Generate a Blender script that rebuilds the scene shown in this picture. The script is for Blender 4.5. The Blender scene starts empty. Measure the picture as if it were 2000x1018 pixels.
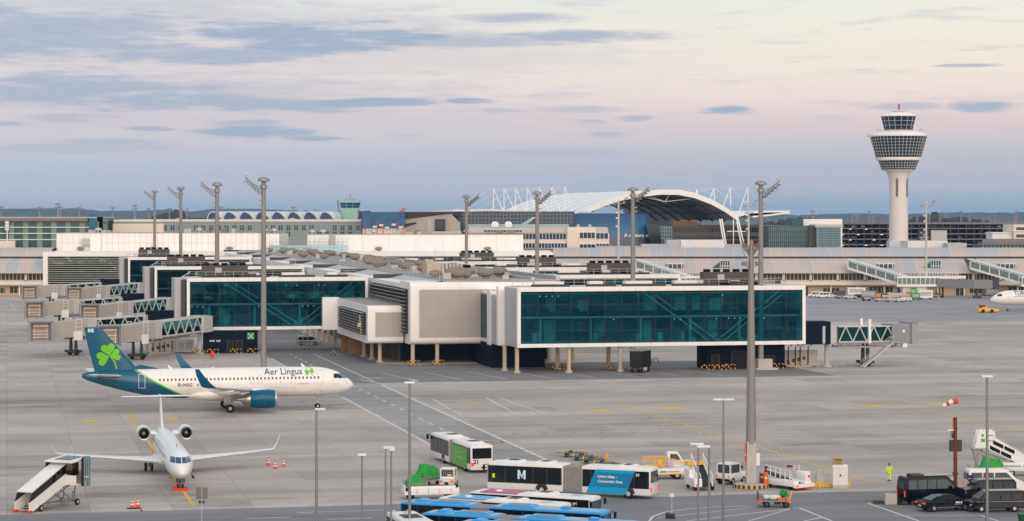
import bpy, bmesh, math, random
from mathutils import Vector, Matrix
random.seed(7)
R = math.radians; PI = math.pi
S = bpy.context.scene; COL = S.collection
H, F, VH, TH = 27.2, 4450.0, 420.0, R(12.5)
CT, ST = math.cos(TH), math.sin(TH)

# ---------- survey: pixel of the photo -> point on the ground (or at height z) ----------
def G(u, v, z=0.0):
    d = (H - z) * F / (v - VH)
    return Vector(((u - 1000) * d / F, d, z))
def X(u, d): return (u - 1000) * d / F
def Z(v, d): return H - (v - VH) * d / F
OX, OY = G(1010, 728)[:2]
def W(a, b, z=0.0):            # apron grid: a along the taxiway, b away from the viewer
    return Vector((OX + a*CT - b*ST, OY + a*ST + b*CT, z))
def AB(p):
    x, y = p[0]-OX, p[1]-OY
    return (CT*x + ST*y, -ST*x + CT*y)
def ABuv(u, v, z=0.0): return AB(G(u, v, z))

# ---------- mesh builder ----------
class MB:
    def __init__(s): s.v = []; s.f = []; s.mi = []; s.M = Matrix.Identity(4)
    def at(s, M): s.M = M; return s
    def add(s, vs, fs, m=0):
        o = len(s.v)
        s.v += [tuple(s.M @ Vector(p)) for p in vs]
        s.f += [tuple(i+o for i in f) for f in fs]; s.mi += [m]*len(fs)
        return s
    def box(s, x0, x1, y0, y1, z0, z1, m=0):
        vs = [(x0,y0,z0),(x1,y0,z0),(x1,y1,z0),(x0,y1,z0),(x0,y0,z1),(x1,y0,z1),(x1,y1,z1),(x0,y1,z1)]
        return s.add(vs, [(0,3,2,1),(4,5,6,7),(0,1,5,4),(1,2,6,5),(2,3,7,6),(3,0,4,7)], m)
    def cbox(s, x0, x1, y0, y1, z0, z1, c=.1, m=0):   # chamfered all round
        bm = bmesh.new(); bmesh.ops.create_cube(bm, size=1)
        for v in bm.verts:
            v.co = Vector((x0+(v.co.x+.5)*(x1-x0), y0+(v.co.y+.5)*(y1-y0), z0+(v.co.z+.5)*(z1-z0)))
        bmesh.ops.bevel(bm, geom=bm.edges[:], offset=c, segments=2, affect='EDGES', profile=.5)
        return s.bm(bm, m)
    def bm(s, bm, m=0):
        bm.verts.index_update()
        s.add([v.co for v in bm.verts], [tuple(v.index for v in f.verts) for f in bm.faces], m); bm.free(); return s
    def quad(s, pts, m=0): return s.add(pts, [tuple(range(len(pts)))], m)
    def bar(s, p, q, w=.1, h=None, m=0):              # rectangular beam
        p, q = Vector(p), Vector(q); d = q-p
        if d.length < 1e-6: return s
        d.normalize(); up = Vector((0,0,1)) if abs(d.z) < .95 else Vector((0,1,0))
        sx = d.cross(up).normalized()*w/2; sy = sx.cross(d).normalized()*(h or w)/2
        vs = [p-sx-sy, p+sx-sy, p+sx+sy, p-sx+sy, q-sx-sy, q+sx-sy, q+sx+sy, q-sx+sy]
        return s.add(vs, [(3,2,1,0),(4,5,6,7),(0,1,5,4),(1,2,6,5),(2,3,7,6),(3,0,4,7)], m)
    def loft(s, secs, m=0, caps=True, closed=True):
        n = len(secs[0]); vs = [p for c in secs for p in c]; fs = []
        for i in range(len(secs)-1):
            for j in range(n if closed else n-1):
                k = (j+1) % n
                fs.append((i*n+j, i*n+k, (i+1)*n+k, (i+1)*n+j))
        if caps and closed: fs += [tuple(reversed(range(n))), tuple(range((len(secs)-1)*n, len(secs)*n))]
        return s.add(vs, fs, m)
    def tube(s, pts, r, n=8, m=0):
        pts = [Vector(p) for p in pts]; rs = r if isinstance(r, (list,tuple)) else [r]*len(pts)
        secs = []
        for i, p in enumerate(pts):
            d = (pts[min(i+1,len(pts)-1)] - pts[max(i-1,0)]).normalized()
            up = Vector((0,0,1)) if abs(d.z) < .95 else Vector((0,1,0))
            a = d.cross(up).normalized(); b = a.cross(d)
            secs.append([p + (a*math.cos(t*2*PI/n) + b*math.sin(t*2*PI/n))*rs[i] for t in range(n)])
        return s.loft(secs, m)
    def lathe(s, prof, n=24, axis='z', m=0, o=(0,0,0), caps=True):
        o = Vector(o); secs = []
        for r, h in prof:
            sec = []
            for t in range(n):
                c, q = r*math.cos(t*2*PI/n), r*math.sin(t*2*PI/n)
                sec.append(o + Vector({'z': (c,q,h), 'x': (h,c,q), 'y': (q,h,c)}[axis]))
            secs.append(sec)
        return s.loft(secs, m, caps)
    def prism(s, poly, y0, y1, m=0, plane='xz'):
        f = {'xz': lambda p,y:(p[0],y,p[1]), 'xy': lambda p,y:(p[0],p[1],y), 'yz': lambda p,y:(y,p[0],p[1])}[plane]
        return s.loft([[f(p,y0) for p in poly],[f(p,y1) for p in poly]], m)
    def profile(s, poly, w, zb=None, zt=None, wt=None, m=0):   # side outline (x,z) swept across; narrower above zb
        def hw(z):
            if wt is None: return w/2
            t = min(1,max(0,(z-zb)/(zt-zb))); return (w+(wt-w)*t)/2
        return s.loft([[(x,-hw(z),z) for x,z in poly],[(x,hw(z),z) for x,z in poly]], m)
    def build(s, name, mats, parent=None, smooth=False, bevel=0, loc=None):
        me = bpy.data.meshes.new(name); me.from_pydata(s.v, [], s.f)
        if not isinstance(mats, (list,tuple)): mats = [mats]
        for q in mats: me.materials.append(q)
        me.polygons.foreach_set('material_index', s.mi)
        bm = bmesh.new(); bm.from_mesh(me); bmesh.ops.recalc_face_normals(bm, faces=bm.faces); bm.to_mesh(me); bm.free()
        if smooth:
            me.polygons.foreach_set('use_smooth', [True]*len(me.polygons))
            try: me.set_sharp_from_angle(angle=R(38))
            except Exception: pass
        me.update()
        o = bpy.data.objects.new(name, me); COL.objects.link(o); o.parent = parent
        if loc is not None: o.location = loc
        if bevel:
            b = o.modifiers.new('edge', 'BEVEL'); b.width = bevel; b.segments = 2; b.limit_method = 'ANGLE'; b.angle_limit = R(40)
        return o
def T3(x=0,y=0,z=0,rz=0,ry=0,rx=0): return Matrix.Translation((x,y,z)) @ Matrix.Rotation(rz,4,'Z') @ Matrix.Rotation(ry,4,'Y') @ Matrix.Rotation(rx,4,'X')
def tag(o, label, cat, group=None, kind=None):
    if label: o['label'] = label
    if cat: o['category'] = cat
    if group: o['group'] = group
    if kind: o['kind'] = kind
    return o
def thing(name, label, cat, loc=(0,0,0), rz=0, group=None, sc=1):
    o = bpy.data.objects.new(name, None); COL.objects.link(o)
    o.location = loc; o.rotation_euler = (0,0,rz); o.scale = (sc,)*3; o.empty_display_size = .3
    return tag(o, label, cat, group)
def structure(o): o['kind'] = 'structure'; return o
def copy_tree(o, parent=None):
    c = o.copy(); COL.objects.link(c); c.parent = parent
    for ch in o.children: copy_tree(ch, c)
    return c
def dup(o, loc, rz, label=None, sc=None):
    c = copy_tree(o); c.location = loc; c.rotation_euler = (0,0,rz)
    if label: c['label'] = label
    if sc: c.scale = (sc,)*3
    return c
def child_copy(o, parent, loc):
    c = o.copy(); COL.objects.link(c); c.parent = parent; c.location = loc
    for ch in o.children: copy_tree(ch, c)
    return c
FONT = {}
def text_mesh(s, size, bold=0.0, spacing=1.0, align='LEFT'):
    cu = bpy.data.curves.new('lettering', 'FONT'); cu.body = s; cu.size = size; cu.offset = bold
    cu.space_character = spacing; cu.align_x = align; cu.resolution_u = 3
    ob = bpy.data.objects.new('lettering', cu); COL.objects.link(ob)
    dg = bpy.context.evaluated_depsgraph_get(); dg.update()
    me = bpy.data.meshes.new_from_object(ob.evaluated_get(dg))
    bpy.data.objects.remove(ob); bpy.data.curves.remove(cu)
    return me
def text(s, size, M, mt, parent, bold=0.0, align='CENTER', spacing=1.0, name='lettering', drape=None):
    me = text_mesh(s, size, bold, spacing, align); me.name = name
    if drape:
        bm = bmesh.new(); bm.from_mesh(me)
        for k in range(-2, 9):
            bmesh.ops.bisect_plane(bm, geom=bm.verts[:]+bm.edges[:]+bm.faces[:], plane_co=(0,size*k/8,0), plane_no=(0,1,0))
        for v in bm.verts: v.co = Vector(drape(M @ v.co))
        bm.to_mesh(me); bm.free()
    else: me.transform(M)
    me.materials.clear(); me.materials.append(mt)
    o = bpy.data.objects.new(name, me); COL.objects.link(o); o.parent = parent; return o
UP = Matrix.Rotation(PI/2, 4, 'X')     # text standing up in xz, facing -y

# ---------- materials ----------
def lin(r,g,b):
    f = lambda c: (c/255)/12.92 if c <= 10 else ((c/255+.055)/1.055)**2.4
    return (f(r),f(g),f(b),1)
class NT:
    def __init__(s, nt): s.t = nt; s.n = nt.nodes; s.l = nt.links
    def new(s, ty, **kw):
        n = s.n.new(ty)
        for k, v in kw.items(): setattr(n, k, v)
        return n
    def put(s, sock, v):
        if isinstance(v, bpy.types.NodeSocket): s.l.new(v, sock)
        elif v is not None: sock.default_value = v
    def m(s, op, a, b=None, c=None, clamp=False):
        n = s.new('ShaderNodeMath', operation=op, use_clamp=clamp)
        for i, v in enumerate((a,b,c)): s.put(n.inputs[i], v)
        return n.outputs[0]
    def mix(s, f, a, b, blend='MIX'):
        n = s.new('ShaderNodeMix', data_type='RGBA', blend_type=blend)
        s.put(n.inputs[0], f); s.put(n.inputs[6], a); s.put(n.inputs[7], b); return n.outputs[2]
    def noise(s, vec, scale, detail=4, rough=.55):
        n = s.new('ShaderNodeTexNoise'); s.put(n.inputs['Vector'], vec)
        n.inputs['Scale'].default_value = scale; n.inputs['Detail'].default_value = detail; n.inputs['Roughness'].default_value = rough
        return n.outputs[0]
    def ss(s, x, a, b):
        n = s.new('ShaderNodeMapRange', interpolation_type='SMOOTHSTEP'); s.put(n.inputs[0], x)
        n.inputs[1].default_value = a; n.inputs[2].default_value = b; return n.outputs[0]
    def ramp(s, x, stops):
        n = s.new('ShaderNodeValToRGB'); s.put(n.inputs[0], x); cr = n.color_ramp
        while len(cr.elements) < len(stops): cr.elements.new(.5)
        for e, (p, c) in zip(cr.elements, stops): e.position = p; e.color = c
        return n.outputs[0]
    def xyz(s, v):
        n = s.new('ShaderNodeSeparateXYZ'); s.put(n.inputs[0], v); return n.outputs
    def vec(s, x, y, z):
        n = s.new('ShaderNodeCombineXYZ')
        for i, q in enumerate((x,y,z)): s.put(n.inputs[i], q)
        return n.outputs[0]
MATS = {}
def mat(name, col, rough=.6, metal=0, var=.12, scale=.6, spec=.3, streak=False):
    if name in MATS: return MATS[name]
    m = bpy.data.materials.new(name); m.use_nodes = True; t = NT(m.node_tree); b = t.n['Principled BSDF']
    if len(col) == 3: col = (*col, 1)
    co = t.new('ShaderNodeTexCoord').outputs['Object']
    if streak:                                     # weathering that runs down the surface
        mp = t.new('ShaderNodeMapping'); mp.inputs['Scale'].default_value = (1,1,.12); t.l.new(co, mp.inputs[0]); co = mp.outputs[0]
    n = t.noise(co, scale, 5)
    n2 = t.noise(co, scale*7, 3)
    f = t.m('ADD', t.m('MULTIPLY', n, .7), t.m('MULTIPLY', n2, .3))
    k = t.m('ADD', t.m('MULTIPLY', t.m('SUBTRACT', f, .5), var*4), 1.0)
    vm = t.new('ShaderNodeVectorMath', operation='SCALE'); vm.inputs[0].default_value = col[:3]; t.l.new(k, vm.inputs['Scale'])
    t.l.new(vm.outputs[0], b.inputs['Base Color'])
    t.l.new(t.m('ADD', t.m('MULTIPLY', t.m('SUBTRACT', n2, .5), .25), rough, clamp=True), b.inputs['Roughness'])
    b.inputs['Metallic'].default_value = metal; b.inputs['Specular IOR Level'].default_value = spec
    MATS[name] = m; return m
def emat(name, col, k):
    if name in MATS: return MATS[name]
    m = bpy.data.materials.new(name); m.use_nodes = True; b = m.node_tree.nodes['Principled BSDF']
    b.inputs['Base Color'].default_value = (*col,1); b.inputs['Emission Color'].default_value = (*col,1); b.inputs['Emission Strength'].default_value = k
    MATS[name] = m; return m
def glassmat(name, tint, gloss, fac, rough=.03, wave=.0, wscale=.25, pane=None):
    m = bpy.data.materials.new(name); m.use_nodes = True; t = NT(m.node_tree); t.n.clear()
    out = t.new('ShaderNodeOutputMaterial'); tr = t.new('ShaderNodeBsdfTransparent'); gl = t.new('ShaderNodeBsdfGlossy')
    tr.inputs[0].default_value = (*tint,1); gl.inputs[0].default_value = (*gloss,1); gl.inputs['Roughness'].default_value = rough
    fr = t.new('ShaderNodeFresnel'); fr.inputs[0].default_value = 1.5
    mx = t.new('ShaderNodeMixShader'); fv = t.m('ADD', t.m('MULTIPLY', fr.outputs[0], .8), fac, clamp=True)
    if pane:
        px, py, pz = t.xyz(t.new('ShaderNodeTexCoord').outputs['Object']); wn = t.new('ShaderNodeTexWhiteNoise')
        t.l.new(t.vec(t.m('FLOOR', t.m('DIVIDE', px, pane[0])), 0.0, t.m('FLOOR', t.m('DIVIDE', t.m('SUBTRACT', pz, pane[2]), pane[1]))), wn.inputs[0])
        fv = t.m('MULTIPLY', fv, t.m('ADD', t.m('MULTIPLY', wn.outputs['Value'], .7), .65))
        tc = t.mix(wn.outputs['Value'], (tint[0]*.75,tint[1]*.86,tint[2]*.92,1), (min(1,tint[0]*1.35),tint[1]*1.08,tint[2]*1.06,1)); t.l.new(tc, tr.inputs[0])
    t.l.new(fv, mx.inputs[0])
    t.l.new(tr.outputs[0], mx.inputs[1]); t.l.new(gl.outputs[0], mx.inputs[2]); t.l.new(mx.outputs[0], out.inputs[0])
    if wave:
        co = t.new('ShaderNodeTexCoord').outputs['Object']
        bp = t.new('ShaderNodeBump'); bp.inputs['Strength'].default_value = wave; bp.inputs['Distance'].default_value = .3
        t.l.new(t.noise(co, wscale, 2), bp.inputs['Height']); t.l.new(bp.outputs[0], gl.inputs['Normal'])
    MATS[name] = m; return m

clad   = mat('white_cladding', (.82,.79,.765), .45, var=.085, scale=.22, streak=True)
cladg  = mat('grey_and_shaded_cladding', lin(176,176,180), .4, var=.05, scale=.2, streak=True)  # bluish grey; also carries the painted shade of left-facing pier walls
paint  = mat('white_paint', (.78,.77,.75), .35, var=.05, scale=.5)
plane_w= mat('aircraft_white', (.80,.78,.75), .28, var=.025, scale=.35)
silver = mat('bare_metal', (.55,.54,.53), .3, 1, .08)
steel  = mat('galvanised_steel', (.33,.33,.33), .5, .6, .15, .8, streak=True)
mastm  = mat('mast_steel', (.27,.255,.24), .55, .25, .14, .5, streak=True)
greym  = mat('grey_paint', (.30,.30,.31), .5, var=.1)
lgrey  = mat('light_grey_paint', (.46,.455,.45), .5, var=.1)
dgrey  = mat('dark_grey', (.05,.05,.055), .55, var=.2)
black  = mat('black_rubber', (.012,.012,.013), .8, var=.3, scale=3)
blackp = mat('black_paint', (.008,.010,.015), .12, var=.1)
dblue  = mat('dark_blue_panel', (.004,.009,.022), .8, var=.12, scale=.4, spec=.12)
navy   = mat('navy_paint', (.01,.03,.14), .4)
beige  = mat('beige_panel', (.52,.43,.34), .6, var=.1)
tan    = mat('concrete_column', (.52,.42,.32), .75, var=.12, scale=.7, streak=True)
conc   = mat('light_concrete', (.46,.43,.40), .85, var=.14, scale=.8)
perf   = mat('perforated_metal', (.40,.37,.345), .55, var=.035, scale=.5)
roofm  = mat('roof_membrane', (.30,.285,.27), .8, var=.16, scale=.15)
roofl  = mat('roof_sheet_metal', (.47,.46,.45), .4, .3, .09, .12)
roofb  = mat('roof_vent_brown', (.25,.21,.172), .7, var=.12)
acm    = mat('cooling_unit_brown', (.085,.072,.068), .6, var=.15)
louv   = mat('louvre_dark', (.018,.018,.02), .5)
louvl  = mat('louvre_edge', (.55,.53,.5), .4)
teal   = mat('teal_paint', lin(0,84,112), .25, var=.04, scale=.5)
green  = mat('leaf_green_paint', lin(105,185,25), .35, var=.05)
txtg   = mat('teal_lettering', lin(0,86,92), .4)
yel    = mat('yellow_paint', lin(236,178,28), .5, var=.12)
orange = mat('orange_paint', lin(225,105,30), .5, var=.1)
red    = mat('red_paint', lin(200,40,35), .5, var=.12)
redc   = mat('cone_red', lin(226,62,40), .5, var=.1)
whitel = mat('white_lettering', (.85,.85,.85), .5, var=.02)
blackl = mat('black_lettering', (.02,.02,.02), .5)
vglass = mat('vehicle_glass', (.008,.012,.015), .06, var=.1, spec=.4)
wglass = mat('window_glass', (.015,.028,.04), .12, var=.35, scale=.25, spec=.3)
bglass = mat('blue_glass', lin(22,66,112), .15, var=.25, scale=.12, spec=.25)
gglass = mat('green_glass', lin(38,84,88), .15, var=.35, scale=.1, spec=.3)
grn    = mat('tarpaulin_green', lin(28,152,60), .35, var=.3, scale=2.2)
busg   = mat('bus_green', lin(92,168,58), .35, var=.05)
busb   = mat('bus_blue', lin(44,146,210), .3, var=.06)
cyan   = mat('bus_cyan', lin(20,160,208), .35, var=.05)
mag    = mat('bus_magenta', lin(176,62,125), .4, var=.05)
busw   = mat('bus_white', (.76,.75,.73), .3, var=.05, scale=.5)
bell   = mat('bellows_grey', (.30,.28,.26), .9, var=.15, scale=2)
bellt  = mat('bellows_tan', (.36,.29,.24), .9, var=.15, scale=2)
tlight = emat('tail_light', (.75,.03,.02), .6)
rlight = emat('obstruction_light', (1,.10,.07), 1.6)
wlight = emat('white_lamp', (1,.93,.82), 2.2)
ylight = emat('guide_light', (1,.72,.35), 5)
hiv    = mat('high_vis_yellow', lin(205,240,20), .7, var=.12, scale=4)
skin   = mat('skin', (.42,.26,.19), .6)
hair   = mat('dark_hair', (.02,.015,.01), .8)
brown  = mat('rusty_brown_paint', lin(112,58,30), .6, var=.12)
solar  = mat('solar_panel', lin(34,58,92), .15, var=.1)
plexi  = glassmat('tinted_plexiglass', (.62,.50,.42), (.6,.6,.6), .06)
tglass = glassmat('teal_curtain_glass', (.14,.56,.63), (.05,.36,.46), .14, wave=.07, wscale=.35, pane=(2.95,2.24,5.05))
bridgeglass = glassmat('bridge_glass', (.08,.26,.28), (.12,.45,.5), .13)
cabg   = glassmat('cab_glass', (.35,.5,.5), (.7,.8,.8), .12)
inner  = mat('interior_wall', (.58,.60,.52), .8, var=.4, scale=.3)
innerl = mat('interior_slab', (.52,.56,.5), .8, var=.1)
brace  = mat('brace_paint', (.82,.82,.78), .6, var=.03)
mull   = mat('mullion_dark', (.012,.03,.035), .4)
# ---------- camera, sun, sky ----------
cam = bpy.data.cameras.new('camera'); camo = bpy.data.objects.new('camera', cam); COL.objects.link(camo)
camo.location = (0,0,H); camo.rotation_euler = (PI/2,0,0); S.camera = camo
cam.sensor_width = 36; cam.lens = 36*F/2000; cam.clip_start = 1; cam.clip_end = 60000
cam.shift_y = -(509-VH)/2000
SUN_EL, SUN_AZ = R(20), R(14)
sun = bpy.data.lights.new('sun', 'SUN'); suno = bpy.data.objects.new('sun', sun); COL.objects.link(suno)
sun.energy = 1.9; sun.angle = R(64); sun.color = (1,.84,.72)
suno.rotation_euler = (PI/2-SUN_EL, 0, SUN_AZ); suno.location = (0,-50,120)
S.view_settings.view_transform = 'Standard'; S.view_settings.look = 'None'; S.view_settings.exposure = .18; S.view_settings.gamma = 1
w = bpy.data.worlds.new('World'); S.world = w; w.use_nodes = True
t = NT(w.node_tree); bgn = t.n['Background']
sky = t.new('ShaderNodeTexSky', sky_type='NISHITA'); sky.sun_disc = False
sky.sun_elevation = R(4); sky.sun_rotation = PI + SUN_AZ
dv = t.new('ShaderNodeTexCoord').outputs['Generated']
dx, dy, dz = t.xyz(dv)
el = t.m('MULTIPLY', t.m('ARCSINE', dz), 57.2958)
az = t.m('MULTIPLY', t.m('ARCTAN2', dx, dy), 57.2958)
P = lambda e: (e/90)**.5
elr = t.m('POWER', t.m('DIVIDE', t.m('MAXIMUM', el, 0.0), 90.0), .5)
basec = t.ramp(elr, [(0, lin(146,168,186)), (P(.35), lin(149,169,188)), (P(1.0), lin(155,171,190)), (P(1.6), lin(176,179,193)), (P(2.3), lin(201,187,194)),
        (P(3.0), lin(216,200,202)), (P(3.8), lin(219,207,202)), (P(4.7), lin(217,211,205)), (P(5.5), lin(208,212,211)), (P(14), lin(196,204,212)), (P(40), lin(192,200,212)), (1, lin(192,200,214))])
# the evening glow is warmer and brighter to the right, cooler to the left
hz = t.ss(az, -14, 13)
basec = t.mix(t.m('MULTIPLY', t.m('SUBTRACT', 1.0, hz), .42), basec, lin(180,192,208))
basec = t.mix(t.m('MULTIPLY', t.m('MULTIPLY', hz, .45), t.ss(el, 2.0, 5.0)), basec, lin(228,224,213))
nv = t.vec(t.m('MULTIPLY', az, .32), t.m('MULTIPLY', el, 2.6), 0.0)
n1 = t.noise(nv, 1.0, 6, .6); n2 = t.noise(t.vec(t.m('MULTIPLY', az, .9), t.m('MULTIPLY', el, 8.0), 3.0), 1.0, 5, .6)
wob = t.m('ADD', t.m('MULTIPLY', t.m('SUBTRACT', n1, .5), 3.2), t.m('MULTIPLY', t.m('SUBTRACT', n2, .5), 2.4))
CL = [(90,25,420,60,.5),(700,110,500,30,.3),(500,225,560,26,.35),(60,70,330,48,.85),(520,60,420,30,.45),(260,185,520,34,.6),(120,80,300,30,.9),(420,112,260,16,.9),(610,72,260,26,1),(640,95,150,13,1),(900,82,210,11,.8),(1150,72,170,9,.9),(1010,36,120,8,.8),(60,40,250,22,.5),
      (130,175,290,20,.9),(330,200,330,16,.9),(520,208,190,14,.9),(740,201,140,8,1),(912,198,55,5,1),(970,217,60,4,.7),(1120,214,80,6,.7),(20,246,45,4,.8),(300,254,55,4,.9),
      (150,232,100,8,.7),(490,258,110,11,1),(470,240,80,6,.8),(610,271,70,3.5,.9),(230,280,110,7,.7),(150,293,240,8,.6),(1150,238,40,4,.7),(1235,232,35,5,.8),(1422,217,50,6.5,1),
      (1755,211,70,7,.7),(1905,211,62,9,1),(1885,134,65,2.5,.8),(1110,300,200,8,.6),(1180,263,45,5,.7),(790,266,40,4,.6),(1500,332,620,14,.55),(1750,350,500,18,.5),(470,165,80,3,.5),(650,360,700,20,.25)]
mask = None
for (u,v,ru,rv,k) in CL:
    a0, e0 = (u-1000)/77.7, (420-v)/77.7
    rv *= 1.3; ru *= 1.05
    qx = t.m('MULTIPLY', t.m('SUBTRACT', az, a0), 77.7/ru); qy = t.m('MULTIPLY', t.m('SUBTRACT', el, e0), 77.7/rv)
    d = t.m('ADD', t.m('ADD', t.m('MULTIPLY', qx, qx), t.m('MULTIPLY', qy, qy)), wob)
    q = t.m('MULTIPLY', t.ss(d, 1.75, .05), k)
    mask = q if mask is None else t.m('MAXIMUM', mask, q)
# thin streaks everywhere else in the same layer, so the sky is not empty beyond the picture
st = t.m('MULTIPLY', t.m('MULTIPLY', t.ss(n1, .53, .72), .5), t.ss(el, 22, 6))
mask = t.m('MAXIMUM', mask, st)
cloudc = t.mix(t.ss(el, .8, 4.6), lin(140,163,187), lin(140,157,184))
col = t.mix(t.m('MULTIPLY', mask, .97), basec, cloudc)
pinke = t.m('MULTIPLY', t.m('MULTIPLY', t.m('SUBTRACT', 1.0, mask), t.ss(mask, .0, .5)), .35)
col = t.mix(pinke, col, lin(226,196,204))
# afterglow behind the viewer
back = t.m('MULTIPLY', t.ss(dy, .15, -.9), t.ss(el, 38, 2))
col = t.mix(t.m('MULTIPLY', back, .75), col, (.82,.70,.60,1))
nm = t.new('ShaderNodeMix', data_type='RGBA', blend_type='ADD')
nm.inputs[0].default_value = .02
t.l.new(col, nm.inputs[6]); t.l.new(sky.outputs[0], nm.inputs[7])
t.l.new(nm.outputs[2], bgn.inputs[0]); bgn.inputs[1].default_value = 1.0
S.cycles.max_bounces = 6; S.cycles.transparent_max_bounces = 14; S.cycles.diffuse_bounces = 3; S.cycles.glossy_bounces = 3
S.cycles.volume_bounces = 0; S.cycles.use_denoising = True; S.cycles.caustics_reflective = False; S.cycles.caustics_refractive = False

# ---------- ground ----------
def apron_material(name, base, seams=True, k=1.0):
    m = bpy.data.materials.new(name); m.use_nodes = True; t = NT(m.node_tree); b = t.n['Principled BSDF']
    g = t.new('ShaderNodeNewGeometry').outputs['Position']
    x, y, z = t.xyz(g)
    a = t.m('ADD', t.m('MULTIPLY', x, CT), t.m('MULTIPLY', y, ST)); bb = t.m('ADD', t.m('MULTIPLY', x, -ST), t.m('MULTIPLY', y, CT))
    big = t.noise(t.vec(t.m('MULTIPLY', a, .35), bb, 0.0), .016, 4)
    streak = t.noise(t.vec(t.m('MULTIPLY', a, .05), bb, 7.0), .22, 5, .6)
    stain = t.noise(t.vec(a, bb, 2.0), .09, 6, .65)
    fine = t.noise(t.vec(a, bb, 4.0), 2.2, 3)
    f = t.m('ADD', t.m('ADD', t.m('MULTIPLY', t.m('SUBTRACT', big, .5), 1.05), t.m('MULTIPLY', t.m('SUBTRACT', streak, .5), .75)),
            t.m('ADD', t.m('MULTIPLY', t.m('SUBTRACT', stain, .5), .55), t.m('MULTIPLY', t.m('SUBTRACT', fine, .5), .16)))
    fac = t.m('ADD', t.m('MULTIPLY', f, k), 1.0)
    if seams:
        sa = t.m('DIVIDE', a, 7.5); sb = t.m('DIVIDE', bb, 7.5)
        wn = t.new('ShaderNodeTexWhiteNoise'); t.l.new(t.vec(t.m('FLOOR', sa), t.m('FLOOR', sb), 0.0), wn.inputs[0])
        fac = t.m('MULTIPLY', fac, t.m('ADD', t.m('SUBTRACT', t.m('MULTIPLY', wn.outputs['Value'], .12), t.m('MULTIPLY', t.m('GREATER_THAN', wn.outputs['Value'], .93), .20)), .95))
        # lanes of slabs cast at different times
        wl = t.new('ShaderNodeTexWhiteNoise'); t.l.new(t.vec(0.0, t.m('FLOOR', t.m('DIVIDE', bb, 15.0)), 0.0), wl.inputs[0])
        fac = t.m('MULTIPLY', fac, t.m('ADD', t.m('MULTIPLY', wl.outputs['Value'], .12), .94))
        ea = t.m('ABSOLUTE', t.m('SUBTRACT', t.m('FRACT', sa), .5)); eb = t.m('ABSOLUTE', t.m('SUBTRACT', t.m('FRACT', sb), .5))
        seam = t.m('MAXIMUM', t.ss(ea, .490, .497), t.ss(eb, .490, .497))
        fac = t.m('MULTIPLY', fac, t.m('SUBTRACT', 1.0, t.m('MULTIPLY', seam, .22)))
    tyre = t.ss(t.noise(t.vec(t.m('MULTIPLY', a, .012), t.m('MULTIPLY', bb, 1.0), 21.0), .9, 3, .6), .60, .72)
    fac = t.m('MULTIPLY', fac, t.m('SUBTRACT', 1.0, t.m('MULTIPLY', tyre, .13)))
    # rubber and oil: dark blotches of their own shape
    oil = t.ss(t.noise(t.vec(t.m('MULTIPLY', a, .25), bb, 11.0), .14, 5, .7), .55, .74)
    fac = t.m('MULTIPLY', fac, t.m('SUBTRACT', 1.0, t.m('MULTIPLY', oil, .42)))
    vm = t.new('ShaderNodeVectorMath', operation='SCALE'); vm.inputs[0].default_value = base[:3]; t.l.new(fac, vm.inputs['Scale'])
    t.l.new(vm.outputs[0], b.inputs['Base Color']); b.inputs['Roughness'].default_value = .8; b.inputs['Specular IOR Level'].default_value = .3
    return m
concm = apron_material('apron_concrete', (.40,.358,.327))
asph = apron_material('asphalt', (.20,.20,.212), False, .8)
asph2 = apron_material('worn_asphalt', (.185,.178,.178), False, .9); asph3 = apron_material('pale_asphalt', (.315,.303,.296), False, 1.0)
grassm = mat('winter_grass', (.10,.095,.05), .95, var=.3, scale=.01)

def sheet(name, pts, z, m):
    mb = MB(); mb.quad([(p[0],p[1],z) for p in pts]); return structure(mb.build(name, m))
sheet('ground', [(-9000,-300),(9000,-300),(9000,16000),(-9000,16000)], 0, concm)
sheet('grassland', [(-8900,1320),(8900,1320),(8900,15900),(-8900,15900)], .012, grassm)
abq = lambda *q: [W(a,b) for a,b in q]
sheet('service_road', abq((-37,-19),(51,-19),(51,24),(-14.7,24),(-19,30),(-19,360),(-37,360)), .004, asph2)
sheet('stand_strip', abq((51.02,-19),(260,-19),(260,-9),(51.02,-9)), .004, asph3)
sheet('bus_lane', abq((-37,-171.8),(-27.4,-171.8),(-27.4,-19.1),(-37,-19.1)), .004, asph3)
sheet('access_road', abq((-140,-172),(160,-172),(160,-290),(-140,-290)), .004, asph)
sheet('taxi_lane', abq((60,175),(460,105),(460,330),(60,330)), .004, apron_material('taxi_asphalt', (.29,.29,.305), False, .8))

class Marks:
    def __init__(s): s.mb = MB(); s.z = .010
    def line(s, p, q, w=.25, dash=None):
        p, q = Vector(p), Vector(q); p.z = q.z = 0; L = (q-p).length; d = (q-p)/L; n = Vector((-d.y,d.x,0))*w/2
        segs = [(0,L)] if not dash else [(i, min(L,i+dash[0])) for i in [k*(dash[0]+dash[1]) for k in range(int(L/(dash[0]+dash[1]))+1)]]
        for u, v in segs:
            a, b = p+d*u, p+d*v
            s.mb.quad([(*(c)[:2], s.z) for c in (a-n, b-n, b+n, a+n)])
        return s
    def uv(s, u0,v0,u1,v1,w=.25,dash=None): return s.line(G(u0,v0), G(u1,v1), w, dash)
    def ab(s, a0,b0,a1,b1,w=.25,dash=None): return s.line(W(a0,b0), W(a1,b1), w, dash)
    def poly(s, pts, w=.2):
        for p, q in zip(pts, pts[1:]): s.line(p, q, w)
        return s
wm = mat('road_marking_white', (.62,.62,.61), .8, var=.25, scale=.8); ym = mat('road_marking_yellow', (.64,.43,.05), .8, var=.25, scale=.8)
rm = mat('road_marking_red', (.42,.06,.05), .8, var=.3, scale=.8); ymf = mat('faded_yellow_marking', (.40,.33,.20), .8, var=.25, scale=.8)
wk = Marks()
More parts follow.
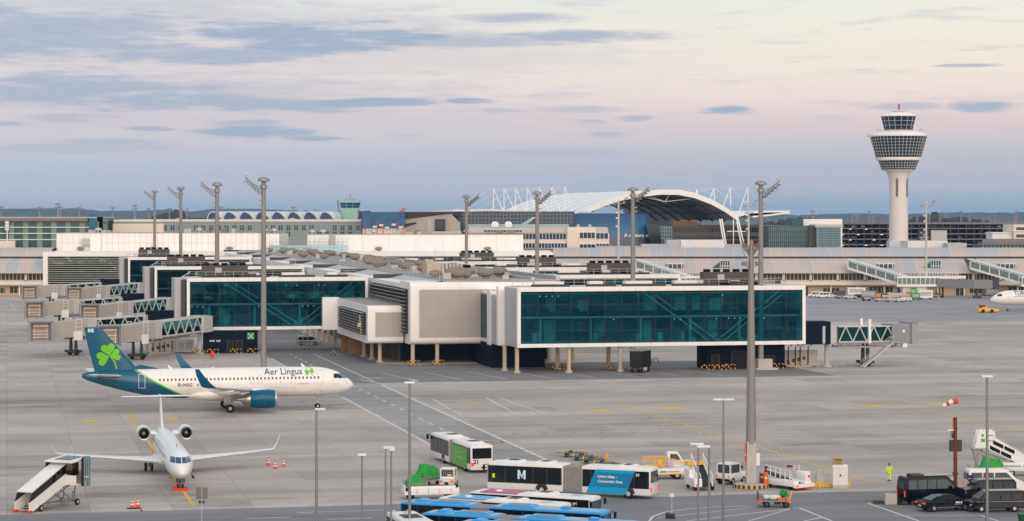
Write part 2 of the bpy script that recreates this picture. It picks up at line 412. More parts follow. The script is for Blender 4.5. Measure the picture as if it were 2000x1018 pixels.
wk.ab(-37,-46,-37,-118,.42,(2.6,.5)); wk.ab(-37,-8,-37,48,.28); wk.ab(-27.4,-24,-27.4,-150,.42,(2.6,.5)); wk.ab(-32,60,-32,-130,.26,(3,4.5))
wk.ab(-27.4,-20,-27.4,60,.22); wk.ab(-26,-19,150,-19,.22); wk.ab(-60,-19,-39,-19,.2)
for i in range(8):                                             # stand boxes in front of the pier
    wk.ab(-20+i*7.5,-15,-23+i*7.5,4,.2); wk.ab(-16.5+i*7.5,-9,-18+i*7.5,3,.14,(1,1.2))
for (a,b,c,d) in ((845,780,905,814),(848,793,928,812),(950,777,1010,810),(975,777,1069,809),(905,814,928,812)): wk.uv(a,b,c,d,.22)
wk.uv(700,738,745,738,.5); wk.uv(705,742,740,748,.4); wk.uv(800,741,816,745,.5)
wk.ab(-100,-170.8,10,-170.8,.25); wk.ab(-60,-176,-52,-176,.2); 
for k in range(8): wk.ab(-86+k*7,-179-(k%3)*2.2,-82+k*7,-179-(k%3)*2.2,.2)
wk.uv(1280,963,1990,957,.2)
wk.poly([G(1268,1018),G(1275,1009),G(1300,1000),G(1345,994),G(1400,990),G(1480,988)],.22); wk.uv(1285,1012,1480,990,.16)
wk.uv(1560,992,1340,1018,.2); wk.uv(1560,992,1625,1018,.22); wk.uv(1605,1011,1570,1018,.2); wk.uv(1462,1018,1548,993,.16)
wk.uv(1695,983,1795,1018,.22); wk.uv(1745,1008,1915,1007,.15); wk.uv(1915,1007,1950,1018,.2)
wk.uv(560,780,600,780,.0001); wk.uv(597,992,700,967,.0001)
wk.uv(1480,905,1600,940,.1); wk.uv(1590,958,1601,962,.25)
wk.uv(905,861,978,860,.28); wk.uv(20,590,30,608,.2)
for i in range(9): wk.ab(55+i*9, 190, 52+i*9, 206, .16)
tag(structure(wk.mb.build('white_road_markings', wm)), None, None)
yk = Marks()
yk.ab(0,-66,0,-163,.30); yk.ab(39,-67,39,-150,.32); yk.line(G(250,806),G(378,988),.30); yk.z = .0105; yk.ab(-20,-50,-20,-68,.3,(1.4,.5))
yk.z=.012
def plate(a,b,e=False):
    if e:
        ps=[W(a+2.1*math.cos(k*PI/8), b+1.5*math.sin(k*PI/8)) for k in range(16)]; yk.mb.quad([(p.x,p.y,.012) for p in ps])
    else: yk.mb.quad([(*W(a+i,b+j)[:2],.012) for i,j in ((-.9,-1.3),(.9,-1.3),(.9,1.3),(-.9,1.3))])
for (u,v,e) in ((179,823,0),(336,819,0),(1175,803,1),(1313,799,1),(1702,793,1),(1834,790,1)):
    a,b = ABuv(u,v); plate(a,b,True if e else False)
tag(structure(yk.mb.build('yellow_road_markings', ym)), None, None)
fk = Marks(); fk.ab(-130,-65.6,160,-65.6,.16); fk.ab(-62,-160,-20,-160,.0001); fk.uv(1610,928,1720,946,.3,(3,2)); fk.uv(360,992,470,970,.14); fk.uv(590,992,700,966,.14)
tag(structure(fk.mb.build('faded_taxi_line', ymf)), None, None)
pk = Marks(); pk.z=.012
def pltxt(u,v,s):
    a,b=ABuv(u,v); me=text_mesh(s,1.6,.03,1,'CENTER')
    M=Matrix.Translation(W(a,b-.6,.018))@Matrix.Rotation(TH,4,'Z'); me.transform(M); me.materials.clear(); me.materials.append(blackl)
    o=bpy.data.objects.new('stand_number_marking',me); COL.objects.link(o); structure(o)
rk = Marks(); rk.z=.011
for (a,b,c,d,ww) in ((100,606,155,602,.3),(110,690,210,692,.5),(262,700,330,693,.4),(300,692,420,690,.5),(330,704,402,698,.35),(85,648,110,640,.3),(394,706,425,699,.35),(835,862,858,872,.3),
                 (1815,698,1835,698,.5),(1848,704,1880,703,.5),(1900,709,1925,710,.4),(1322,897,1338,899,.25),(1346,896,1362,899,.25),(95,690,112,684,.25),(60,612,90,610,.3),(268,984,278,1000,.2)):
    rk.uv(a,b,c,d,ww)
c0=G(950,863)
for k in range(16): rk.line(c0+Vector((math.cos(k*PI/8)*2,math.sin(k*PI/8)*2.6,0)), c0+Vector((math.cos((k+1)*PI/8)*2,math.sin((k+1)*PI/8)*2.6,0)), .3)
rk.line(c0+Vector((-1,-.5,0)),c0+Vector((1,.5,0)),.9)
structure(rk.mb.build('red_road_markings', rm))
# dark drainage gratings in the concrete
dk = Marks()
for u in range(-1,6): dk.uv(1002+u*57,848-u,1010+u*57,848-u,.45)
for u,v in ((40,748),(80,746),(150,748),(585,785),(1090,736),(1250,734),(1800,716),(1870,716),(1950,713),(1990,742),(1265,816)): dk.uv(u,v,u+11,v-.3,.5)
for a0,a1,b in ((-130,-40,-36),(-10,80,-100),(40,170,-40)): dk.ab(a0,b,a1,b,.12)
structure(dk.mb.build('drain_gratings', mat('drain_iron',(.06,.06,.06),.7)))
# ---------- the pier ----------
pier = thing('pier_terminal', 'long white pier terminal with teal glass wings raised on columns', 'terminal', W(0,0), TH)
ZB, ZT = 4.4, 14.75
def curtain(parent, a0, a1, y, z0, z1, step, rows, name='glazing', m=None, mw=.09, mm=None):
    g = MB(); g.quad([(a0,y,z0),(a1,y,z0),(a1,y,z1),(a0,y,z1)]); g.build(name, m or tglass, parent)
    k = MB(); n = max(1, round((a1-a0)/step))
    for i in range(n+1):
        x = a0+(a1-a0)*i/n; k.box(x-mw/2,x+mw/2,y-.12,y+.05,z0,z1)
    for i in range(rows+1):
        z = z0+(z1-z0)*i/rows; k.box(a0,a1,y-.09,y+.03,z-mw/2,z+mw/2)
    k.build('mullions', mm or mull, parent)
rail_m = mat('railing_steel', (.50,.49,.47), .5, .3)
def railing(mb, p, q, h=1.1, step=1.8, r=.035):
    p, q = Vector(p), Vector(q); L = (q-p).length; n = max(1, int(L/step))
    for i in range(n+1):
        c = p+(q-p)*i/n; mb.box(c.x-r,c.x+r,c.y-r,c.y+r,c.z,c.z+h)
    for k in (1,.55): mb.bar(p+Vector((0,0,h*k)), q+Vector((0,0,h*k)), r*1.6)
def cooling_unit(parent, a, b, z, L=9.0):
    u = MB(); u.box(a,a+L,b,b+2.4,z+.5,z+2.3); u.box(a+L*.28,a+L*.42,b-.03,b+.2,z+.9,z+1.9,1); u.box(a-.3,a+L+1.6,b-.6,b-.55,z,z+.75,2)
    o = u.build('cooling_unit', [acm, lgrey, dblue], parent)
    f = MB()
    for i in range(5): f.lathe([(.62,0),(.7,.5),(.6,.52),(.2,.35)], 12, 'z', 0, (a+.9+i*(L-1.8)/4, b+1.2, z+2.3))
    f.build('fan', blackp, o)
    l = MB(); railing(l,(a-1.2,b-1.0,z),(a+L+2.5,b-1.0,z)); railing(l,(a-1.2,b-1.0,z),(a-1.2,b+3,z))
    l.build('guard_rail', rail_m, o)
def wing(a0, a1, bf, D, step, braces, rich=True, left_end=None):
    s = MB()
    s.box(a0,a1,bf,bf+D,ZT-.75,ZT); s.box(a0,a1,bf,bf+D,ZB,ZB+.65)
    s.box(a0,a0+.6,bf,bf+D,ZB+.65,ZT-.75); s.box(a1-.6,a1,bf,bf+D,ZB+.65,ZT-.75)
    p = s.build('glass_wing', clad, pier, bevel=.06)
    j = MB()
    for i in range(int((a1-a0)/2.95)+1):
        for za,zb in ((ZT-.75,ZT-.03),(ZB+.03,ZB+.65)): j.box(a0+i*2.95+.3,a0+i*2.95+.33,bf-.008,bf+.02,za,zb)
    j.build('panel_joint', greym, p)
    y = bf+.3; x0, x1, z0, z1 = a0+.6, a1-.6, ZB+.65, ZT-.75
    curtain(p, x0, x1, y, z0, z1, step, 4)
    k = MB(); k.box(x0,x1,y-.05,y+.25,z0+.42,z0+.50); k.build('lower_transom', mull, p)
    bk = MB(); rng = random.Random(int(a0*7+bf)); n = int((x1-x0)/2.95)
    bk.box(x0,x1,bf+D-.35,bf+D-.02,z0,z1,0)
    for i in range(n):
        q = x0+(x1-x0)*i/n
        if rng.random() < .5: bk.box(q+.1,q+1.0+rng.random()*1.6,bf+D-.9-rng.random()*2,bf+D-.5,z0,z0+3.2+rng.random()*.6,1+(rng.random()<.5))
        if rng.random() < .5: bk.box(q+.2,q+1.2+rng.random()*1.5,bf+D-.8-rng.random()*2,bf+D-.5,z0+4.9,z1-1-rng.random()*.8,1+(rng.random()<.5))
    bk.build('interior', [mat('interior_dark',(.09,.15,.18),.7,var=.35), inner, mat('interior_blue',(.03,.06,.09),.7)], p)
    fl = MB(); fl.box(x0,x1,bf+1.5,bf+D-.4,z0+4.25,z0+4.6); fl.box(x0,x1,bf+1.5,bf+1.56,z0+4.6,z0+5.5,1)
    for i in range(int((x1-x0)/9)): fl.tube([(x0+4+i*9,bf+2.4,z0),(x0+4+i*9,bf+2.4,z0+4.3)],.22)
    fl.box(x0,x1,bf+1.2,bf+D-.4,z1-.5,z1-.35)
    for i in range(int((x1-x0)/1.5)):                           # benches, people and trolleys far inside the hall
        q = x0+1+i*1.5+rng.random(); zz = z0+(4.6 if rng.random()<.5 else 0); h = .5+rng.random()*1.2
        fl.box(q,q+.35+rng.random(),bf+2.2+rng.random()*3,bf+2.8+rng.random()*3.5,zz,zz+h,2+(rng.random()<.4))
    fl.build('floor_slab', [innerl, bridgeglass, dgrey, lgrey], p)
    b = MB()
    for q in braces:
        for dxx, yy in ((0,.85),(1.9,2.2)):
            q0 = [(u+dxx, bf+yy, zz) for u,zz in q]
            for c, d in zip(q0,q0[1:]): b.bar(c,d,.11,.15)
    if braces: b.build('brace', brace, p)
    if rich:
        for i in range(int((x1-x0)/1.1)):
            if rng.random() < .38:
                q = x0+.5+i*1.1; zz = rng.choice((z0+3.9, z0+3.9, z1-.9, z0+4.95)); lm = MB(); lm.box(q,q+.13,bf+2.2,bf+2.3,zz,zz+.11); lm.build('lit_lamp', wlight, p)
    r = MB(); r.box(a0+.5,a1-.5,bf+.5,bf+D-.5,ZT,ZT+.06,1)
    q = a0+3
    while q < a1-8:
        L = 4+rng.random()*4; r.box(q,q+L,bf+1.2,bf+2.6,ZT+.06,ZT+.45,2); r.box(q+.8,q+L-1.8,bf+3.2,bf+5,ZT+.06,ZT+.9,0); q += L+1.4+rng.random()*2
    r.build('skylight', [clad, roofl, dgrey], p)
    g = MB(); railing(g,(a0+1,bf+D-1.5,ZT),(a1-1,bf+D-1.5,ZT)); g.build('roof_railing', rail_m, p)
    return p

wR = [wing(-.5,51.6,-2.5,10,2.95,[[(22,ZT-.9),(34.0,ZB+.8)],[(35.4,ZB+.8),(47,ZT-.9)]])]
for bf, a0 in ((74,14),(141,14),(212,14)): wR.append(wing(a0,51.6,bf,10,2.95,[[(20,ZT-.9),(31,ZB+.8)]],False))
wL = [wing(-51.3,-15.2,68.6,11,3.0,[[(-44,ZT-.9),(-30.4,ZB+.8)],[(-29.6,ZB+.8),(-18,ZT-.9)]])]
for bf in (169,292): wL.append(wing(-51.3,-15.2,bf,11,3.0,[[(-44,ZT-.9),(-30.4,ZB+.8)]],False))
for wv, a, b in ((wR[0],34,1.2),(wR[1],33,78),(wR[2],33,145),(wR[3],33,216),(wL[0],-48,71.5),(wL[1],-48,172),(wL[2],-48,295)): cooling_unit(wv,a,b,ZT+.06)
# end slabs at the outer tips of the left wings
for i, bf in enumerate((68.6,169,292)):
    e = MB(); e.box(-53.6,-51.5,bf+1.6,bf+10,ZB,ZT-.1); e.box(-52.3,-51.5,bf+.7,bf+1.6,ZB+.3,ZT-.3,1)
    e.bar((-52.6,bf+1.8,ZT-.1),(-50.4,bf+2.2,ZT+1.2),.18); e.build('stair_shaft', [cladg, dgrey], wL[i], bevel=.05)

# spine with its roof
sp = MB(); sp.box(-14.5,14,34,392,ZB,ZT-.2); spine = sp.build('spine', clad, pier)
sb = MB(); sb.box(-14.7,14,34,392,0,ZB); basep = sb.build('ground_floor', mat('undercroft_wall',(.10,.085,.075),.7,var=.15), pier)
db = MB(); db.box(-14.6,14.1,33.9,34,0,ZB-.02); db.box(-1.2,.6,33.86,33.9,0,2.4,1); db.build('blue_wall', [dblue, black], basep)
for i in range(9): dd = MB(); dd.box(-14.8,-14.7,37+i*9,39+i*9,0,2.6); dd.build('door', dgrey, basep)
rf = MB()
rf.box(-8.5,13.5,24,392,ZT-.2,ZT+.55,0)
rf.add([(-14.5,24,ZT-.9),(-14.5,392,ZT-.9),(-8.5,392,ZT+.5),(-8.5,24,ZT+.5)],[(0,1,2,3)],1)
for i in range(8): rf.box(-14.4,-8.4,67+i*46,67.35+i*46,ZT-.9,ZT+.62,2)
rf.box(8,8.7,24,392,ZT+.55,ZT+1.0,1); rf.box(12.7,13.5,24,392,ZT+.55,ZT+1.25,1)
roof = rf.build('roof', [roofm, roofl, dgrey], pier)
rng = random.Random(3)
# egg-shaped smoke vents, ducts and plant on the spine roof
vm_ = MB(); vm_.lathe([(.4,0),(.45,.3),(1.0,.6),(1.15,1.0),(1.0,1.4),(.5,1.65),(.05,1.7)],14,'z'); vent0 = vm_.build('roof_vent', roofb, roof, True)
vent0.scale = (1.25,.8,1); vs = []
for i in range(46):
    a = rng.uniform(-7,6.5); b = 30+ (i/46)**1.5*330 + rng.uniform(0,6)
    vs.append((a,b))
vent0.location = (*vs[0],ZT+.55)
for a,b in vs[1:]:
    o = child_copy(vent0, roof, (a,b,ZT+.55)); k = rng.uniform(.75,1.2); o.scale = (1.25*k,.8*k,k)
for i in range(11): dm = MB(); dm.tube([(7,40+i*30,ZT+1.1),(10.5,62+i*30,ZT+1.1)],.5,10); dm.build('roof_duct', steel, roof, True)
for i in range(26):
    a = rng.uniform(-7.5,11); b = 28+(i/26)**1.4*340; q = rng.uniform(.6,1.6); dm = MB(); dm.box(a,a+q*1.3,b,b+q,ZT+.55,ZT+.9+rng.random()*1.1); dm.build('roof_unit', lgrey if rng.random()<.5 else roofl, roof)
pu = MB(); pu.box(-4.5,-1.6,62,67,ZT+.55,ZT+2.9,0)
for i in range(6): pu.box(-1.5+i*.75,-.95+i*.75,62,67,ZT+.6,ZT+2.7,1)
pu.box(3.2,4.4,62,67,ZT+.55,ZT+2.5,2); pu.tube([(-3,61,ZT+.5),(-3,61,ZT+6)],.05); pu.build('plant_room', [beige, lgrey, dblue], roof)
rr = MB(); railing(rr,(-8,30,ZT+.55),(-8,120,ZT+.55),1,3); railing(rr,(2,60,ZT+.55),(6,60,ZT+.55),1,1.5); railing(rr,(-5,90,ZT+.55),(1,92,ZT+.55),1,1.5); rr.build('roof_railing', rail_m, roof)

# head block with perforated screen
hb = MB()
def rounded_front(mb, a0, a1, y0, y1, z0, z1, r, fr, m=0):   # white shell: rounded bottom and top edges seen from the front
    pr = []
    for k in range(5): t_ = PI/2*k/4; pr.append((y0+r-r*math.sin(t_), z0+r-r*math.cos(t_)))
    for k in range(5): t_ = PI/2*k/4; pr.append((y0+r-r*math.cos(t_), z1-r+r*math.sin(t_)))
    pr += [(y1,z1),(y1,z0)]
    mb.prism(pr, a0, a1, m, 'yz')
AH, BH = -14.7, 22.6
rounded_front(hb, AH, 1.2, BH, 34, 3.75, 15.0, .9, 0)
rounded_front(hb, 1.2, 14, BH+.4, 34, 11.2, 14.95, .9, 0)
head = hb.build('head_block', clad, pier, True)
seam = MB()
for i in range(1,8): seam.box(AH+i*2.3,AH+i*2.3+.035,BH-.012,BH+.5,13.6,14.2); seam.box(AH+i*2.3,AH+i*2.3+.035,BH-.012,BH+.5,4.55,4.95)
seam.build('panel_joint', greym, head)
sc = MB(); sc.box(AH+1.6,1.0,BH-.04,BH+.1,5.0,13.6)
for i in range(12): sc.box(AH+1.6+i*1.24,AH+1.68+i*1.24,BH-.1,BH-.04,5.0,13.6,1)
for i in range(5): sc.box(AH+1.6,1.0,BH-.08,BH-.042,5.0+i*2.15,5.06+i*2.15,1)
sc.build('perforated_screen', [perf, lgrey], head)
def louvres(parent, x, y0, y1, z0, z1, n, slots=True):
    l = MB(); l.box(x-.05,x+.02,y0,y1,z0,z1,0)
    for i in range(n):
        z = z0+(z1-z0)*(i+.5)/n; l.box(x-.75,x-.05,y0,y1,z+.1,z+.16,1); l.box(x-.70,x-.06,y0+.1,y1-.1,z-.18,z+.08,0)
    for i in range(int((y1-y0)/1.9)+1): l.box(x-.55,x-.1,y0+i*1.9,y0+i*1.9+.12,z0,z1,0)
    return l.build('louvre', [louv, louvl], parent)
sw = MB(); sw.box(-14.7,-14.5,34,67.9,ZB,ZT-.9); sw.build('side_wall', cladg, head)  # shade of the left flank put into the cladding colour
louvres(head, -14.72, 25.2, 66, 5.6, 13.7, 12)
# low annexe with louvred flank
ax = MB(); rounded_front(ax, -21.6,-15.0, 28.3, 68, 3.7, 10.6, .7, .6, 0); annex = ax.build('annexe', clad, pier, True)
s2 = MB(); s2.box(-20.2,-15.1,28.22,28.4,4.9,9.4)
for i in range(6): s2.box(-20.2+i*1.0,-20.14+i*1.0,28.17,28.22,4.9,9.4,1)
for i in range(3): s2.box(-20.2,-15.1,28.18,28.22,4.9+i*2.2,4.96+i*2.2,1)
s2.build('perforated_screen', [perf, lgrey], annex)
louvres(annex, -21.62, 30.5, 62, 5.2, 9.3, 8)
ar = MB(); ar.box(-21.3,-15,29.5,68,10.6,10.66,1); railing(ar,(-15.4,30,10.6),(-15.4,66,10.6),1,3); ar.build('flat_roof', [rail_m, roofm], annex)
pf = MB(); pf.box(-24.6,-21.2,67.2,68.55,4.3,10.8); pf.build('portal_frame', clad, annex, bevel=.05)
ps = MB(); ps.tube([(-22.3,31.5,5.2),(-22.6,31.5,8.8)],.12); ps.box(-23.0,-22.4,31,32,6.6,7.4); ps.build('spotlight', beige, annex)
# link between the head block and the right wing
lk = MB(); lk.box(-1.6,14,13.5,22.4,ZB-.2,13.4); lk.box(-1.4,14,7.5,13.5,ZB-.2,13.2)
lk.box(-.5,0,7.5,8.2,ZB,ZT-.8); lk.box(-1.75,-.5,7.3,9.0,ZB-.1,14.0)
lk.box(-1.9,-1.6,13.4,16.3,ZB-.4,13.9); link = lk.build('link_corridor', [clad], pier, bevel=.05)
lg = MB(); lg.box(-1.70,-1.6,16.5,22.3,5.0,12.9,0); lg.box(-1.47,-1.4,9.2,10.4,5.0,12.6,0)
for i in range(5): lg.box(-1.75,-1.69,16.5+i*1.42,16.62+i*1.42,5,12.9,1)
for i in range(5): lg.box(-1.75,-1.69,16.5,22.3,5+i*1.95,5.08+i*1.95,1)
lg.build('glazing', [gglass, mull], link)
gp = MB(); gp.box(-1.74,-1.41,10.6,13.5,ZB-.1,13.0); gp.box(-.62,-.5,-2.2,7.4,ZB+.1,ZT-.2); gp.build('shaded_side_panel', cladg, link)  # left-facing wall skins, their shade painted in as bluish grey
ls = MB(); railing(ls,(0,8,13.4),(14,8,13.4)); ls.box(3,7,12,18,13.4,14.2); ls.build('roof_plant', rail_m, link)
# columns
col0 = MB(); col0.lathe([(.36,0),(.36,ZB)],16,'z'); col0.lathe([(.62,0),(.62,.35),(.5,.4)],16,'z'); c0_ = col0.build('column', tan, pier, True)
cols = [(-.3,-1.2),(-1.2,4.6),(8.8,-1.6),(18,-1.6),(8.7,6.3),(18,6.4),(-14.1,23.6),(-9.6,23.6),(-.4,22.9),(10.4,28.7),(17.5,30.1),(13,31)]
cols += [(-19,30.7),(-19,39.8),(-19,49.3),(-19.2,88),(-19.2,98),(-19.2,107),(-19.2,117),(-19.2,127),(-19.2,137)]
c0_.location = (*cols[0],0)
for a,b in cols[1:]: child_copy(c0_, pier, (a,b,0))
bc = MB()
for b in (57.6,68): bc = MB(); bc.box(-20.6,-18.2,b,b+1.2,0,ZB); bc.build('brown_pier', mat('brown_cladding',(.32,.18,.085),.6,var=.12), pier)
pv = MB(); pv.box(-19.5,-14.8,28,180,0,.14); pv.box(-14.8,12,26,33.8,0,.12); pv.build('kerb_pavement', mat('pavement_warm',(.33,.27,.22),.85,var=.12), pier)
# dark blue stair bases under the wings
def stair_base(par, a0, a1, b0, b1, doors):
    b = MB(); b.box(a0,a1,b0,b1,0,ZB-.03); o = b.build('stair_base', dblue, par)
    for (x0,x1,z1) in doors:
        d = MB(); d.box(x0,x1,b0-.06,b0+.05,.05,z1); d.box(x0-.12,x0,b0-.09,b0,.0,z1+.1,1); d.box(x1,x1+.12,b0-.09,b0,0,z1+.1,1); d.box(x0,x1,b0-.09,b0,z1,z1+.1,1)
        d.build('door', [black, dgrey], o)
    return o
sbR = stair_base(wR[0], 34.6, 49, 1.2, 7.4, [(35.5,36.8,2.5),(39.2,41.8,3.0),(45,47,2.2)])
sbL = stair_base(wL[0], -47.7, -37.6, 66.2, 74, [(-43.6,-42.5,2.4),(-41.8,-40.7,2.4)])
s = MB(); s.box(-39.7,-38.3,66.13,66.2,2.7,4.0); sg = s.build('exit_sign', mat('sign_green',lin(20,150,84),.4), sbL)
e = MB()                                                          # assembly point pictogram: four arrows pointing at people
for qx in (-1,1):
    for qz in (-1,1): e.prism([(-39+qx*.5,3.35+qz*.5),(-39+qx*.5-qx*.24,3.35+qz*.5),(-39+qx*.5,3.35+qz*.5-qz*.24)],66.10,66.13); e.bar((-39+qx*.48,66.11,3.35+qz*.48),(-39+qx*.26,66.11,3.35+qz*.26),.06)
for qx in (-.14,.0,.14): e.box(-39+qx-.04,-39+qx+.04,66.1,66.13,3.1,3.42); e.lathe([(.0,0),(.055,0),(.055,.02),(0,.02)],8,'y',0,(-39+qx,66.1,3.5))
e.build('pictogram', whitel, sg)
text('MUE  ALB', .5, Matrix.Translation((-46.0,66.17,2.3)) @ UP, whitel, sbL, .01)
for i, bf in enumerate((169,292)): stair_base(wL[i+1], -47.7,-37.6, bf-2, bf+6, [(-43.6,-42.5,2.4)])
for i, bf in enumerate((74,141,212)): stair_base(wR[i+1], 34.6, 49, bf+3, bf+9, [])
bw = MB(); bw.box(-1.7,8,13,34,.0,ZB-.1); bw.build('blue_wall', dblue, pier)

# ---------- crash barriers: bent tube hoops in black and yellow ----------
hm = bpy.data.materials.new('hoop_stripes'); hm.use_nodes = True; t = NT(hm.node_tree)
xx = t.xyz(t.new('ShaderNodeTexCoord').outputs['Object'])
ck = t.m('GREATER_THAN', t.m('FRACT', t.m('MULTIPLY', t.m('ADD', t.m('ADD', xx[0], xx[2]), 9.1), 1.25)), .5)
t.l.new(t.mix(ck, (.012,.012,.012,1), (*yel.node_tree.nodes['Principled BSDF'].inputs[0].default_value[:0], *lin(236,178,28))), t.n['Principled BSDF'].inputs['Base Color'])
h0 = None
HO = [(-14.1,22.5,'at the left column under the perforated screen'),(-9.6,22.5,'at the middle column under the perforated screen'),(-.4,21.8,'at the right column under the perforated screen'),
      (8.6,5.2,'round the inner column under the right glass wing'),(17.6,5.2,'beside the dark trailer under the right glass wing'),(34,-1,'at the left corner of the right dark blue base'),(36.2,-1.5,'along the left half of the right dark blue base'),(38.4,.2,'before the door of the right dark blue base'),
      (47.3,.2,'at the right end of the right dark blue base'),(50.6,.4,'beside the grey plant under the right bridge'),(-46.5,65,'left of the glass doors below the left wing'),(-42,65.2,'below the green pictogram of the left wing'),(-38.6,65.2,'at the right corner of the left dark blue base'),
      (-49.8,64.5,'beside the bridge column at the left wing'),(-26,76,'on the service road near the police van'),(-23.5,55,'on the road edge by the brown piers'),(-37,69,'at the far edge of the left dark blue base'),(30,20,'hanging sign spot behind the right glass wing')]
for a,b,l in HO:
    if h0 is None:
        m_ = MB()
        for q in (-.62,.62):
            m_.tube([(q-.42,0,0),(q-.42,0,.72),(q-.3,0,.86),(q+.3,0,.86),(q+.42,0,.72),(q+.42,0,0)],.085,8)
        o = h0 = m_.build('crash_barrier', hm, None, True)
        tag(o, 'black and yellow tube barrier '+l, 'barrier', 'black and yellow barriers under the pier')
    else:
        o = h0.copy(); COL.objects.link(o); o['label'] = 'black and yellow tube barrier '+(l if 'hanging' not in l else 'far behind the right wing')
    o.location = W(a,b); o.rotation_euler = (0,0,TH)

# ---------- passenger bridges ----------
def truss(mb, p, q, h, w, n, m=0, r=.09, dens=1):
    p, q = Vector(p), Vector(q); d = (q-p).normalized(); nrm = Vector((-d.y,d.x,0))*w/2
    for sgn in (-1,1):
        o = nrm*sgn
        mb.bar(p+o,q+o,.26,.26,m); mb.bar(p+o+Vector((0,0,h)),q+o+Vector((0,0,h)),.22,.22,m)
        for i in range(n):
            a = p+(q-p)*i/n+o; b = p+(q-p)*(i+1)/n+o; c = (a+b)/2+Vector((0,0,h))
            mb.bar(a,c,r*2,r*2,m); mb.bar(c,b,r*2,r*2,m)
def jet_bridge(label, rot, piv, length, cabdir, dropped, connector=None, stairs=False, gf=.5):
    """piv: rotunda centre (world). rot: heading of the tunnel. cabdir: heading of the cab mouth, relative to the tunnel."""
    root = thing('jet_bridge', label, 'passenger bridge', piv, rot, 'passenger bridges of the pier')
    r = MB(); r.lathe([(1.9,4.2),(1.9,7.5)],20,'z'); r.box(-1.7,.9,-1.9,1.9,4.3,7.4)
    r.lathe([(.42,0),(.42,4.3)],14,'z',1); r.lathe([(.9,0),(.9,.35)],14,'z',1); r.build('rotunda', [lgrey, lgrey], root, True)
    zf = 4.5; ze = zf-dropped; L1 = length*gf
    a = MB(); P0 = Vector((1.6,0,zf)); P1 = Vector((1.6+L1,0,zf-(zf-ze)*.5)); P2 = Vector((length,0,ze))
    g = MB()
    for y in (-1.5,1.5): g.quad([(P0.x,y,P0.z),(P1.x,y,P1.z),(P1.x,y,P1.z+2.7),(P0.x,y,P0.z+2.7)])
    g.quad([(P0.x,-1.5,P0.z+2.75),(P1.x,-1.5,P1.z+2.75),(P1.x,1.5,P1.z+2.75),(P0.x,1.5,P0.z+2.75)],1); g.quad([(P0.x,-1.5,P0.z),(P1.x,-1.5,P1.z),(P1.x,1.5,P1.z),(P0.x,1.5,P0.z)],1)
    g.build('glass_tunnel', [bridgeglass, lgrey], root)
    truss(a,P0,P1,2.75,3.1,max(4,int(L1/2.4))); a.build('truss', mat('truss_paint',(.52,.51,.5),.5), root)
    b = MB(); bm_ = T3(P1.x-1,0,P1.z-.15); b.loft([[(P1.x-.6,y,P1.z-.25+z) for y,z in ((-1.85,0),(1.85,0),(1.85,3.3),(-1.85,3.3))],[(P1.x+1.4,y,P1.z-.3+z) for y,z in ((-1.85,0),(1.85,0),(1.85,3.3),(-1.85,3.3))]],1)
    b.loft([[(P1.x+1.4,y,P1.z-.2+z) for y,z in ((-1.75,0),(1.75,0),(1.75,3.1),(-1.75,3.1))],[(P2.x,y,P2.z-.2+z) for y,z in ((-1.75,0),(1.75,0),(1.75,3.1),(-1.75,3.1))]],0)
    for i in range(4):
        q = P1.x+2+(P2.x-P1.x-3)*i/4; b.box(q,q+.07,-1.79,1.79,ze-.1,ze+2.95,1)
    b.build('outer_tunnel', [mat('bridge_beige',(.40,.365,.325),.5,var=.08,streak=True), lgrey], root)
    u = MB(); truss(u,P0-Vector((0,0,.9)),Vector((P1.x+2,0,P1.z-1.0)),.7,2.6,8,0,.05); u.tube([(P1.x,1.2,P1.z-.35),(P1.x+1,1.2,P1.z-1.4),(P1.x+2,1.2,P1.z-.4)],.06); u.build('under_frame', greym, root)
    # wheel carriage
    xw = P1.x+(P2.x-P1.x)*.38 if gf<.7 else length*.62; cz = ze-.3
    k = MB()
    for y in (-.95,.95): k.tube([(xw,y,1.0),(xw,y,cz)],.26,10); k.tube([(xw,y,1.0),(xw,y,cz-1)],.34,10)
    k.box(xw-1.1,xw+1.1,-1.5,1.5,.55,1.05); k.build('wheel_carriage', dgrey, root)
    for y in (-1.25,1.25):
        wh = MB(); wh.lathe([(.2,-.25),(.48,-.25),(.55,-.1),(.55,.1),(.48,.25),(.2,.25)],16,'y',0,(xw,y,.55)); wh.build('wheel', black, root, True)
    # service box and ladder on the flank facing the viewer
    for sy in (1.76,-1.95) if gf<.7 else ():
        sv = MB(); sv.box(xw-.9,xw+1.0,sy,sy+.2,ze-.6,ze+1.1,0); sv.build('service_box', paint, root)
    ld = MB()
    for sy in (1.95,-1.95):
        if gf>.7: ld.bar((xw,sy*.85,zf-.3),(xw,sy*.85,zf+4.0),.5); continue
        for q in (xw-.7,xw+.6): ld.bar((q,sy,ze+1.1),(q,sy,ze+3.5),.1)
        for i in range(4): ld.bar((xw-.7,sy,ze+1.2+i*.75),(xw+.6,sy,ze+1.2+i*.75),.1)
    ld.build('ladder', paint, root)
    # cab: a box turned towards the aircraft stand
    c = MB(); c.at(T3(length+1.5,0,ze-.35,cabdir))
    c.box(-1.9,1.9,-1.9,1.9,0,3.5); c.box(1.9,3.0,-2.0,2.0,-.1,.15); c.box(1.9,3.0,-2.0,2.0,3.3,3.6); c.box(1.9,3.0,-2.05,-1.8,.1,3.35); c.box(1.9,3.0,1.8,2.05,.1,3.35)
    cab = c.build('cab', mat('cab_slate',(.25,.26,.275),.5,var=.1), root, bevel=.04)
    d = MB(); d.at(T3(length+1.5,0,ze-.35,cabdir)); d.box(1.9,2.0,-1.55,1.55,.3,2.5); d.tube([(2.2,-1.5,2.75),(2.2,1.5,2.75)],.32,10,1)
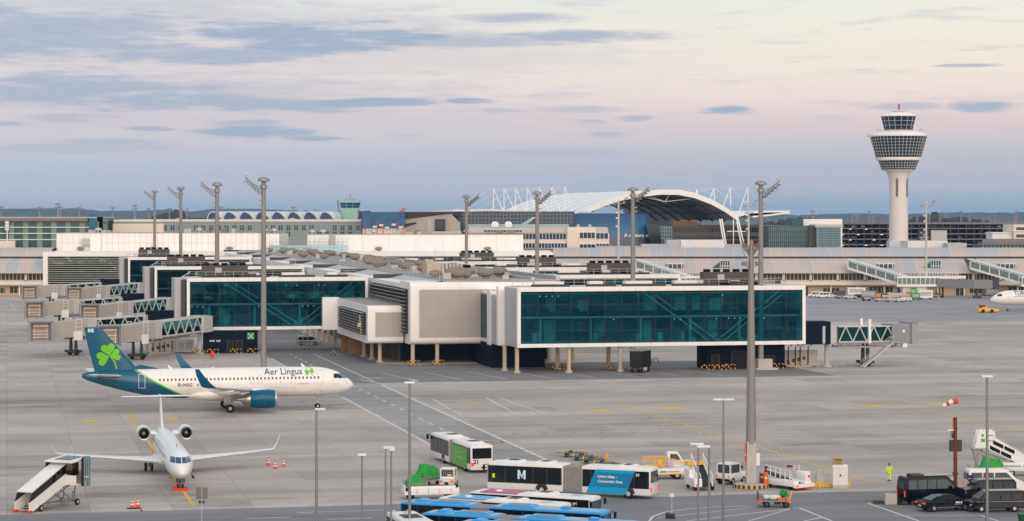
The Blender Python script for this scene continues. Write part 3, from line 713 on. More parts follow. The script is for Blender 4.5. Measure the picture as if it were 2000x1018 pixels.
    for i in range(3): d.bar((2.12,-1.5,.55+i*.6),(2.12,1.5,.55+i*.6),.09,.09,2)
    for y in (-1.2,1.2): d.bar((2.14,y,.2),(2.14,y,2.6),.09,.09,2)
    d.build('roller_shutter', [mat('shutter_brown',(.34,.27,.2),.6), beige, paint], cab)
    n_ = MB(); n_.at(T3(length+1.5,0,ze-.35,cabdir)); n_.box(1.95,3.3,-2.25,-2.05,-.1,3.75); n_.box(1.95,3.3,2.05,2.25,-.1,3.75); n_.box(1.95,3.3,-2.25,2.25,3.6,3.8); n_.build('bellows_canopy', greym, cab)
    o_ = MB(); o_.at(T3(length+1.5,0,ze-.35,cabdir)); o_.lathe([(0,0),(.28,.02),(.25,.1),(0,.14)],12,'y',0,(.4,-2.05,2.2)); o_.lathe([(0,0),(.28,.02),(.25,.1),(0,.14)],12,'y',0,(.4,1.92,2.2)); o_.box(.3,1.2,-1.9,-1.2,-.7,0); o_.build('lamp', paint, cab)
    if connector:
        q = MB(); L, hd = connector; q.at(Matrix.Rotation(hd,4,'Z')); q.box(0,L,-2.0,2.0,4.15,8.2); q.build('connector', dblue, root)
    if stairs:
        s_ = MB(); tp = Vector((length-.6,-2.1,ze)); bt = Vector((length-7.2,-3.4,.1))
        for off in (0,1.0): s_.bar(tp+Vector((0,-off,0)),bt+Vector((0,-off,0)),.12,.35); s_.bar(tp+Vector((0,-off,1.05)),bt+Vector((0,-off,1.05)),.07)
        for i in range(18): p_ = tp+(bt-tp)*i/18; s_.box(p_.x-.14,p_.x+.14,p_.y-1.0,p_.y,p_.z,p_.z+.05)
        for i in range(6): p_ = tp+(bt-tp)*i/5; s_.bar(p_,p_+Vector((0,0,1.05)),.05); s_.bar(p_-Vector((0,1,0)),p_+Vector((0,-1,1.05)),.05)
        s_.box(length-1,length+1,-3.2,-1.8,ze-.1,ze); s_.build('side_stairs', lgrey, root)
    return root
def aim(p, q): d = Vector(q)-Vector(p); return math.atan2(d.y,d.x), math.hypot(d.x,d.y)
pA = ABuv(395,695); cA = (-73.5,50)            # rotunda and cab of the front bridge, apron grid
for i, db_ in enumerate((0,100.4,223.4)):
    nth = ('nearest','middle','farthest')[i]
    A0 = W(-49.0,66.0+db_); A1 = W(-66.8,45.0+db_); h, L = aim(A0,A1)
    jet_bridge('glass walled passenger bridge standing in front of the %s left wing'%nth, h, A0, L, -PI/2+TH-h+.08, .9)
    B0 = W(-59.0,74.0+db_); B1 = W(-78.5,63.5+db_); h, L = aim(B0,B1)
    jet_bridge('bridge joined by a dark blue box to the end of the %s left wing'%nth, h, B0, L, -PI/2+TH-h+.08, .9, (8.2, -h+TH))
C0 = W(57.4,2.6); C1 = W(69.6,3.7); h, L = aim(C0,C1)
jet_bridge('passenger bridge with open side stairs right of the large right glass wing', h, C0, L, .05, .1, (6.4, PI+TH-h), True, .9)
# plant below the right bridge
pl = thing('ground_power_plant', 'beige air supply cabinets with pipes beside the right dark blue base', 'plant', W(49.8,3.0), TH)
m_ = MB(); m_.box(0,6.4,1.2,3.2,.2,2.9); m_.box(.2,5,0,1.1,0,.3); m_.build('cabinet', [mat('plant_beige',(.42,.39,.35),.6,var=.15)], pl)
m_ = MB()
for x0 in (.6,1.6,2.6,3.6): m_.box(x0,x0+.5,1.1,1.2,.5+.2*x0,1.1+.2*x0)
for x0 in (.9,2.2,3.1,4.6): m_.tube([(x0,1,0),(x0,1,3.6),(x0+.8,1.4,3.9)],.1)
m_.build('pipe', dgrey, pl)
m_ = MB(); railing(m_,(4,-.6,0),(11,-.6,0),.6,1.5); m_.build('low_rail', lgrey, pl)
pl2 = dup(pl, W(-58.8,67.5), TH, 'beige air supply cabinets with pipes behind the nearest left bridge')
for i,(a,b,l) in enumerate(((-53.4,68,'grey ground supply unit behind the wheels of the front left bridge'),)):
    q = thing('ground_supply_unit', l, 'cabinet', W(a,b), TH); m_ = MB(); m_.cbox(0,3.4,0,1.8,.3,2.6,.08); m_.build('housing', lgrey, q)
    m_ = MB(); m_.box(.3,1.5,-.03,.02,.6,2.2); m_.box(1.8,3.1,-.03,.02,.6,2.2); m_.build('door', greym, q)
# ---------- old terminal along the far apron edge ----------
Y0 = 766
rp1 = mat('roof_panel_warm', lin(190,176,168), .55, .0, .03, .05); rp2 = mat('roof_panel_cool', lin(168,172,178), .5, .0, .03, .05); rp3 = mat('roof_panel_grey', lin(180,172,168), .52, .0, .03, .05)  # pinkish and bluish reflections put into the roof panel colours
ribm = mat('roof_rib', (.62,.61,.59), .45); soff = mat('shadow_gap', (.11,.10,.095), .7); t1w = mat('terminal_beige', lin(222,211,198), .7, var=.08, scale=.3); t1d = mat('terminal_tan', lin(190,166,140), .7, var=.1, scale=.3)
winw = mat('window_warm_dark', (.05,.055,.04), .1, var=.5, scale=.3)
def concourse(label, x0, x1, gaps, seed):
    root = thing('concourse_building', label, 'terminal', ((x0+x1)/2, Y0, 0)); ox = (x0+x1)/2; rng = random.Random(seed)
    a0, a1 = x0-ox, x1-ox
    b = MB(); b.box(a0,a1,2.2,30,0,7.9); b.box(a0,a1,12,30,7.9,13.1); b.build('wall', t1d, root)
    b = MB(); b.box(a0,a1,.2,2.2,3.5,3.75); b.box(a0,a1,0,.25,3.75,4.9); b.build('balcony', t1w, root)
    b = MB(); n = int((a1-a0)/1.3); b.box(a0,a1,1.8,2.1,5.0,7.5,0)
    for i in range(n+1):
        q = a0+(a1-a0)*i/n; b.box(q-.07,q+.07,1.65,1.85,5.0,7.6,1)
        if i % 7 == 3: b.box(q,q+.8,1.6,1.85,5.0,7.6,1)
    b.box(a0,a1,1.6,1.8,4.95,5.25,1); b.box(a0,a1,1.6,1.85,7.45,7.75,1); b.build('window_band', [winw, t1w], root)
    q = a0+1
    while q < a1-6:
        b = MB(); L = rng.choice((1.6,3.2,5.5,8)); hh = rng.choice((2.2,2.7)); b.box(q,min(q+L,a1-1),2.1,2.25,rng.choice((0,.9)),hh+.3)
        k = q
        while k < min(q+L,a1-1): b.box(k-.06,k+.06,2.02,2.12,0,2.9,1); k += 1.4
        q += L+rng.choice((1.5,3,5)); b.build('ground_window', [winw, t1w], root)
    b = MB()
    for i in range(int((a1-a0)/9)): b.box(a0+3+i*9,a0+3.5+i*9,1.2,2.2,0,3.6)
    b.build('pilaster', t1w, root)
    # lower roof, then the shadow gap, then the barrel roof above
    low = [(-.2,7.75),(1.5,8.9),(4,10.3),(7,11.6),(9.5,12.35)]; up = [(11.2,12.95),(11.9,13.7),(13.2,14.6),(15.2,15.3),(18,15.75),(21,15.9),(26,15.7),(30,14.6)]
    for nm, pr, st in (('lower_roof',low,4.35),('barrel_roof',up,4.1)):
        m = MB(); rb = MB(); n = int((a1-a0)/st)
        for i in range(n):
            u, v = a0+(a1-a0)*i/n, a0+(a1-a0)*(i+1)/n
            if nm == 'lower_roof' and any(g0-ox < (u+v)/2 < g1-ox for g0,g1 in gaps): continue
            k = rng.choice((0,0,1,2,2)) if nm != 'lower_roof' else rng.choice((0,0,0,2,1))
            m.loft([[(u,y,z) for y,z in pr],[(v,y,z) for y,z in pr]], k, False, False)
            for c,d in zip(pr,pr[1:]): rb.bar((u,c[0],c[1]+.03),(u,d[0],d[1]+.03),.16,.14)
        if nm == 'lower_roof': m.box(a0,a1,-.2,0,7.55,7.8,0)
        m.build(nm, [rp1,rp2,rp3], root); rb.build('seam_pattern', ribm, root)
    m = MB(); m.box(a0,a1,9.5,12.2,11.6,12.5,1); m.box(a0,a1,11.0,11.3,12.75,13.0,0); m.build('gutter_and_shade_strip', [dgrey, soff], root)  # dark strip paints the shade between the two roofs
    return root
concourse('far terminal concourse with barrel roof right of the white pier', X(1082,Y0), X(2000,Y0)+60, [(X(1242,Y0),X(1262,Y0)),(X(1655,Y0),X(1672,Y0)),(X(1893,Y0),X(1910,Y0))], 5)
concourse('stretch of old terminal with barrel roof at the far left edge', X(0,Y0)-60, X(84,Y0), [], 6)
def gate(label, u):
    """sloping glazed walkway, glazed landing on a block, grey bridge"""
    r = thing('gate_walkway', label, 'walkway', (X(u,Y0),Y0,0), 0, 'glazed walkways of the far terminal')
    a, b = Vector((0,-1,9.3)), Vector((16.5,-15,4.0)); d = (b-a); n = Vector((-d.y,d.x,0)).normalized()*1.5
    m = MB()
    for sg in (-1,1):
        m.loft([[a+n*sg+Vector((0,0,.6)),a+n*sg+Vector((0,0,2.4))],[b+n*sg+Vector((0,0,.6)),b+n*sg+Vector((0,0,2.4))]],0,False,False)
    m.build('side_glass', mat('gate_glass',lin(118,136,128),.2,var=.3,scale=.4), r)
    m = MB()
    for sg in (-1,1):
        m.bar(a+n*sg,b+n*sg,.3,.7); m.bar(a+n*sg+Vector((0,0,2.5)),b+n*sg+Vector((0,0,2.5)),.25,.3)
        for k in range(7): p = a+d*k/6+n*sg; m.bar(p,p+Vector((0,0,2.5)),.28,.28)
    m.build('frame', paint, r)
    m = MB(); m.loft([[p+n*1.25+Vector((0,0,2.75)),p-n*1.25+Vector((0,0,2.75)),p-n*1.25+Vector((0,0,3.0)),p+n*1.25+Vector((0,0,3.0))] for p in (a-d*.04,b+d*.03)]); m.build('roof', mat('pale_blue_roof',lin(196,206,214),.4), r)
    m = MB(); m.box(13,27,-17,-13,3.6,4.4); m.box(13,27,-17,-13,6.4,6.9); m.box(13.3,26.7,-16.7,-13.3,4.4,6.4,1)
    for k in range(10): m.box(13+k*1.53,13.2+k*1.53,-17.0,-16.6,4.4,6.4)
    m.box(14,27,-17,-13,6.9,7.1); l = m.build('glazed_landing', [paint, mat('gate_glass',(0,0,0))], r)
    m = MB(); railing(m,(14,-16.8,7.1),(34,-13,7.1),1.0,1.0,.06); m.box(27,36,-15,-12,6.2,7.1); m.build('roof_railing', paint, l)
    m = MB(); m.box(15,23,-16,-11,0,3.6); m.box(16,22,-16.05,-16,1.2,1.9,1); m.build('support_block', [t1w, t1d], r)
    m = MB(); m.loft([[(26,-17.4,3.6),(26,-14.4,3.6),(26,-14.4,6.3),(26,-17.4,6.3)],[(37,-24,3.2),(37,-21,3.2),(37,-21,6.0),(37,-24,6.0)],[(43,-24,3.2),(43,-21,3.2),(43,-21,6.0),(43,-24,6.0)]]); m.build('grey_bridge', mat('bridge_slate',(.22,.22,.23),.5), r)
    m = MB(); m.tube([(28,-17,0),(28,-17,3.6)],.35); m.tube([(38,-22.5,0),(38,-22.5,3.2)],.4); m.box(37,39.5,-23.5,-21.5,0,.9); m.box(43,45,-24.3,-20.7,2.9,6.3); m.build('bridge_support', dgrey, r)
    m = MB(); m.prism([(24,8.6),(31,8.6),(31,11.6),(28,11.6)],2.2,5,0); f = m.build('dormer', gglass, r)
    m = MB()
    for k in range(5): m.box(27.6+k*.82,27.75+k*.82,2.0,2.25,8.6,11.4)
    m.box(27.6,31,2.0,2.25,9.9,10.1); m.build('dormer_frame', paint, f)
    m = MB(); m.box(10,15,2,5,8.6,10.6); f = m.build('dormer', gglass, r); m = MB()
    for k in range(4): m.box(10+k*1.5,10.2+k*1.5,1.9,2.05,8.6,10.6)
    m.box(9.6,15.4,1.8,5,10.6,10.85); m.build('dormer_frame', paint, f)
gate('sloping glazed walkway behind the right end of the right glass wing', 1247)
gate('sloping glazed walkway above the parked ground vehicles', 1660)
gate('sloping glazed walkway nearest the right edge, behind the white airliner nose', 1898)
for u,v in ((1800,545),(1865,547)):
    m = MB(); d=Y0-.6; m.lathe([(0,0),(1.0,0),(1.0,.2),(0,.2)],8,'y',0,(0,0,0)); o = m.build('gate_sign', yel); tag(o,'yellow gate sign board %s on the far terminal balcony'%('left of the tall lamp mast' if u<1805 else 'farther right between window bands'),'sign','yellow gate signs'); o.location=(X(u,d),d,Z(v,d))

# ---------- head building where the pier meets the old terminal ----------
hx0, hx1 = X(85,Y0), X(1080,Y0)
hd = thing('head_building', 'white head building with horizontally louvred green glass at far left', 'terminal', (hx0,Y0-1,0)); L = hx1-hx0
m = MB(); m.box(0,1.6,0,40,0,14.8); m.box(1.6,L-3,0,40,13.3,14.8); m.box(0,L-6,6,40,0,13.3)
m.prism([(L-3,13.3),(L,13.3),(L+.0,14.2),(L-.5,14.6),(L-1.2,14.8),(L-3,14.8)],0,40); m.build('shell', clad, hd)
gx = X(262,Y0)-hx0
m = MB(); m.quad([(1.6,.8,.5),(L-6,.8,.5),(L-6,.8,13.3),(1.6,.8,13.3)]); m.build('glazing', glassmat('olive_glass',(.16,.22,.12),(.25,.34,.3),.10,wave=.2), hd)
m = MB(); m.box(1.6,L-6,4.4,4.6,0,13.3); m.build('interior', mat('interior_olive',(.16,.17,.10),.7,var=.4,scale=.12), hd)
m = MB()
for i in range(17): m.box(1.6,gx,.3,.75,1.6+i*.72,1.72+i*.72)
m.build('louvre', mat('louvre_pale',(.62,.64,.56),.5), hd)
m = MB()
for i in range(11): m.box(1.6+i*2.75,1.72+i*2.75,.7,.85,.5,13.3)
for z in (9.5,11,12.3): m.box(gx,L-6,.72,.84,z,z+.08)
m.build('mullions', mull, hd)
# white upper storeys on its roof
seamm = mat('panel_seam',(.46,.44,.42),.6)
def upper(label, u0, u1, vt, d, ret, seams, seed):
    x0, x1 = X(u0,d), X(u1,d); r = thing('white_upper_storey', label, 'building', (x0,d,14.75)); rng = random.Random(seed); h = Z(vt,d)-14.75; w_ = x1-x0
    m = MB(); m.box(0,w_,0,34,0,h); m.build('wall', clad, r)
    m = MB(); m.box(-.1,w_+.1,-.12,.3,h,h+.18,0); m.box(0,w_,0,34,h,h+.1,1)
    for k in range(seams): m.box(w_*k/seams,w_*k/seams+.09,-.03,0,0,h,0)
    if seams > 20: m.box(0,w_,-.03,0,h*.45,h*.45+.08,0)
    m.build('panel_joint', [seamm, roofm], r)
    m = MB()
    for k in range(int(w_/9)):
        q = rng.uniform(1,w_-3); s_ = rng.uniform(.8,2); m.box(q,q+s_*1.4,rng.uniform(1,8),rng.uniform(9,10),h+.1,h+.6+rng.random()*1.1,int(rng.random()<.5))
    m.build('roof_plant', [roofb, lgrey], r)
    m = MB()
    for k in range(max(2,int(w_/24))): q = (k+.4)*w_/max(2,int(w_/24)); m.lathe([(.6,h),(.6,h+.9),(1.3,h+1.0),(1.15,h+1.6),(.5,h+2.0),(0,h+2.05)],12,'z',0,(q,3,0))
    m.build('vent_cowl', roofl, r, True)
    m = MB()
    for k in range(int(w_/22)): q=(k+.5)*w_/int(w_/22)+rng.uniform(-4,4); m.lathe([(.4,0),(.5,.5),(1.3,.7),(1.2,1.2),(.3,1.5)],10,'z',0,(q,-1.6,0))
    m.build('roof_vent', roofb, r, True)
    return r
uL = upper('white upper storey with fine vertical seams at left', 110, 505, 456, 790, 0, 36, 1)
m = MB(); m.box(12.0,13.6+2,-1.6,0,0,4.6); m.box(9,12,-1.4,0,2,4.2,1); m.build('stair_head', [clad, cladg], uL)
upper('short set back white storey beside the blue terrace', 600, 642, 459, 812, 0, 3, 4)
upper('plain white upper storey with wide panels in the centre', 655, 1022, 459, 786, 0, 7, 2)
upper('small bluish white storey behind the tallest left mast', 507, 545, 457, 806, 0, 2, 8)
tr = thing('roof_terrace', 'pale blue roof terrace with curved railing between the white storeys', 'terrace', (X(600,775),775,14.7))
m = MB(); n=20
pts = [(-13.0+26*k/n, -2.2*math.sin(PI*k/n)) for k in range(n+1)]
m.prism(pts+[(13,9),(-13,9)],0,2.1,0,'xy'); m.build('deck', mat('terrace_pale_blue',lin(176,210,222),.4), tr)
m = MB()
for c,d in zip(pts,pts[1:]):
    for z in (.4,1.2,2.0,2.9): m.bar((c[0],c[1]-.15,z+.2),(d[0],d[1]-.15,z+.2),.06)
    m.bar((c[0],c[1]-.15,0),(c[0],c[1]-.15,3.2),.07)
railing(m,(-13,9,2.1),(13,9,2.1),2.2,1.6,.05); m.build('railing', steel, tr)

# ---------- buildings behind ----------
def block(name, label, u0, u1, vt, vb, d, depth, m, cat='building'):
    x0, x1 = X(u0,d), X(u1,d); r = thing(name, label, cat, (x0,d,0)); b = MB(); b.box(0,x1-x0,0,depth,0,Z(vt,d)); b.build('wall', m, r); return r, x1-x0, (lambda v: Z(v,d))
# green glass office, far left
r, w_, zz = block('glass_office', 'long green glass office block with white floor lines at far left', -40, 190, 426, 480, 870, 40, gglass)
m = MB()
for i in range(9): m.box(i*5.4+.4,i*5.4+2.4,-.06,0,0,zz(433))
m.build('pale_blind', mat('glass_blind',lin(120,140,128),.4,var=.2,scale=.2), r)
m = MB()
for v in (444,456,468): m.box(0,w_,-.4,0,zz(v)-.15,zz(v)+.15)
m.build('floor_line', paint, r)
m = MB(); m.box(-2,w_-3.5,-1.5,38,zz(432),zz(426),0); m.box(-2,w_,-1,38,zz(426),zz(424),1); m.build('roof_edge', [mat('roof_brown',(.22,.18,.15),.7), lgrey], r)
m = MB(); m.box(w_-3,w_,-.8,12,0,zz(418)); m.build('stair_tower', mat('deep_teal_glass',lin(24,100,124),.3,var=.2), r)
m = MB(); m.box(-1,14,-2.5,0,zz(490),zz(470)); m.build('low_annexe', t1w, r)
m = MB(); m.tube([(11,-2,0),(11,-2,zz(432))],.25); 
for v in (437,443,450): m.box(10.3,11.7,-2.5,-1.6,zz(v),zz(v)+.9)
m.build('antenna_pole', paint, r)
# grey green terminal with window grid
r, w_, zz = block('window_grid_terminal', 'grey green terminal with rows of small dark windows behind the white storeys', 222, 705, 433, 480, 900, 50, mat('grey_green_glass',lin(128,146,144),.3,var=.06,scale=.1))
gw = MB(); gw.box(-.75,.75,-.1,0,-.9,.9,0); gw.box(-.06,.06,-.13,-.1,-.9,.9,1); gw.box(-.75,.75,-.13,-.1,-.04,.04,1); w0 = gw.build('window', [wglass, lgrey], r)
w0.location = (8,0,zz(445)); rng = random.Random(4)
for k in range(1,30):
    if rng.random()<.85: child_copy(w0, r, (8+k*3.05,0,zz(445)))
for k in range(12,30):
    if rng.random()<.7: child_copy(w0, r, (8+k*3.05,0,zz(457)))
m = MB(); m.box(0,w_,-.3,50,zz(433),zz(429)); m.box(0,20,-2,0,zz(470),zz(437)); m.build('parapet', t1w, r)
m = MB()
for k in range(60): m.box(k*w_/60,k*w_/60+.07,-.05,0,0,zz(433))
for v in (441,449,457,465): m.box(0,w_,-.05,0,zz(v),zz(v)+.1)
m.build('facade_grid', greym, r)
m = MB()
for i,q in enumerate((25,48,70,88)): m.lathe([(.7,zz(433)),(.7,zz(430)),(1.6,zz(429)),(1.2,zz(427)),(0,zz(426))],10,'z',0,(q,5,0))
m.build('roof_vent', lgrey, r)
# saw of eight glazed vaults
d = 960; r = thing('vaulted_roof_hall', 'row of white vaulted roofs with dark blue glazed gables on the left skyline', 'building', (X(405,d),d,0)); vw = (X(655,d)-X(405,d))/8
m = MB(); m.box(-1,8*vw+12,0,60,0,Z(432,d)); m.build('wall', mat('hall_grey',lin(165,175,178),.5), r)
for k in range(8):
    z0, h = Z(432,d), Z(413.5,d)-Z(432,d); sh = ((0,.12),(.05,.55),(.15,.85),(.3,1),(.45,.97),(.6,.85),(.75,.62),(.88,.32),(1,0)); x0 = k*vw
    arc = [(x0+vw*.97*f,z0+h*g*.97) for f,g in sh]
    m = MB(); m.prism([(x0,z0)]+arc,-.2,.2); g = m.build('gable_glass', bglass, r)
    m = MB()
    for i in (3,5): m.bar((x0+vw*(.1+.13*i),-.25,z0),(x0+vw*(.02+.13*i*.8),-.25,z0+h*(1.05-.13*i)*.8),.05,.05)
    m.build('gable_bar', lgrey, g)
    m = MB(); m.prism([(x0-.1,z0)]+[(x0+vw*f,z0+h*q) for f,q in ((.0,.5),(.1,.85),(.3,1.03),(.6,1.0),(.85,.93),(1,.55))]+[(x0+vw,z0)],.4,55)
    for c,dd in zip(arc,arc[1:]): m.bar((c[0],-.4,c[1]),(dd[0],-.4,dd[1]),.24,.3)
    m.build('vault', mat('vault_white',lin(205,212,218),.4), r)
# small apron tower
d = 1000; r = thing('apron_tower', 'small green and white apron control tower on the left skyline', 'control tower', (X(684,d),d,0)); zz = lambda v: Z(v,d)
m = MB(); m.loft([[(x*q,y*q,z) for x,y in ((-3.2,-3.2),(3.2,-3.2),(3.2,3.2),(-3.2,3.2))] for q,z in ((1,0),(1,zz(428)),(1.13,zz(406)))]); m.build('shaft', mat('pale_green_panel',lin(140,184,172),.5), r)
m = MB(); m.loft([[(x*q,y*q,z) for x,y in ((-3.3,-3.3),(3.3,-3.3),(3.3,3.3),(-3.3,3.3))] for q,z in ((1.13,zz(406)),(1.28,zz(396)))]); m.build('cab_glass', bglass, r)
m = MB(); m.box(-4.3,4.3,-4.3,4.3,zz(396),zz(392)); m.box(-3.8,3.8,-4.0,-3.9,zz(401.5),zz(401)); 
for x_ in (-1.3,1.3): m.bar((x_,-3.8,zz(406)),(x_*1.1,-4.3,zz(396)),.15)
m.build('cab_frame', mat('pale_green_panel',(0,0,0)), r)
m = MB(); m.loft([[(x*q,y*q,z) for x,y in ((-3,-3),(3,-3),(3,3),(-3,3))] for q,z in ((1,zz(392)),(.75,zz(388)))],0); m.tube([(0,0,zz(388)),(0,0,zz(379))],.2,6); m.bar((-1.5,0,zz(381)),(1.5,0,zz(381)),.2); m.build('roof_antenna', greym, r)
m = MB(); m.bar((-4.4,-3,zz(430)),(-5.2,-3,zz(391)),.7,1.2); m.build('stair_flank', mat('stair_grey',lin(120,125,130),.5), r)
# blue poster block, brown roof hall
r, w_, zz = block('poster_building', 'square block covered by a mottled blue glass front', 708, 790, 446, 480, 880, 30, t1w)
m = MB(); m.box(0,w_,-.3,30,zz(446),zz(414)); m.build('blue_front', mat('mottled_blue_glass',lin(36,92,132),.25,var=.5,scale=.35), r)
m = MB(); 
for k in range(14): m.box(k*w_/14,k*w_/14+.07,-.38,-.3,zz(470),zz(414))
m.build('mullions', mat('mullion_blue',lin(30,70,104),.4), r)
m = MB()
for k,uu in enumerate((714,737,749,777,788)): m.box((uu-708)*.198-.15,(uu-708)*.198+.15,-.7,-.4,zz(470),zz(432 if k%2 else 440))
m.build('orange_post', mat('rust_orange',lin(190,95,60),.6), r)
m = MB()
for uu,vv in ((728,441),(741,438),(752,443),(765,437),(779,442)): m.box((uu-708)*.198,(uu-700)*.198,-.55,-.31,zz(vv+4),zz(vv))
m.build('pale_panel', t1w, r)
m = MB(); m.box(14,16,3,6,zz(414),zz(411)); m.build('roof_hatch', redc, r)
d = 890; r = thing('brown_roof_hall', 'beige hall under a dark brown pitched roof beside the blue glass block', 'building', (X(790,d),d,0)); k_ = d/F; zz = lambda v: Z(v,d)
q = lambda *p: [((u-790)*k_, zz(v)) for u,v in p]
m = MB(); m.prism(q((790,482),(898,482),(898,436),(882,418),(836,423),(790,428)),.0,30); m.build('wall', mat('hall_beige',lin(172,162,152),.7,var=.06,scale=.2), r)
m = MB(); m.prism(q((790,428),(836,422),(882,417),(898,425),(898,414),(790,414)),-.5,31); m.prism(q((790,438),(812,434),(814,437),(790,444)),-.3,0); m.build('roof', mat('aubergine_roof',lin(60,48,54),.6), r)
m = MB(); m.box(9,13,-.1,0,zz(475),zz(429)); m.box(11,21,-5,0,zz(482),zz(452)); m.build('lift_shaft', lgrey, r)
m = MB(); m.box(12,16,-2,0,zz(470),zz(428)); m.build('stair_glass', wglass, r)
m = MB(); m.tube([(13,5,zz(414)),(13,5,zz(402))],.12,6); m.tube([(16,5,zz(414)),(16,5,zz(402))],.12,6); m.box(12.5,16.5,4,6,zz(414),zz(411)); m.build('roof_antenna', lgrey, r)
# glass hall under the left canopy wing
d = 905; r = thing('dark_glass_hall', 'dark blue glass hall under the left wing of the tensile canopy', 'building', (X(885,d),d,0)); zz = lambda v: Z(v,d); k_=d/F
m = MB(); m.box(0,(1122-885)*k_,2,30,0,zz(413)); m.build('glass', mat('slate_glass',lin(48,66,82),.15,var=.35,scale=.15), r)
m = MB(); rng = random.Random(9)
for i in range(34): x_=i*1.42; m.box(x_,x_+.12,1.85,2,zz(440),zz(413)); 
for v in (420,427,434): m.box(0,48,1.85,2,zz(v),zz(v)+.12)
m.build('mullions', greym, r)
m = MB(); m.prism([(u*k_-885*k_,zz(v)) for u,v in ((1017,438),(1040,424),(1048,424),(1030,438))],.5,1.8); m.box(5,46,-1,1.5,zz(445),zz(438)); m.build('pale_lean_to', mat('pale_glass',lin(150,180,185),.2), r)
for i,u in enumerate((967,993)):
    m = MB(); m.lathe([(0,0),(.9,.15),(1.5,.5)],14,'z'); o = m.build('dish_antenna', paint, None, True); o.location=(X(u,900),900,zz(440)); o.rotation_euler=(R(65),0,0); tag(o,'white dish antenna %s on the glass hall'%('left of the pair' if i==0 else 'right of the pair'),'antenna','dish antennas')

# ---------- tensile canopy ----------
can = thing('canopy', 'huge arched white tensile canopy with masts on the skyline', 'canopy', (X(1283,950),950,0)); ox = X(1283,950)
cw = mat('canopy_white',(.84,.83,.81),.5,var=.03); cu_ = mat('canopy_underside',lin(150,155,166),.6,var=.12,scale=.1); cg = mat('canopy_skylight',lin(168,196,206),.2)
FA = [(1125,423),(1140,412),(1160,402),(1186,392),(1215,383),(1250,376),(1290,371.5),(1325,372),(1356,378),(1390,391),(1417,406),(1441,423)]
sec = []
NS = 9
for j in range(NS+1):
    dy = 130*j/NS; sh = -27.5*dy/130*1.25; sec.append([((u-1283)*950/F+sh, dy, Z(v,950)) for u,v in FA])
m = MB()
for j in range(NS):
    A, B = sec[j], sec[j+1]; mid = [tuple(A[i][k]*.16+B[i][k]*.84 for k in range(3)) for i in range(len(A))]
    m.loft([A,mid],0,False,False)
    m.loft([[ (p[0],p[1],p[2]) for p in mid[:7]],[(p[0],p[1],p[2]) for p in B[:7]]],1,False,False); m.loft([mid[6:],B[6:]],0,False,False)
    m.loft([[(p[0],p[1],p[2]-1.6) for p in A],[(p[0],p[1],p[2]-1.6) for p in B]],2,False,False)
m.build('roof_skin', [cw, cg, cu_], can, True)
m = MB()
for j in (0,):
    A = sec[j]; m.loft([[(p[0],-.6,p[2]-1.9),(p[0],1.2,p[2]-1.9),(p[0],1.2,p[2]+.3),(p[0],-.6,p[2]+.3)] for p in A])
m.build('front_arch', cw, can)
m = MB()
for j in range(1,NS+1):
    A = sec[j]
    for c,dd in zip(A,A[1:]): m.bar((c[0],c[1],c[2]-2.2),(dd[0],dd[1],dd[2]-2.2),.5,.7)
for i in range(1,11):
    for j in range(NS): m.bar((sec[j][i][0],sec[j][i][1],sec[j][i][2]-2.3),(sec[j+1][i][0],sec[j+1][i][1],sec[j+1][i][2]-2.3),.3,.4)
m.build('roof_rib', mat('truss_dark',lin(70,76,84),.6), can)
legs = MB()
for (u0,v0,u1,v1) in ((1441,424,1455,478),(1438,424,1449,478),(1410,428,1419,476),(1406,428,1415,476),(1125,424,1117,445),(1128,424,1120,445),(1100,432,1105,445),(1118,430,1086,446)):
    legs.bar(((u0-1283)*950/F,.5,Z(v0,950)),((u1-1283)*947/F,-3,Z(v1+12,947)),.55)
legs.bar(((1427-1283)*932/F,-18,0),((1427-1283)*932/F,-18,Z(428,932)),.35); legs.bar(((1415-1283)*932/F,-17.5,Z(452,932)),((1452-1283)*932/F,-17.5,Z(452,932)),.35)
legs.build('leg', cw, can)
m = MB()
def flatwing(p): m.loft([[( (u-1283)*950/F+sx, dy, Z(v,950)+q) for u,v in p for q in (0,)] + [((u-1283)*950/F+sx, dy, Z(v,950)-.7) for u,v in reversed(p)] for dy,sx in ((0,0),(60,-14))])
flatwing(((885,411),(950,409),(1010,410),(1060,415),(1090,421),(1104,425),(1124,424)))
m.build('left_wing_roof', cw, can)
m = MB(); flatwing(((1438,422),(1465,414),(1500,412),(1545,411.5),(1540,414),(1500,419),(1470,422)))
m.build('right_wing_roof', cw, can)
mk = None; d_=952
ML = [(964,367,410,982),(985,366,409,1005),(1007,365,409,1025),(1030,364,411,1047),(1053,363,414,1072),(1078,362,419,1097),(1103,361,425,1122)]
MR = [(1363,367,379,1360),(1396,366,392,1386),(1428,364,404,1413),(1462,363,424,1442)]
for (u,v0,v1,ul) in ML+MR:
    q = MB(); q_ = lambda uu,vv: ((uu-1283)*d_/F, 3, Z(vv,d_))
    q.bar(q_(u,v0),q_(u,v1),.32); q.bar(q_(u,v0),q_(ul,v1),.32); q.bar(q_(u,(v0+v1)/2),q_((u+ul)/2,(v0+v1)/2),.2); q.build('pylon', cw, can)
def cable(p,q,w_=.09): m = MB(); m.bar(p,q,w_); m.build('cable', paint, can)
for (u,v0,v1,ul) in ML: cable(q_(u,v0),q_(u-75,411)); cable(q_(u,v0+1),q_(u+60,378),.08)
for (u,v0,v1,ul) in MR: cable(q_(u,v0),q_(u+40,v1+6)); cable(q_(u,v0),q_(u-60,374),.08)
for p_,w_ in (((1237,380),.25),((1380,385),.25),((1314,372),.25),((1250,377),.2)): cable(q_(1300,394),q_(*p_),w_)
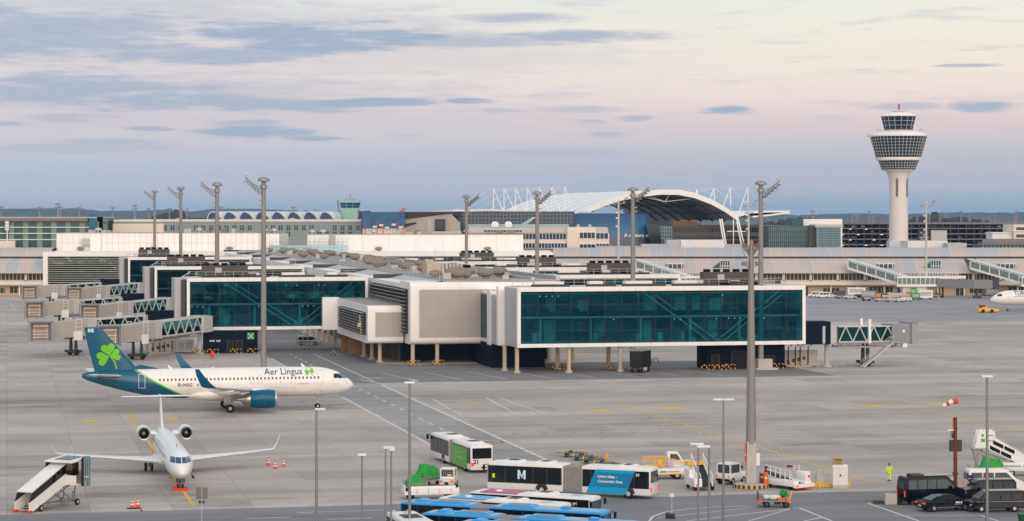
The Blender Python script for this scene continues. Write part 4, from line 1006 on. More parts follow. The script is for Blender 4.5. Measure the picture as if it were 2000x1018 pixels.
# printed blue banner wall, dark leaning glass, banded office
d = 930; r = thing('banner_wall', 'curved blue banner wall with white words under the canopy', 'banner', (X(1122,d),d,0)); k_=d/F; zz = lambda v: Z(v,d)
bm_ = bpy.data.materials.new('banner_print'); bm_.use_nodes=True; t = NT(bm_.node_tree); z_ = t.xyz(t.new('ShaderNodeTexCoord').outputs['Object'])[2]
mr = t.m('DIVIDE', t.m('SUBTRACT', z_, zz(482)), zz(417)-zz(482))
t.l.new(t.ramp(mr,[(0,lin(96,86,88)),(.2,lin(92,104,122)),(.45,lin(56,112,146)),(.75,lin(30,88,130)),(.97,lin(12,70,122)),(1,lin(14,60,100))]), t.n['Principled BSDF'].inputs['Base Color']); t.n['Principled BSDF'].inputs['Roughness'].default_value=.5
pts = [(0,0),(10,0),(20,.5),(26,.8),(29,2),(30.5,4)]
m = MB(); m.prism(pts+[(30.5,8),(0,8)],0,zz(417),0,'xy'); m.build('banner', bm_, r)
text('A century s', 2.05, Matrix.Translation(((1219-1122)*k_,-.15,zz(463))) @ UP, whitel, r, .045, 'LEFT')
m = MB(); 
for i in range(5): m.tube([(2+i*1.2,9,0),(2+i*1.2,9,zz(413-i%2))],.08,6)
m.box(2,6,8.5,9.5,zz(417),zz(414)); m.build('roof_plant', lgrey, r)
d = 925; r = thing('leaning_glass_block', 'dark leaning glass block right of the blue banner', 'building', (X(1262,d),d,0)); k_=d/F; zz = lambda v: Z(v,d); q=lambda *p: [((u-1262)*k_,zz(v)) for u,v in p]
m = MB(); m.prism(q((1271,485),(1293,485),(1287,440),(1262,440)),-1.5,20); m.build('dark_glass', mat('black_glass',(.006,.018,.024),.08), r)
m = MB(); m.prism(q((1293,485),(1312,485),(1312,441),(1287,441)),0,20); m.build('grid_glass', gglass, r)
m = MB()
for i in range(6): m.box((1288-1262+i*4.6)*k_,(1288-1262+i*4.6)*k_+.1,-.1,0,0,zz(441))
for v in (445,452,459,466): m.box(5.3,10.4,-.1,0,zz(v),zz(v)+.12)
m.build('mullions', lgrey, r)
def banded(label, u0, u1, vt, d, bands, wall, glass, n=24, name='banded_office'):
    r, w_, zz = block(name, label, u0, u1, vt, 485, d, 30, wall)
    m = MB(); e = MB()
    for (v0,v1) in bands:
        m.box(.6,w_-.2,-.08,0,zz(v1),zz(v0))
        for i in range(n): q = .6+(w_-.8)*i/n; e.box(q-.06,q+.06,-.14,-.08,zz(v1),zz(v0))
    m.build('window_band', glass, r); e.build('mullions', greym, r); return r
r = banded('grey office with dark window bands under the right half of the canopy', 1312, 1520, 440, 975, ((445,454),(461,467),(470,476)), mat('office_grey',lin(122,116,112),.6,var=.1), wglass, 44)
m = MB(); m.box(.5,(1364-1312)*.21,1,6,Z(440,975),Z(432,975)); m.build('timber_box', mat('timber_cladding',lin(176,136,98),.6), r)
banded('dark gridded glass office right of the canopy', 1500, 1583, 441, 905, ((443,452),(454,462),(464,472),(474,484)), mat('office_dark',lin(66,74,80),.4,var=.2), gglass, 20)
r,w_,zz = block('teal_glass_cube', 'small teal glass cube above the gridded office', 1547, 1569, 428, 440, 925, 10, gglass)
block('white_roof_box', 'long white flat box on the roofs left of the control tower', 1568, 1645, 428, 441, 928, 12, clad)
r = banded('slatted blue grey office left of the car park', 1595, 1642, 444, 900, [(446+i*4.5,448.6+i*4.5) for i in range(8)], mat('slat_grey',lin(120,136,140),.5), mat('slat_blue',lin(78,110,126),.3,var=.2), 3)
m = MB(); m.box(-.5,10.5,-.2,20,Z(444,900),Z(439,900)); m.build('roof_slab', lgrey, r)
block('dark_gap_building', 'dark brown block between the gridded office and the slatted office', 1580, 1597, 442, 485, 903, 20, mat('office_brown',lin(80,72,74),.6,var=.2))
# white terminal block with two rows of windows
d = 808; r = thing('white_terminal_block', 'white block with two rows of windows and a stair tower below the canopy', 'building', (X(915,d),d,0)); k_=d/F; zz = lambda v: Z(v,d); xx_=lambda u:(u-915)*k_
m = MB(); m.box(xx_(915),xx_(1108),1,20,0,zz(455)); m.box(xx_(1108),xx_(1164),0,20,0,zz(444)); m.box(xx_(1164),xx_(1190),.4,20,0,zz(456)); m.build('wall', t1w, r)
m = MB()
for (a_,b_) in ((915,1108),(1164,1188)): m.loft([[(xx_(a_),1.0-.6,zz(455)),(xx_(a_),3,zz(445)),(xx_(a_),20,zz(444))],[(xx_(b_),1-.6,zz(455)),(xx_(b_),3,zz(445)),(xx_(b_),20,zz(444))]],0,False,False)
m.build('sloped_roof', rp1, r)
m = MB(); e = MB()
for (a_,b_,v0,v1,y,tilt) in ((1020,1106,456,468,.9,0),(1020,1108,475,485,.2,1.2),(1132,1162,454,466,-.05,0),(1132,1162,477,486,-.05,0),(1164,1188,455,467,.3,0),(1164,1190,476,486,-.1,1),(945,1020,449,454,-.2,0)):
    n = max(3,int((b_-a_)/6.2)); m.add([(xx_(a_),y-tilt,zz(v1)),(xx_(b_),y-tilt,zz(v1)),(xx_(b_),y,zz(v0)),(xx_(a_),y,zz(v0))],[(0,1,2,3)])
    for i in range(n+1): u=a_+(b_-a_)*i/n; e.bar((xx_(u),y-tilt-.06,zz(v1)),(xx_(u),y-.06,zz(v0)),.13)
    for vv in (v0,v1): e.bar((xx_(a_),y-.06-(tilt if vv==v1 else 0),zz(vv)),(xx_(b_),y-.06-(tilt if vv==v1 else 0),zz(vv)),.14)
m.build('window_band', mat('deep_blue_window',lin(34,58,78),.08,var=.4,scale=.3), r); e.build('mullions', paint, r)
m = MB(); railing(m,(xx_(930),2,zz(444)),(xx_(1108),2,zz(444)),.9,1.5); 
for u in (1040,1127,1150): m.box(xx_(u),xx_(u)+1,3,5,zz(444),zz(439))
m.build('roof_plant', lgrey, r)
r,w_,zz = block('white_plant_room', 'white ribbed plant room on the far concourse roof', 1330, 1415, 469, 490, 800, 12, paint)
m = MB(); 
for i in range(34): m.box(i*w_/34,i*w_/34+.05,-.04,0,0,zz(469))
m.build('rib', cladg, r)
m = MB(); m.box(-5,0,1,10,0,zz(469)); m.box(-14,0,-2,6,0,zz(477)); m.box(-30,-14,-1,6,0,zz(481)); m.box(w_,w_+7,0,8,0,zz(478)); m.build('side_wing', cladg, r)

# ---------- multi-storey car park ----------
d = 1080; r = thing('car_park', 'dark open multi-storey car park behind the control tower', 'car park', (X(1641,d),d,0)); k_=d/F; zz = lambda v: Z(v,d); Lp = (2040-1641)*k_
m = MB(); dz = (zz(446)-zz(488))/4
for i in range(6): z = zz(488)+dz*i; m.box(0,Lp,0,34,z-.35,z+.15)
m.box(0,Lp,-1,34,zz(437)-.3,zz(437)+.2); m.build('deck', mat('deck_grey',lin(120,118,124),.6), r)
m = MB(); m.box(0,Lp,30,34,0,zz(437)); m.build('back_wall', mat('dark_deck',(.035,.042,.07),.8), r)
m = MB()
for i in range(26): m.box(i*Lp/26,i*Lp/26+.3,-.1,.3,0,zz(437))
m.build('post', mat('post_slate',lin(86,88,100),.6), r)
m = MB()
for i in range(5):
    for k in range(26):
        if (k*7+i*3)%5<2 and k<9: m.box(k*Lp/26+1,k*Lp/26+2.2,3,3.2,zz(488)+dz*i+2.0,zz(488)+dz*i+2.14)
m.build('deck_lamp', emat('deck_light',(1,.78,.5),2.5), r)
m = MB(); m.box((1792-1641)*k_,(1815-1641)*k_,-1,-.6,zz(470),zz(450)); sg = m.build('advert_board', mat('advert_slate',(.035,.035,.05),.5), r)
text('01', .9, Matrix.Translation(((1797-1641)*k_,-1.05,zz(456))) @ UP, whitel, sg, .02, 'LEFT')
m = MB(); m.prism([((1803-1641)*k_+x,zz(462)+z) for x,z in ((0,0),(.5,0),(.35,1),(.9,2.2),(.3,1.4),(-.3,1.4),(-.6,2.2),(-.1,1))],-1.06,-1.0); m.build('antler_emblem', lgrey, sg)
for i,v in enumerate((464.5,468)): m = None; text(('Die Autovermietung','Ihre nächste Fahrt')[i] if False else ('die Reservierung','Parkhaus Plaza')[i], .62, Matrix.Translation(((1796-1641)*k_,-1.05,zz(v))) @ UP, whitel, sg, .01, 'LEFT')
m = MB(); m.box((1817-1641)*k_,(1848-1641)*k_,-2,6,0,zz(450)); m.build('ramp_house', lgrey, r)
carm = [mat('far_car_dark',(.02,.022,.03),.2), mat('far_car_grey',(.12,.13,.15),.25), mat('far_car_white',(.5,.5,.5),.3)]
def simple_car(m_):
    m = MB(); m.profile([(-2.2,.3),(-2.2,.85),(-1.5,.95),(-1.0,1.42),(.5,1.42),(1.2,.95),(2.1,.8),(2.2,.3)],1.75,.9,1.42,1.35); o = m.build('parked_car', m_, None, bevel=.06)
    g = MB(); g.profile([(-1.3,.98),(-.9,1.36),(.45,1.36),(1.0,.98)],1.72,.9,1.42,1.40); g.build('window', vglass, o)
    for x in (-1.35,1.35):
        for y in (-.8,.8): wh = MB(); wh.lathe([(.12,-.1),(.32,-.1),(.32,.1),(.12,.1)],12,'y',0,(x,y,.32)); wh.build('wheel', black, o, True)
    return o
c3 = [simple_car(q) for q in carm]; rng = random.Random(12); first = [1,1,1]
DK = ('lowest','second','third','fourth','top')
for i in range(5):
    for k in range(21):
        if rng.random() < (.85 if i==4 else .5):
            j = rng.choice((0,0,1,1,2)) if i==4 else rng.choice((0,0,1))
            o = c3[j] if first[j] else copy_tree(c3[j]); first[j]=0
            o.location = (X(1641,d)+2+k*Lp/21+rng.uniform(-.3,.3), d+4, zz(488)+dz*i+.16); o.rotation_euler=(0,0,rng.choice((PI/2,-PI/2)) if i<4 else rng.choice((PI/2,0)))
            tag(o,'%s car parked on the %s deck of the far car park'%(('black','grey','white')[j],DK[i]),'car','%s cars on the %s car park deck'%(('black','grey','white')[j],DK[i]))

# ---------- control tower ----------
d = 1040; ct = thing('control_tower', 'tall white airport control tower with flared glazed head', 'control tower', (X(1755,d),d,0)); zz = lambda v: Z(v,d); s_ = F/d
tw = mat('tower_concrete',lin(214,206,202),.6,var=.03,scale=.08,streak=True)
m = MB(); m.lathe([(4.35,0),(4.3,zz(440)),(4.15,zz(360)),(4.3,zz(352)),(5.1,zz(340)),(5.6,zz(335)),(5.7,zz(332))],40,'z'); m.build('shaft', tw, ct, True)
m = MB()
for a_ in (-1.9,-.65):
    for i in range(16): m.box(4.2*math.cos(a_)-.45,4.2*math.cos(a_)+.45,4.2*math.sin(a_)-.35,4.2*math.sin(a_)+.1,zz(384)+i*.66,zz(384)+i*.66+.45)
m.build('slot_window', dgrey, ct)
def ring(name, prof, n, rows, m_, parent):
    mb = MB(); mb.lathe(prof,n,'z'); o = mb.build(name, m_, parent)
    e = MB(); (r0,z0),(r1,z1) = prof
    for i in range(n):
        a_ = 2*PI*i/n; c,s2 = math.cos(a_),math.sin(a_); e.bar((r0*c,r0*s2,z0),(r1*c,r1*s2,z1),.10)
    for k in range(rows+1):
        rr = r0+(r1-r0)*k/rows+.05; z = z0+(z1-z0)*k/rows; e.lathe([(rr,z-.045),(rr+.07,z-.045),(rr+.07,z+.045),(rr,z+.045)],n,'z')
    e.build('glazing_bar', paint, o); return o
tg = mat('tower_glass',lin(26,42,54),.08,var=.3,scale=.3,spec=.3)
ring('lower_glazing', [(7.6,zz(333)),(9.2,zz(314))], 40, 4, tg, ct); ring('main_glazing', [(10.3,zz(308)),(12.9,zz(267))], 44, 7, tg, ct); ring('cab_glazing', [(6.5,zz(254)),(8.0,zz(228))], 16, 3, tg, ct)
m = MB(); m.lathe([(5.5,zz(335)),(7.8,zz(333)),(7.6,zz(332))],40,'z'); m.lathe([(9.3,zz(314)),(10.2,zz(313)),(10.4,zz(308)),(9.8,zz(307))],40,'z'); m.lathe([(12.9,zz(267)),(13.1,zz(265)),(12.6,zz(263)),(9.6,zz(257)),(6.5,zz(255))],44,'z'); m.lathe([(8.0,zz(228)),(8.3,zz(227)),(8.1,zz(226)),(5.2,zz(220)),(0,zz(219))],32,'z'); m.build('roof_ring', clad, ct, True)
m = MB(); m.tube([(0,0,zz(219)),(0,0,zz(205))],.25); m.lathe([(0,0),(.8,0),(.8,.4),(0,.4)],10,'z',0,(0,0,zz(217)))
for a_ in (-4.3,4.3): m.tube([(a_,0,zz(222)),(a_,0,zz(201))],.07,6)
m.lathe([(3,zz(219)),(3,zz(217.5)),(2.8,zz(217.5))],16,'z'); m.build('aerial', lgrey, ct)
m = MB(); m.lathe([(0,0),(.55,.3),(.35,1.2),(.6,2.0),(0,2.6)],10,'z',0,(.2,0,zz(214))); m.build('red_beacon', mat('beacon_red',(.5,.06,.04),.5), ct)
m = MB(); m.box(-14.3,-11.8,-3,-1,zz(268),zz(263)); m.bar((-13,-2,zz(266)),(-9.3,-2,zz(334)),.14); 
for i in range(10): m.tube([(6*math.cos(i*.63),6*math.sin(i*.63),zz(335)),(6.6*math.cos(i*.63),6.6*math.sin(i*.63),zz(331))],.06,6)
for a_ in (-10,10,-8.8,9.2): m.tube([(a_,-3,zz(257)),(a_,-3,zz(252))],.3,6)
m.build('service_crane', lgrey, ct)
r,w_,zz = block('tower_base', 'pale grey box at the foot of the control tower', 1737, 1773, 471, 490, 1030, 8, mat('base_grey',lin(196,200,204),.5))
r,w_,zz = block('ribbed_white_hall', 'white ribbed hall right of the tower foot', 1773, 1851, 471, 490, 1000, 20, paint)
m = MB()
for i in range(30): m.box(i*w_/30,i*w_/30+.06,-.05,0,0,zz(471))
m.build('rib', cladg, r)
block('grey_low_hall', 'low grey hall right of the ribbed white hall', 1851, 1888, 475, 490, 990, 15, lgrey)
r,w_,zz = block('pitched_glass_hall', 'long hall with grey pitched roof and glazed front at the right edge', 1920, 2040, 478, 490, 880, 20, gglass)
m = MB(); m.add([(-.5,-.8,zz(477)),(w_,-.8,zz(477)),(w_,8,zz(467)),(1.5,8,zz(467))],[(0,1,2,3)]); m.box(0,w_,-.6,-.3,zz(479),zz(477)); m.build('roof', mat('hall_roof',lin(120,112,104),.7), r)
m = MB()
for i in range(16): m.box(i*1.5,i*1.5+.12,-.1,0,0,zz(478))
m.build('mullions', paint, r)
r,w_,zz = block('stepped_white_building', 'stepped white building at the right edge above the pitched hall', 1980, 2050, 439, 480, 900, 20, t1w)
m = MB(); m.box(-8,0,2,14,0,zz(456)); m.box(-8.4,0,1.6,14,zz(456),zz(454)); m.box(-.4,14,-.4,10,zz(452),zz(450)); m.build('step', clad, r)
m = MB(); 
for v in (444,458): m.box(1,13,-.1,0,zz(v+6),zz(v))
m.build('window', winw, r)

# ---------- hills, far woods ----------
def ridge(name, d, prof, m, thick, jit, kind):
    rng = random.Random(d); mb = MB(); pts = []
    n = 1600; u0, u1 = -500, 2500
    for i in range(n+1):
        u = u0+(u1-u0)*i/n; k = 0
        for (a,va),(b,vb) in zip(prof,prof[1:]):
            if a <= u <= b: f = (u-a)/(b-a); f = f*f*(3-2*f); k = va+(vb-va)*f
        pts.append((X(u,d), Z(k,d)+rng.uniform(-1,1)*jit))
    mb.loft([[(x,d,0) for x,z in pts],[(x,d+thick*.25,z*.7) for x,z in pts],[(x,d+thick*.6,z) for x,z in pts],[(x,d+thick,0) for x,z in pts]],0,False,False)
    o = mb.build(name, m, None, True); o['kind'] = kind; return o
hillm = mat('forest_hill',(.03,.042,.035),.95,var=.5,scale=.002); fieldm = mat('field_hill',(.06,.065,.05),.95,var=.5,scale=.001)
ridge('hills', 11000, [(-500,411),(0,407),(40,407),(90,413),(180,412),(240,409),(300,414),(340,408),(430,408),(520,411),(600,413),(700,416),(900,420),(1100,420),(1500,416),(1560,420),(1640,421),(1760,418),(1850,420),(1930,417),(2000,416),(2500,414)], hillm, 2500, 6, 'structure')
ridge('low_hills', 8500, [(-500,416),(0,414),(200,416),(400,415),(700,418),(1200,420),(1560,422),(1800,421),(2000,419),(2500,418)], fieldm, 1500, 3, 'structure')
wm2 = mat('bare_wood',(.04,.034,.034),.95,var=.4,scale=.02)
mb = MB(); rng = random.Random(77)
for i in range(2600):
    d = rng.uniform(2600,4200); u = rng.uniform(-300,2300)
    k = 22 if (150<u<350 or 1660<u<1830 or 700<u<860) else 14
    h = rng.uniform(.7,1.2)*k*1.15*(.8+.4*math.sin(u*.021)); x = X(u,d); w_ = h*.55
    n = 6; a0 = rng.random()*6
    ring_ = lambda q,z: [(x+w_*q*math.cos(a0+t*2*PI/n)*rng.uniform(.75,1.2), d+w_*q*math.sin(a0+t*2*PI/n), z*rng.uniform(.9,1.08)) for t in range(n)]
    mb.loft([ring_(.5,.05),ring_(1,h*.35),ring_(.9,h*.65),ring_(.35,h)])
o = mb.build('far_wood', wm2); o['kind']='stuff'; o['label']='dark band of bare woods along the horizon'; o['category']='wood'
# ---------- light masts ----------
def mast(h):
    r = thing('light_mast', '', 'light mast', (0,0,0), 0, 'tall apron light masts')
    m = MB(); m.tube([(0,0,0),(0,0,h*.5),(0,0,h-.6)],[.52,.46,.38],14); m.lathe([(.62,0),(.62,.5)],14,'z'); m.build('pole', mastm, r, True)
    m = MB(); m.lathe([(.5,h-.6),(1.05,h-.5),(1.05,h-.15),(.75,h+.1),(.1,h+.25)],18,'z'); m.lathe([(.45,h-1.9),(.62,h-1.8),(.62,h-1.3),(.45,h-1.2)],14,'z'); m.build('head', steel, r, True)
    a = MB(); p0 = Vector((-.4,0,h-3.0)); p1 = Vector((-3.3,0,h-.4)); up = Vector((0,0,.85))
    for y in (-.35,.35):
        o = Vector((0,y,0)); a.bar(p0+o,p1+o,.11); a.bar(p0+o+up,p1+o+up*.7,.11)
        for i in range(6):
            c = p0+(p1-p0)*i/6+o; e = p0+(p1-p0)*(i+1)/6+o; a.bar(c,e+up*.85,.07); a.bar(c+up*.85,c,.07)
    a.bar((-.4,0,h-1.4),(-2.6,0,h-1.0),.08); arm = a.build('lattice_arm', mat('arm_steel',(.16,.16,.165),.5,.4), r)
    for i in range(5):
        f = MB(); c = p0+(p1-p0)*(i+.7)/5
        f.box(c.x-.34,c.x+.34,-.75,-.3,c.z-.25,c.z+.12); f.bar((c.x,-.3,c.z),(c.x,.3,c.z),.08); f.build('floodlight', greym, arm)
    f = MB(); 
    for z in (.6,1.5): f.box(-.9,-.35,-.3,.3,h-3.6-z,h-3.3-z)
    f.build('junction_box', greym, r)
    l = MB(); l.tube([(-2.9,0,h-.2),(-2.9,0,h+.75)],.04,6); l.lathe([(0,0),(.10,.05),(.10,.2),(0,.28)],10,'z',1,(-2.9,0,h+.75)); l.build('obstruction_lamp', [greym, rlight], r)
    return r
M0 = mast(34.0)
MS = [(515,345,403.5,0,'light mast standing in front of the left glass wing, tallest in view'),(424,355,468,0,'light mast second from the tallest left one, behind the left wing roof'),(353,364,592,0,'light mast third from the tallest left one, behind the middle left wing'),(302,371,715,0,'light mast fourth from the tallest left one, over the louvred head building'),
      (1486,352,400.8,PI,'light mast in front of the right glass wing with grey base box'),(1236,365,462,PI,'light mast behind the right glass wing left of the arch centre'),(1049,373,530,PI,'light mast rising left of the white window block'),(911,380,600,PI,'light mast in front of the plain white upper storey')]
for i,(u,v,d,rz,l) in enumerate(MS):
    o = M0 if i == 0 else copy_tree(M0); o['label'] = l; o.location = (X(u,d),d,0); o.rotation_euler = (0,0,rz+.15*(1 if rz==0 else -1)); k = Z(v,d)/34.3; o.scale = (1,1,k)
b = thing('mast_base_box', 'light grey concrete box at the foot of the right wing mast', 'cabinet', G(1489,722), TH); m = MB(); m.box(-1.0,1.6,-.9,.9,.35,1.9); m.box(-1.6,2.4,-1.6,1.4,0,.35); m.build('block', conc, b, bevel=.04)
# slim lamp towers at the far terminal
def slim(u,v,d,label):
    r = thing('lamp_tower', label, 'light mast', (X(u,d),d,0), 0, 'slim lamp towers at the far terminal'); h = Z(v,d)
    m = MB(); m.tube([(0,0,0),(0,0,h)],[.5,.28],10); m.build('pole', mat('pole_pale',lin(190,186,182),.5), r, True)
    m = MB(); m.bar((-1.6,0,h-1.2),(2,0,h-1.0),.18); m.bar((-1,0,h-3.6),(1.4,0,h-3.6),.18)
    for x_,z in ((-1.5,-1),(1.8,-.8),(-.9,-3.4),(1.2,-3.4),(2.2,.3),(2.8,.7)): m.box(x_-.4,x_+.4,-.4,.3,h+z-.3,h+z+.25)
    m.bar((.2,0,h-2),(3.2,0,h+1.0),.12); m.build('lamp_frame', greym, r)
    m = MB()
    for z in (-4.4,-6.2,-9): m.box(-.9,-.4,-.5,0,h+z,h+z+.5)
    m.build('white_lamp', paint, r)
    m = MB(); m.lathe([(0,0),(.16,.1),(.16,.3),(0,.36)],8,'z',0,(0,0,h+.1)); m.build('obstruction_lamp', rlight, r)
slim(1208,391,760,'slim lamp tower in front of the blue banner wall'); slim(1809,397,752,'slim lamp tower right of the control tower'); slim(1462,396,762,'slim lamp tower just behind the foreground concrete mast')
# far flood masts
fm = thing('flood_mast','','light mast',(0,0,0),0,'far flood masts on the horizon'); m = MB(); m.tube([(0,0,0),(0,0,34)],[.55,.38],8); m.build('pole', mat('far_mast',lin(150,145,145),.6), fm)
m = MB()
for z in (31,33):
    m.bar((-1.1,0,z),(1.1,0,z),.25)
    for x_ in (-1.1,0,1.1): m.box(x_-.3,x_+.3,-.5,.2,z-.2,z+.6)
m.build('lamp_cluster', mat('far_lamp',lin(120,118,124),.6), fm)
FMS = [(3,401,1400),(77,403,1500),(113,395,1300),(118,401,1350),(155,403,1500),(220,403,1400),(263,398,1300),(290,405,1600),(331,405,1500),(365,406,1650),(432,402,1300),(468,406,1600),(573,402,1350),(617,408,1700),(788,405,1300),(1587,410,1250),(1664,419,1300),(1698,411,1500),(1705,419,1300),(1815,419,1350),(1836,417,1400),(1877,411,1500),(1893,418,1400),(1933,418,1450),(1944,417,1500),(1982,416,1300),(1986,411,1500),(1791,420,1400)]
for i,(u,v,d) in enumerate(FMS):
    o = fm if i == 0 else copy_tree(fm); o.location=(X(u,d),d,0); k=Z(v,d)/34.3; o.scale=(k,k,k); o['label']='thin far flood mast on the horizon '+('left of the vaulted roofs' if u<400 else 'behind the vaulted roofs' if u<800 else 'left of the control tower' if u<1720 else 'right of the control tower'); o['group']='far flood masts '+('left' if u<400 else 'at the vaulted roofs' if u<800 else 'left of the tower' if u<1720 else 'right of the tower')
for u,l in ((1848,'right of the control tower'),(1673,'left of the control tower')):
    py = thing('power_pylon','far lattice power pylon on the horizon '+l,'pylon',(X(u,5200),5200,0)); m = MB(); h=Z(411 if u>1800 else 414,5200)
    for sx in (-1,1):
        for sy in (-1,1): m.bar((3*sx,3*sy,0),(.4*sx,.4*sy,h),.5)
    for z,w_ in ((.95,5),(.82,8),(.7,6)): m.bar((-w_,0,h*z),(w_,0,h*z),.6)
    for i in range(8): m.bar((-3+i*.32,0,h*i/8),(3-i*.36,0,h*(i+1)/8),.35)
    m.build('lattice', greym, py)
# foreground concrete mast on its striped island
p = G(1467,952); nm_ = thing('concrete_mast','foreground concrete mast with lattice head on a striped round island','light mast',p)
m = MB(); m.lathe([(1.72,0),(1.72,.34),(1.6,.4),(0,.4)],36,'z'); isl = m.build('island', conc, nm_)
st_ = bpy.data.materials.new('kerb_stripes'); st_.use_nodes=True; t=NT(st_.node_tree); q=t.xyz(t.new('ShaderNodeTexCoord').outputs['Object'])
ck = t.m('GREATER_THAN', t.m('FRACT', t.m('MULTIPLY', t.m('ARCTAN2',q[1],q[0]), 3.2)), .5); t.l.new(t.mix(ck,(.05,.045,.04,1),lin(206,168,84)), t.n['Principled BSDF'].inputs['Base Color']); t.n['Principled BSDF'].inputs['Roughness'].default_value=.8
m = MB(); m.lathe([(1.74,.02),(1.76,.02),(1.76,.36),(1.74,.36)],48,'z'); m.build('striped_kerb', st_, isl)
HM = Z(478,p.y)
m = MB()
for k,(z0,z1,r0,r1) in enumerate(((4.4,HM,.52,.24),)): m.tube([(0,0,z0),(0,0,z1)],[r0,r1],14)
m.build('pole', mastm, nm_, True)
m = MB(); m.loft([[(x*q_,y*q_,z) for x,y in ((-.5,-.45),(.5,-.45),(.5,.45),(-.5,.45))] for q_,z in ((1.0,.4),(.92,4.6))]); m.build('foot', conc, nm_, bevel=.05)
m = MB(); m.box(.5,.85,-.2,.25,2.2,3.4); m.build('cabinet', paint, nm_)
m = MB(); m.box(-.62,-.52,-.3,.3,3.4,4.4,0); m.box(-.62,-.52,-.3,.3,2.6,3.1,1); m.build('warning_plate', [orange, redc], nm_)
m = MB(); up=Vector((0,0,.55))
for sg in (-1,1):
    p0=Vector((.1*sg,0,HM-1.2)); p1=Vector((.95*sg,0,HM-.1)); 
    for y in (-.2,.2):
        o=Vector((0,y,0)); m.bar(p0+o,p1+o,.06); m.bar(p0+o+up*1.4,p1+o+up,.06)
        for i in range(4): c=p0+(p1-p0)*i/4+o; e=p0+(p1-p0)*(i+1)/4+o; m.bar(c,e+up,.045); m.bar(c,c+up,.045)
    m.bar((.1*sg,0,HM-2.3),(1.0*sg,0,HM-1.9),.06); m.box(.7*sg-.25,.7*sg+.25,-.3,.2,HM-2.1,HM-1.7); m.bar((.95*sg,0,HM-.3),(.1*sg,0,HM-2.4),.05)
m.build('lattice_head', mat('arm_steel',(0,0,0)), nm_)
m = MB(); m.lathe([(0,0),(.16,.05),(.16,.35),(0,.45)],10,'z',0,(.05,0,HM)); m.build('obstruction_lamp', mat('amber_lamp',(.55,.22,.06),.4), nm_)
# two small bins on the island
for dx,mt,l in ((1.25,orange,'orange cylindrical bin on the striped mast island'),(.95,mat('dark_red',(.20,.02,.02),.5),'dark red fire extinguisher case on the striped mast island')):
    o = thing('bin' if mt is orange else 'extinguisher_case', l, 'bin' if mt is orange else 'case', p+Vector((dx+.15,-.35 if mt is orange else .5,.4))); m = MB(); m.lathe([(.2,0),(.24,1.0),(.27,1.0),(.27,1.12),(.2,1.14),(0,1.16)],16,'z') if mt is orange else m.prism([(-.2,0),(.2,0),(.28,.85),(-.2,1.0)],-.2,.2); m.build('body', mt, o)
    m = MB(); m.box(-.1,.1,-.3,-.26,.5,.7); m.build('sticker', paint, o)
# slim lamp posts near the viewer
def lamp(u, v, d, heads, label, r0=.10):
    h = Z(v,d); o = thing('lamp_post', label, 'street lamp', (X(u,d),d,0), 0, 'slim lamp posts along the near road')
    m = MB(); m.tube([(0,0,0),(0,0,h)],[r0,r0*.62],10); m.build('pole', mat('lamp_pole',(.27,.27,.27),.4,.6,.06), o, True)
    for (x0,x1) in heads:
        m = MB(); m.cbox(x0,x1,-.22,.22,h-.05,h+.10,.03); m.build('lamp_head', mat('lamp_head_white',lin(225,225,222),.4), o)
    return o
lamp(618,800,178,[(-.1,.72)],'lamp post with one short head below the teal airliner nose wheel',.13)
lamp(800,748,182,[(-.42,.42)],'tall lamp post with square head left of the green bus',.14)
lamp(707,889,160,[(-.30,.30)],'short lamp post with square head in the lower left middle')
lamp(753,875,162,[(-.15,.62)],'left one of two lamp posts standing close together',.09); lamp(764,879,150,[(-.1,.26)],'right one of two lamp posts standing close together',.09)
lamp(1413,781,196,[(-.92,-.02),(.02,.92)],'lamp post with two long heads left of the concrete mast',.12)
lamp(1364,868,172,[(-.62,-.0),(0,.4)],'lamp post in front of the mobile stairs, the left of a pair',.1); lamp(1385,873,160,[(-.86,.05)],'lamp post in front of the mobile stairs, the right of a pair',.12)
lamp(1928,736,176,[(-.42,.42)],'lamp post with square head in front of the black vans',.14)
lamp(2001,985,140,[(-.6,.2)],'lamp post at the right edge seen only by its lamp head') if False else None
# signs
def rsign(u,vb,vt,label,cols):
    p = G(u,vb); s = F/p.y; h = Z(vt,p.y); o = thing('road_sign', label, 'sign', p); m = MB(); m.tube([(0,0,0),(0,0,h)],.045,8); m.build('post', lgrey, o)
    for (x0,x1,z0,z1,mt) in cols:
        m = MB(); m.box(x0,x1,-.04,.0,h+z0,h+z1); m.build('panel', mt, o)
    return o
sbk = mat('sign_back',(.16,.165,.15),.5)
rsign(394,1035,952,'grey back of a double road sign near the regional jet',[(-.5,-.04,-1.0,.0,sbk),(.04,.5,-1.0,.0,sbk),(-.26,-.04,-1.4,-1.15,dgrey),(.06,.26,-1.4,-1.15,dgrey)])
rs = rsign(1312,1008,964,'small white sign on a thin post beside the blue bus',[(-.2,.2,-.3,0,paint)])
# runway guide lamps set into the yellow line
for i,(u,v) in enumerate(((1240,798),(1271,810),(1300,820),(1333,833),(1367,845),(1403,855),(1439,866),(1479,878),(1521,890),(1565,903))):
    q = thing('guide_lamp','small amber guide lamp lit in the yellow line','guide lamp',G(u,v),0,'amber guide lamps along the yellow line'); m = MB(); m.lathe([(.16,0),(.14,.05),(0,.06)],12,'z'); m.build('housing', dgrey, q); m = MB(); m.box(-.035,.035,-.15,-.13,.015,.04); m.build('lens', ylight, q)
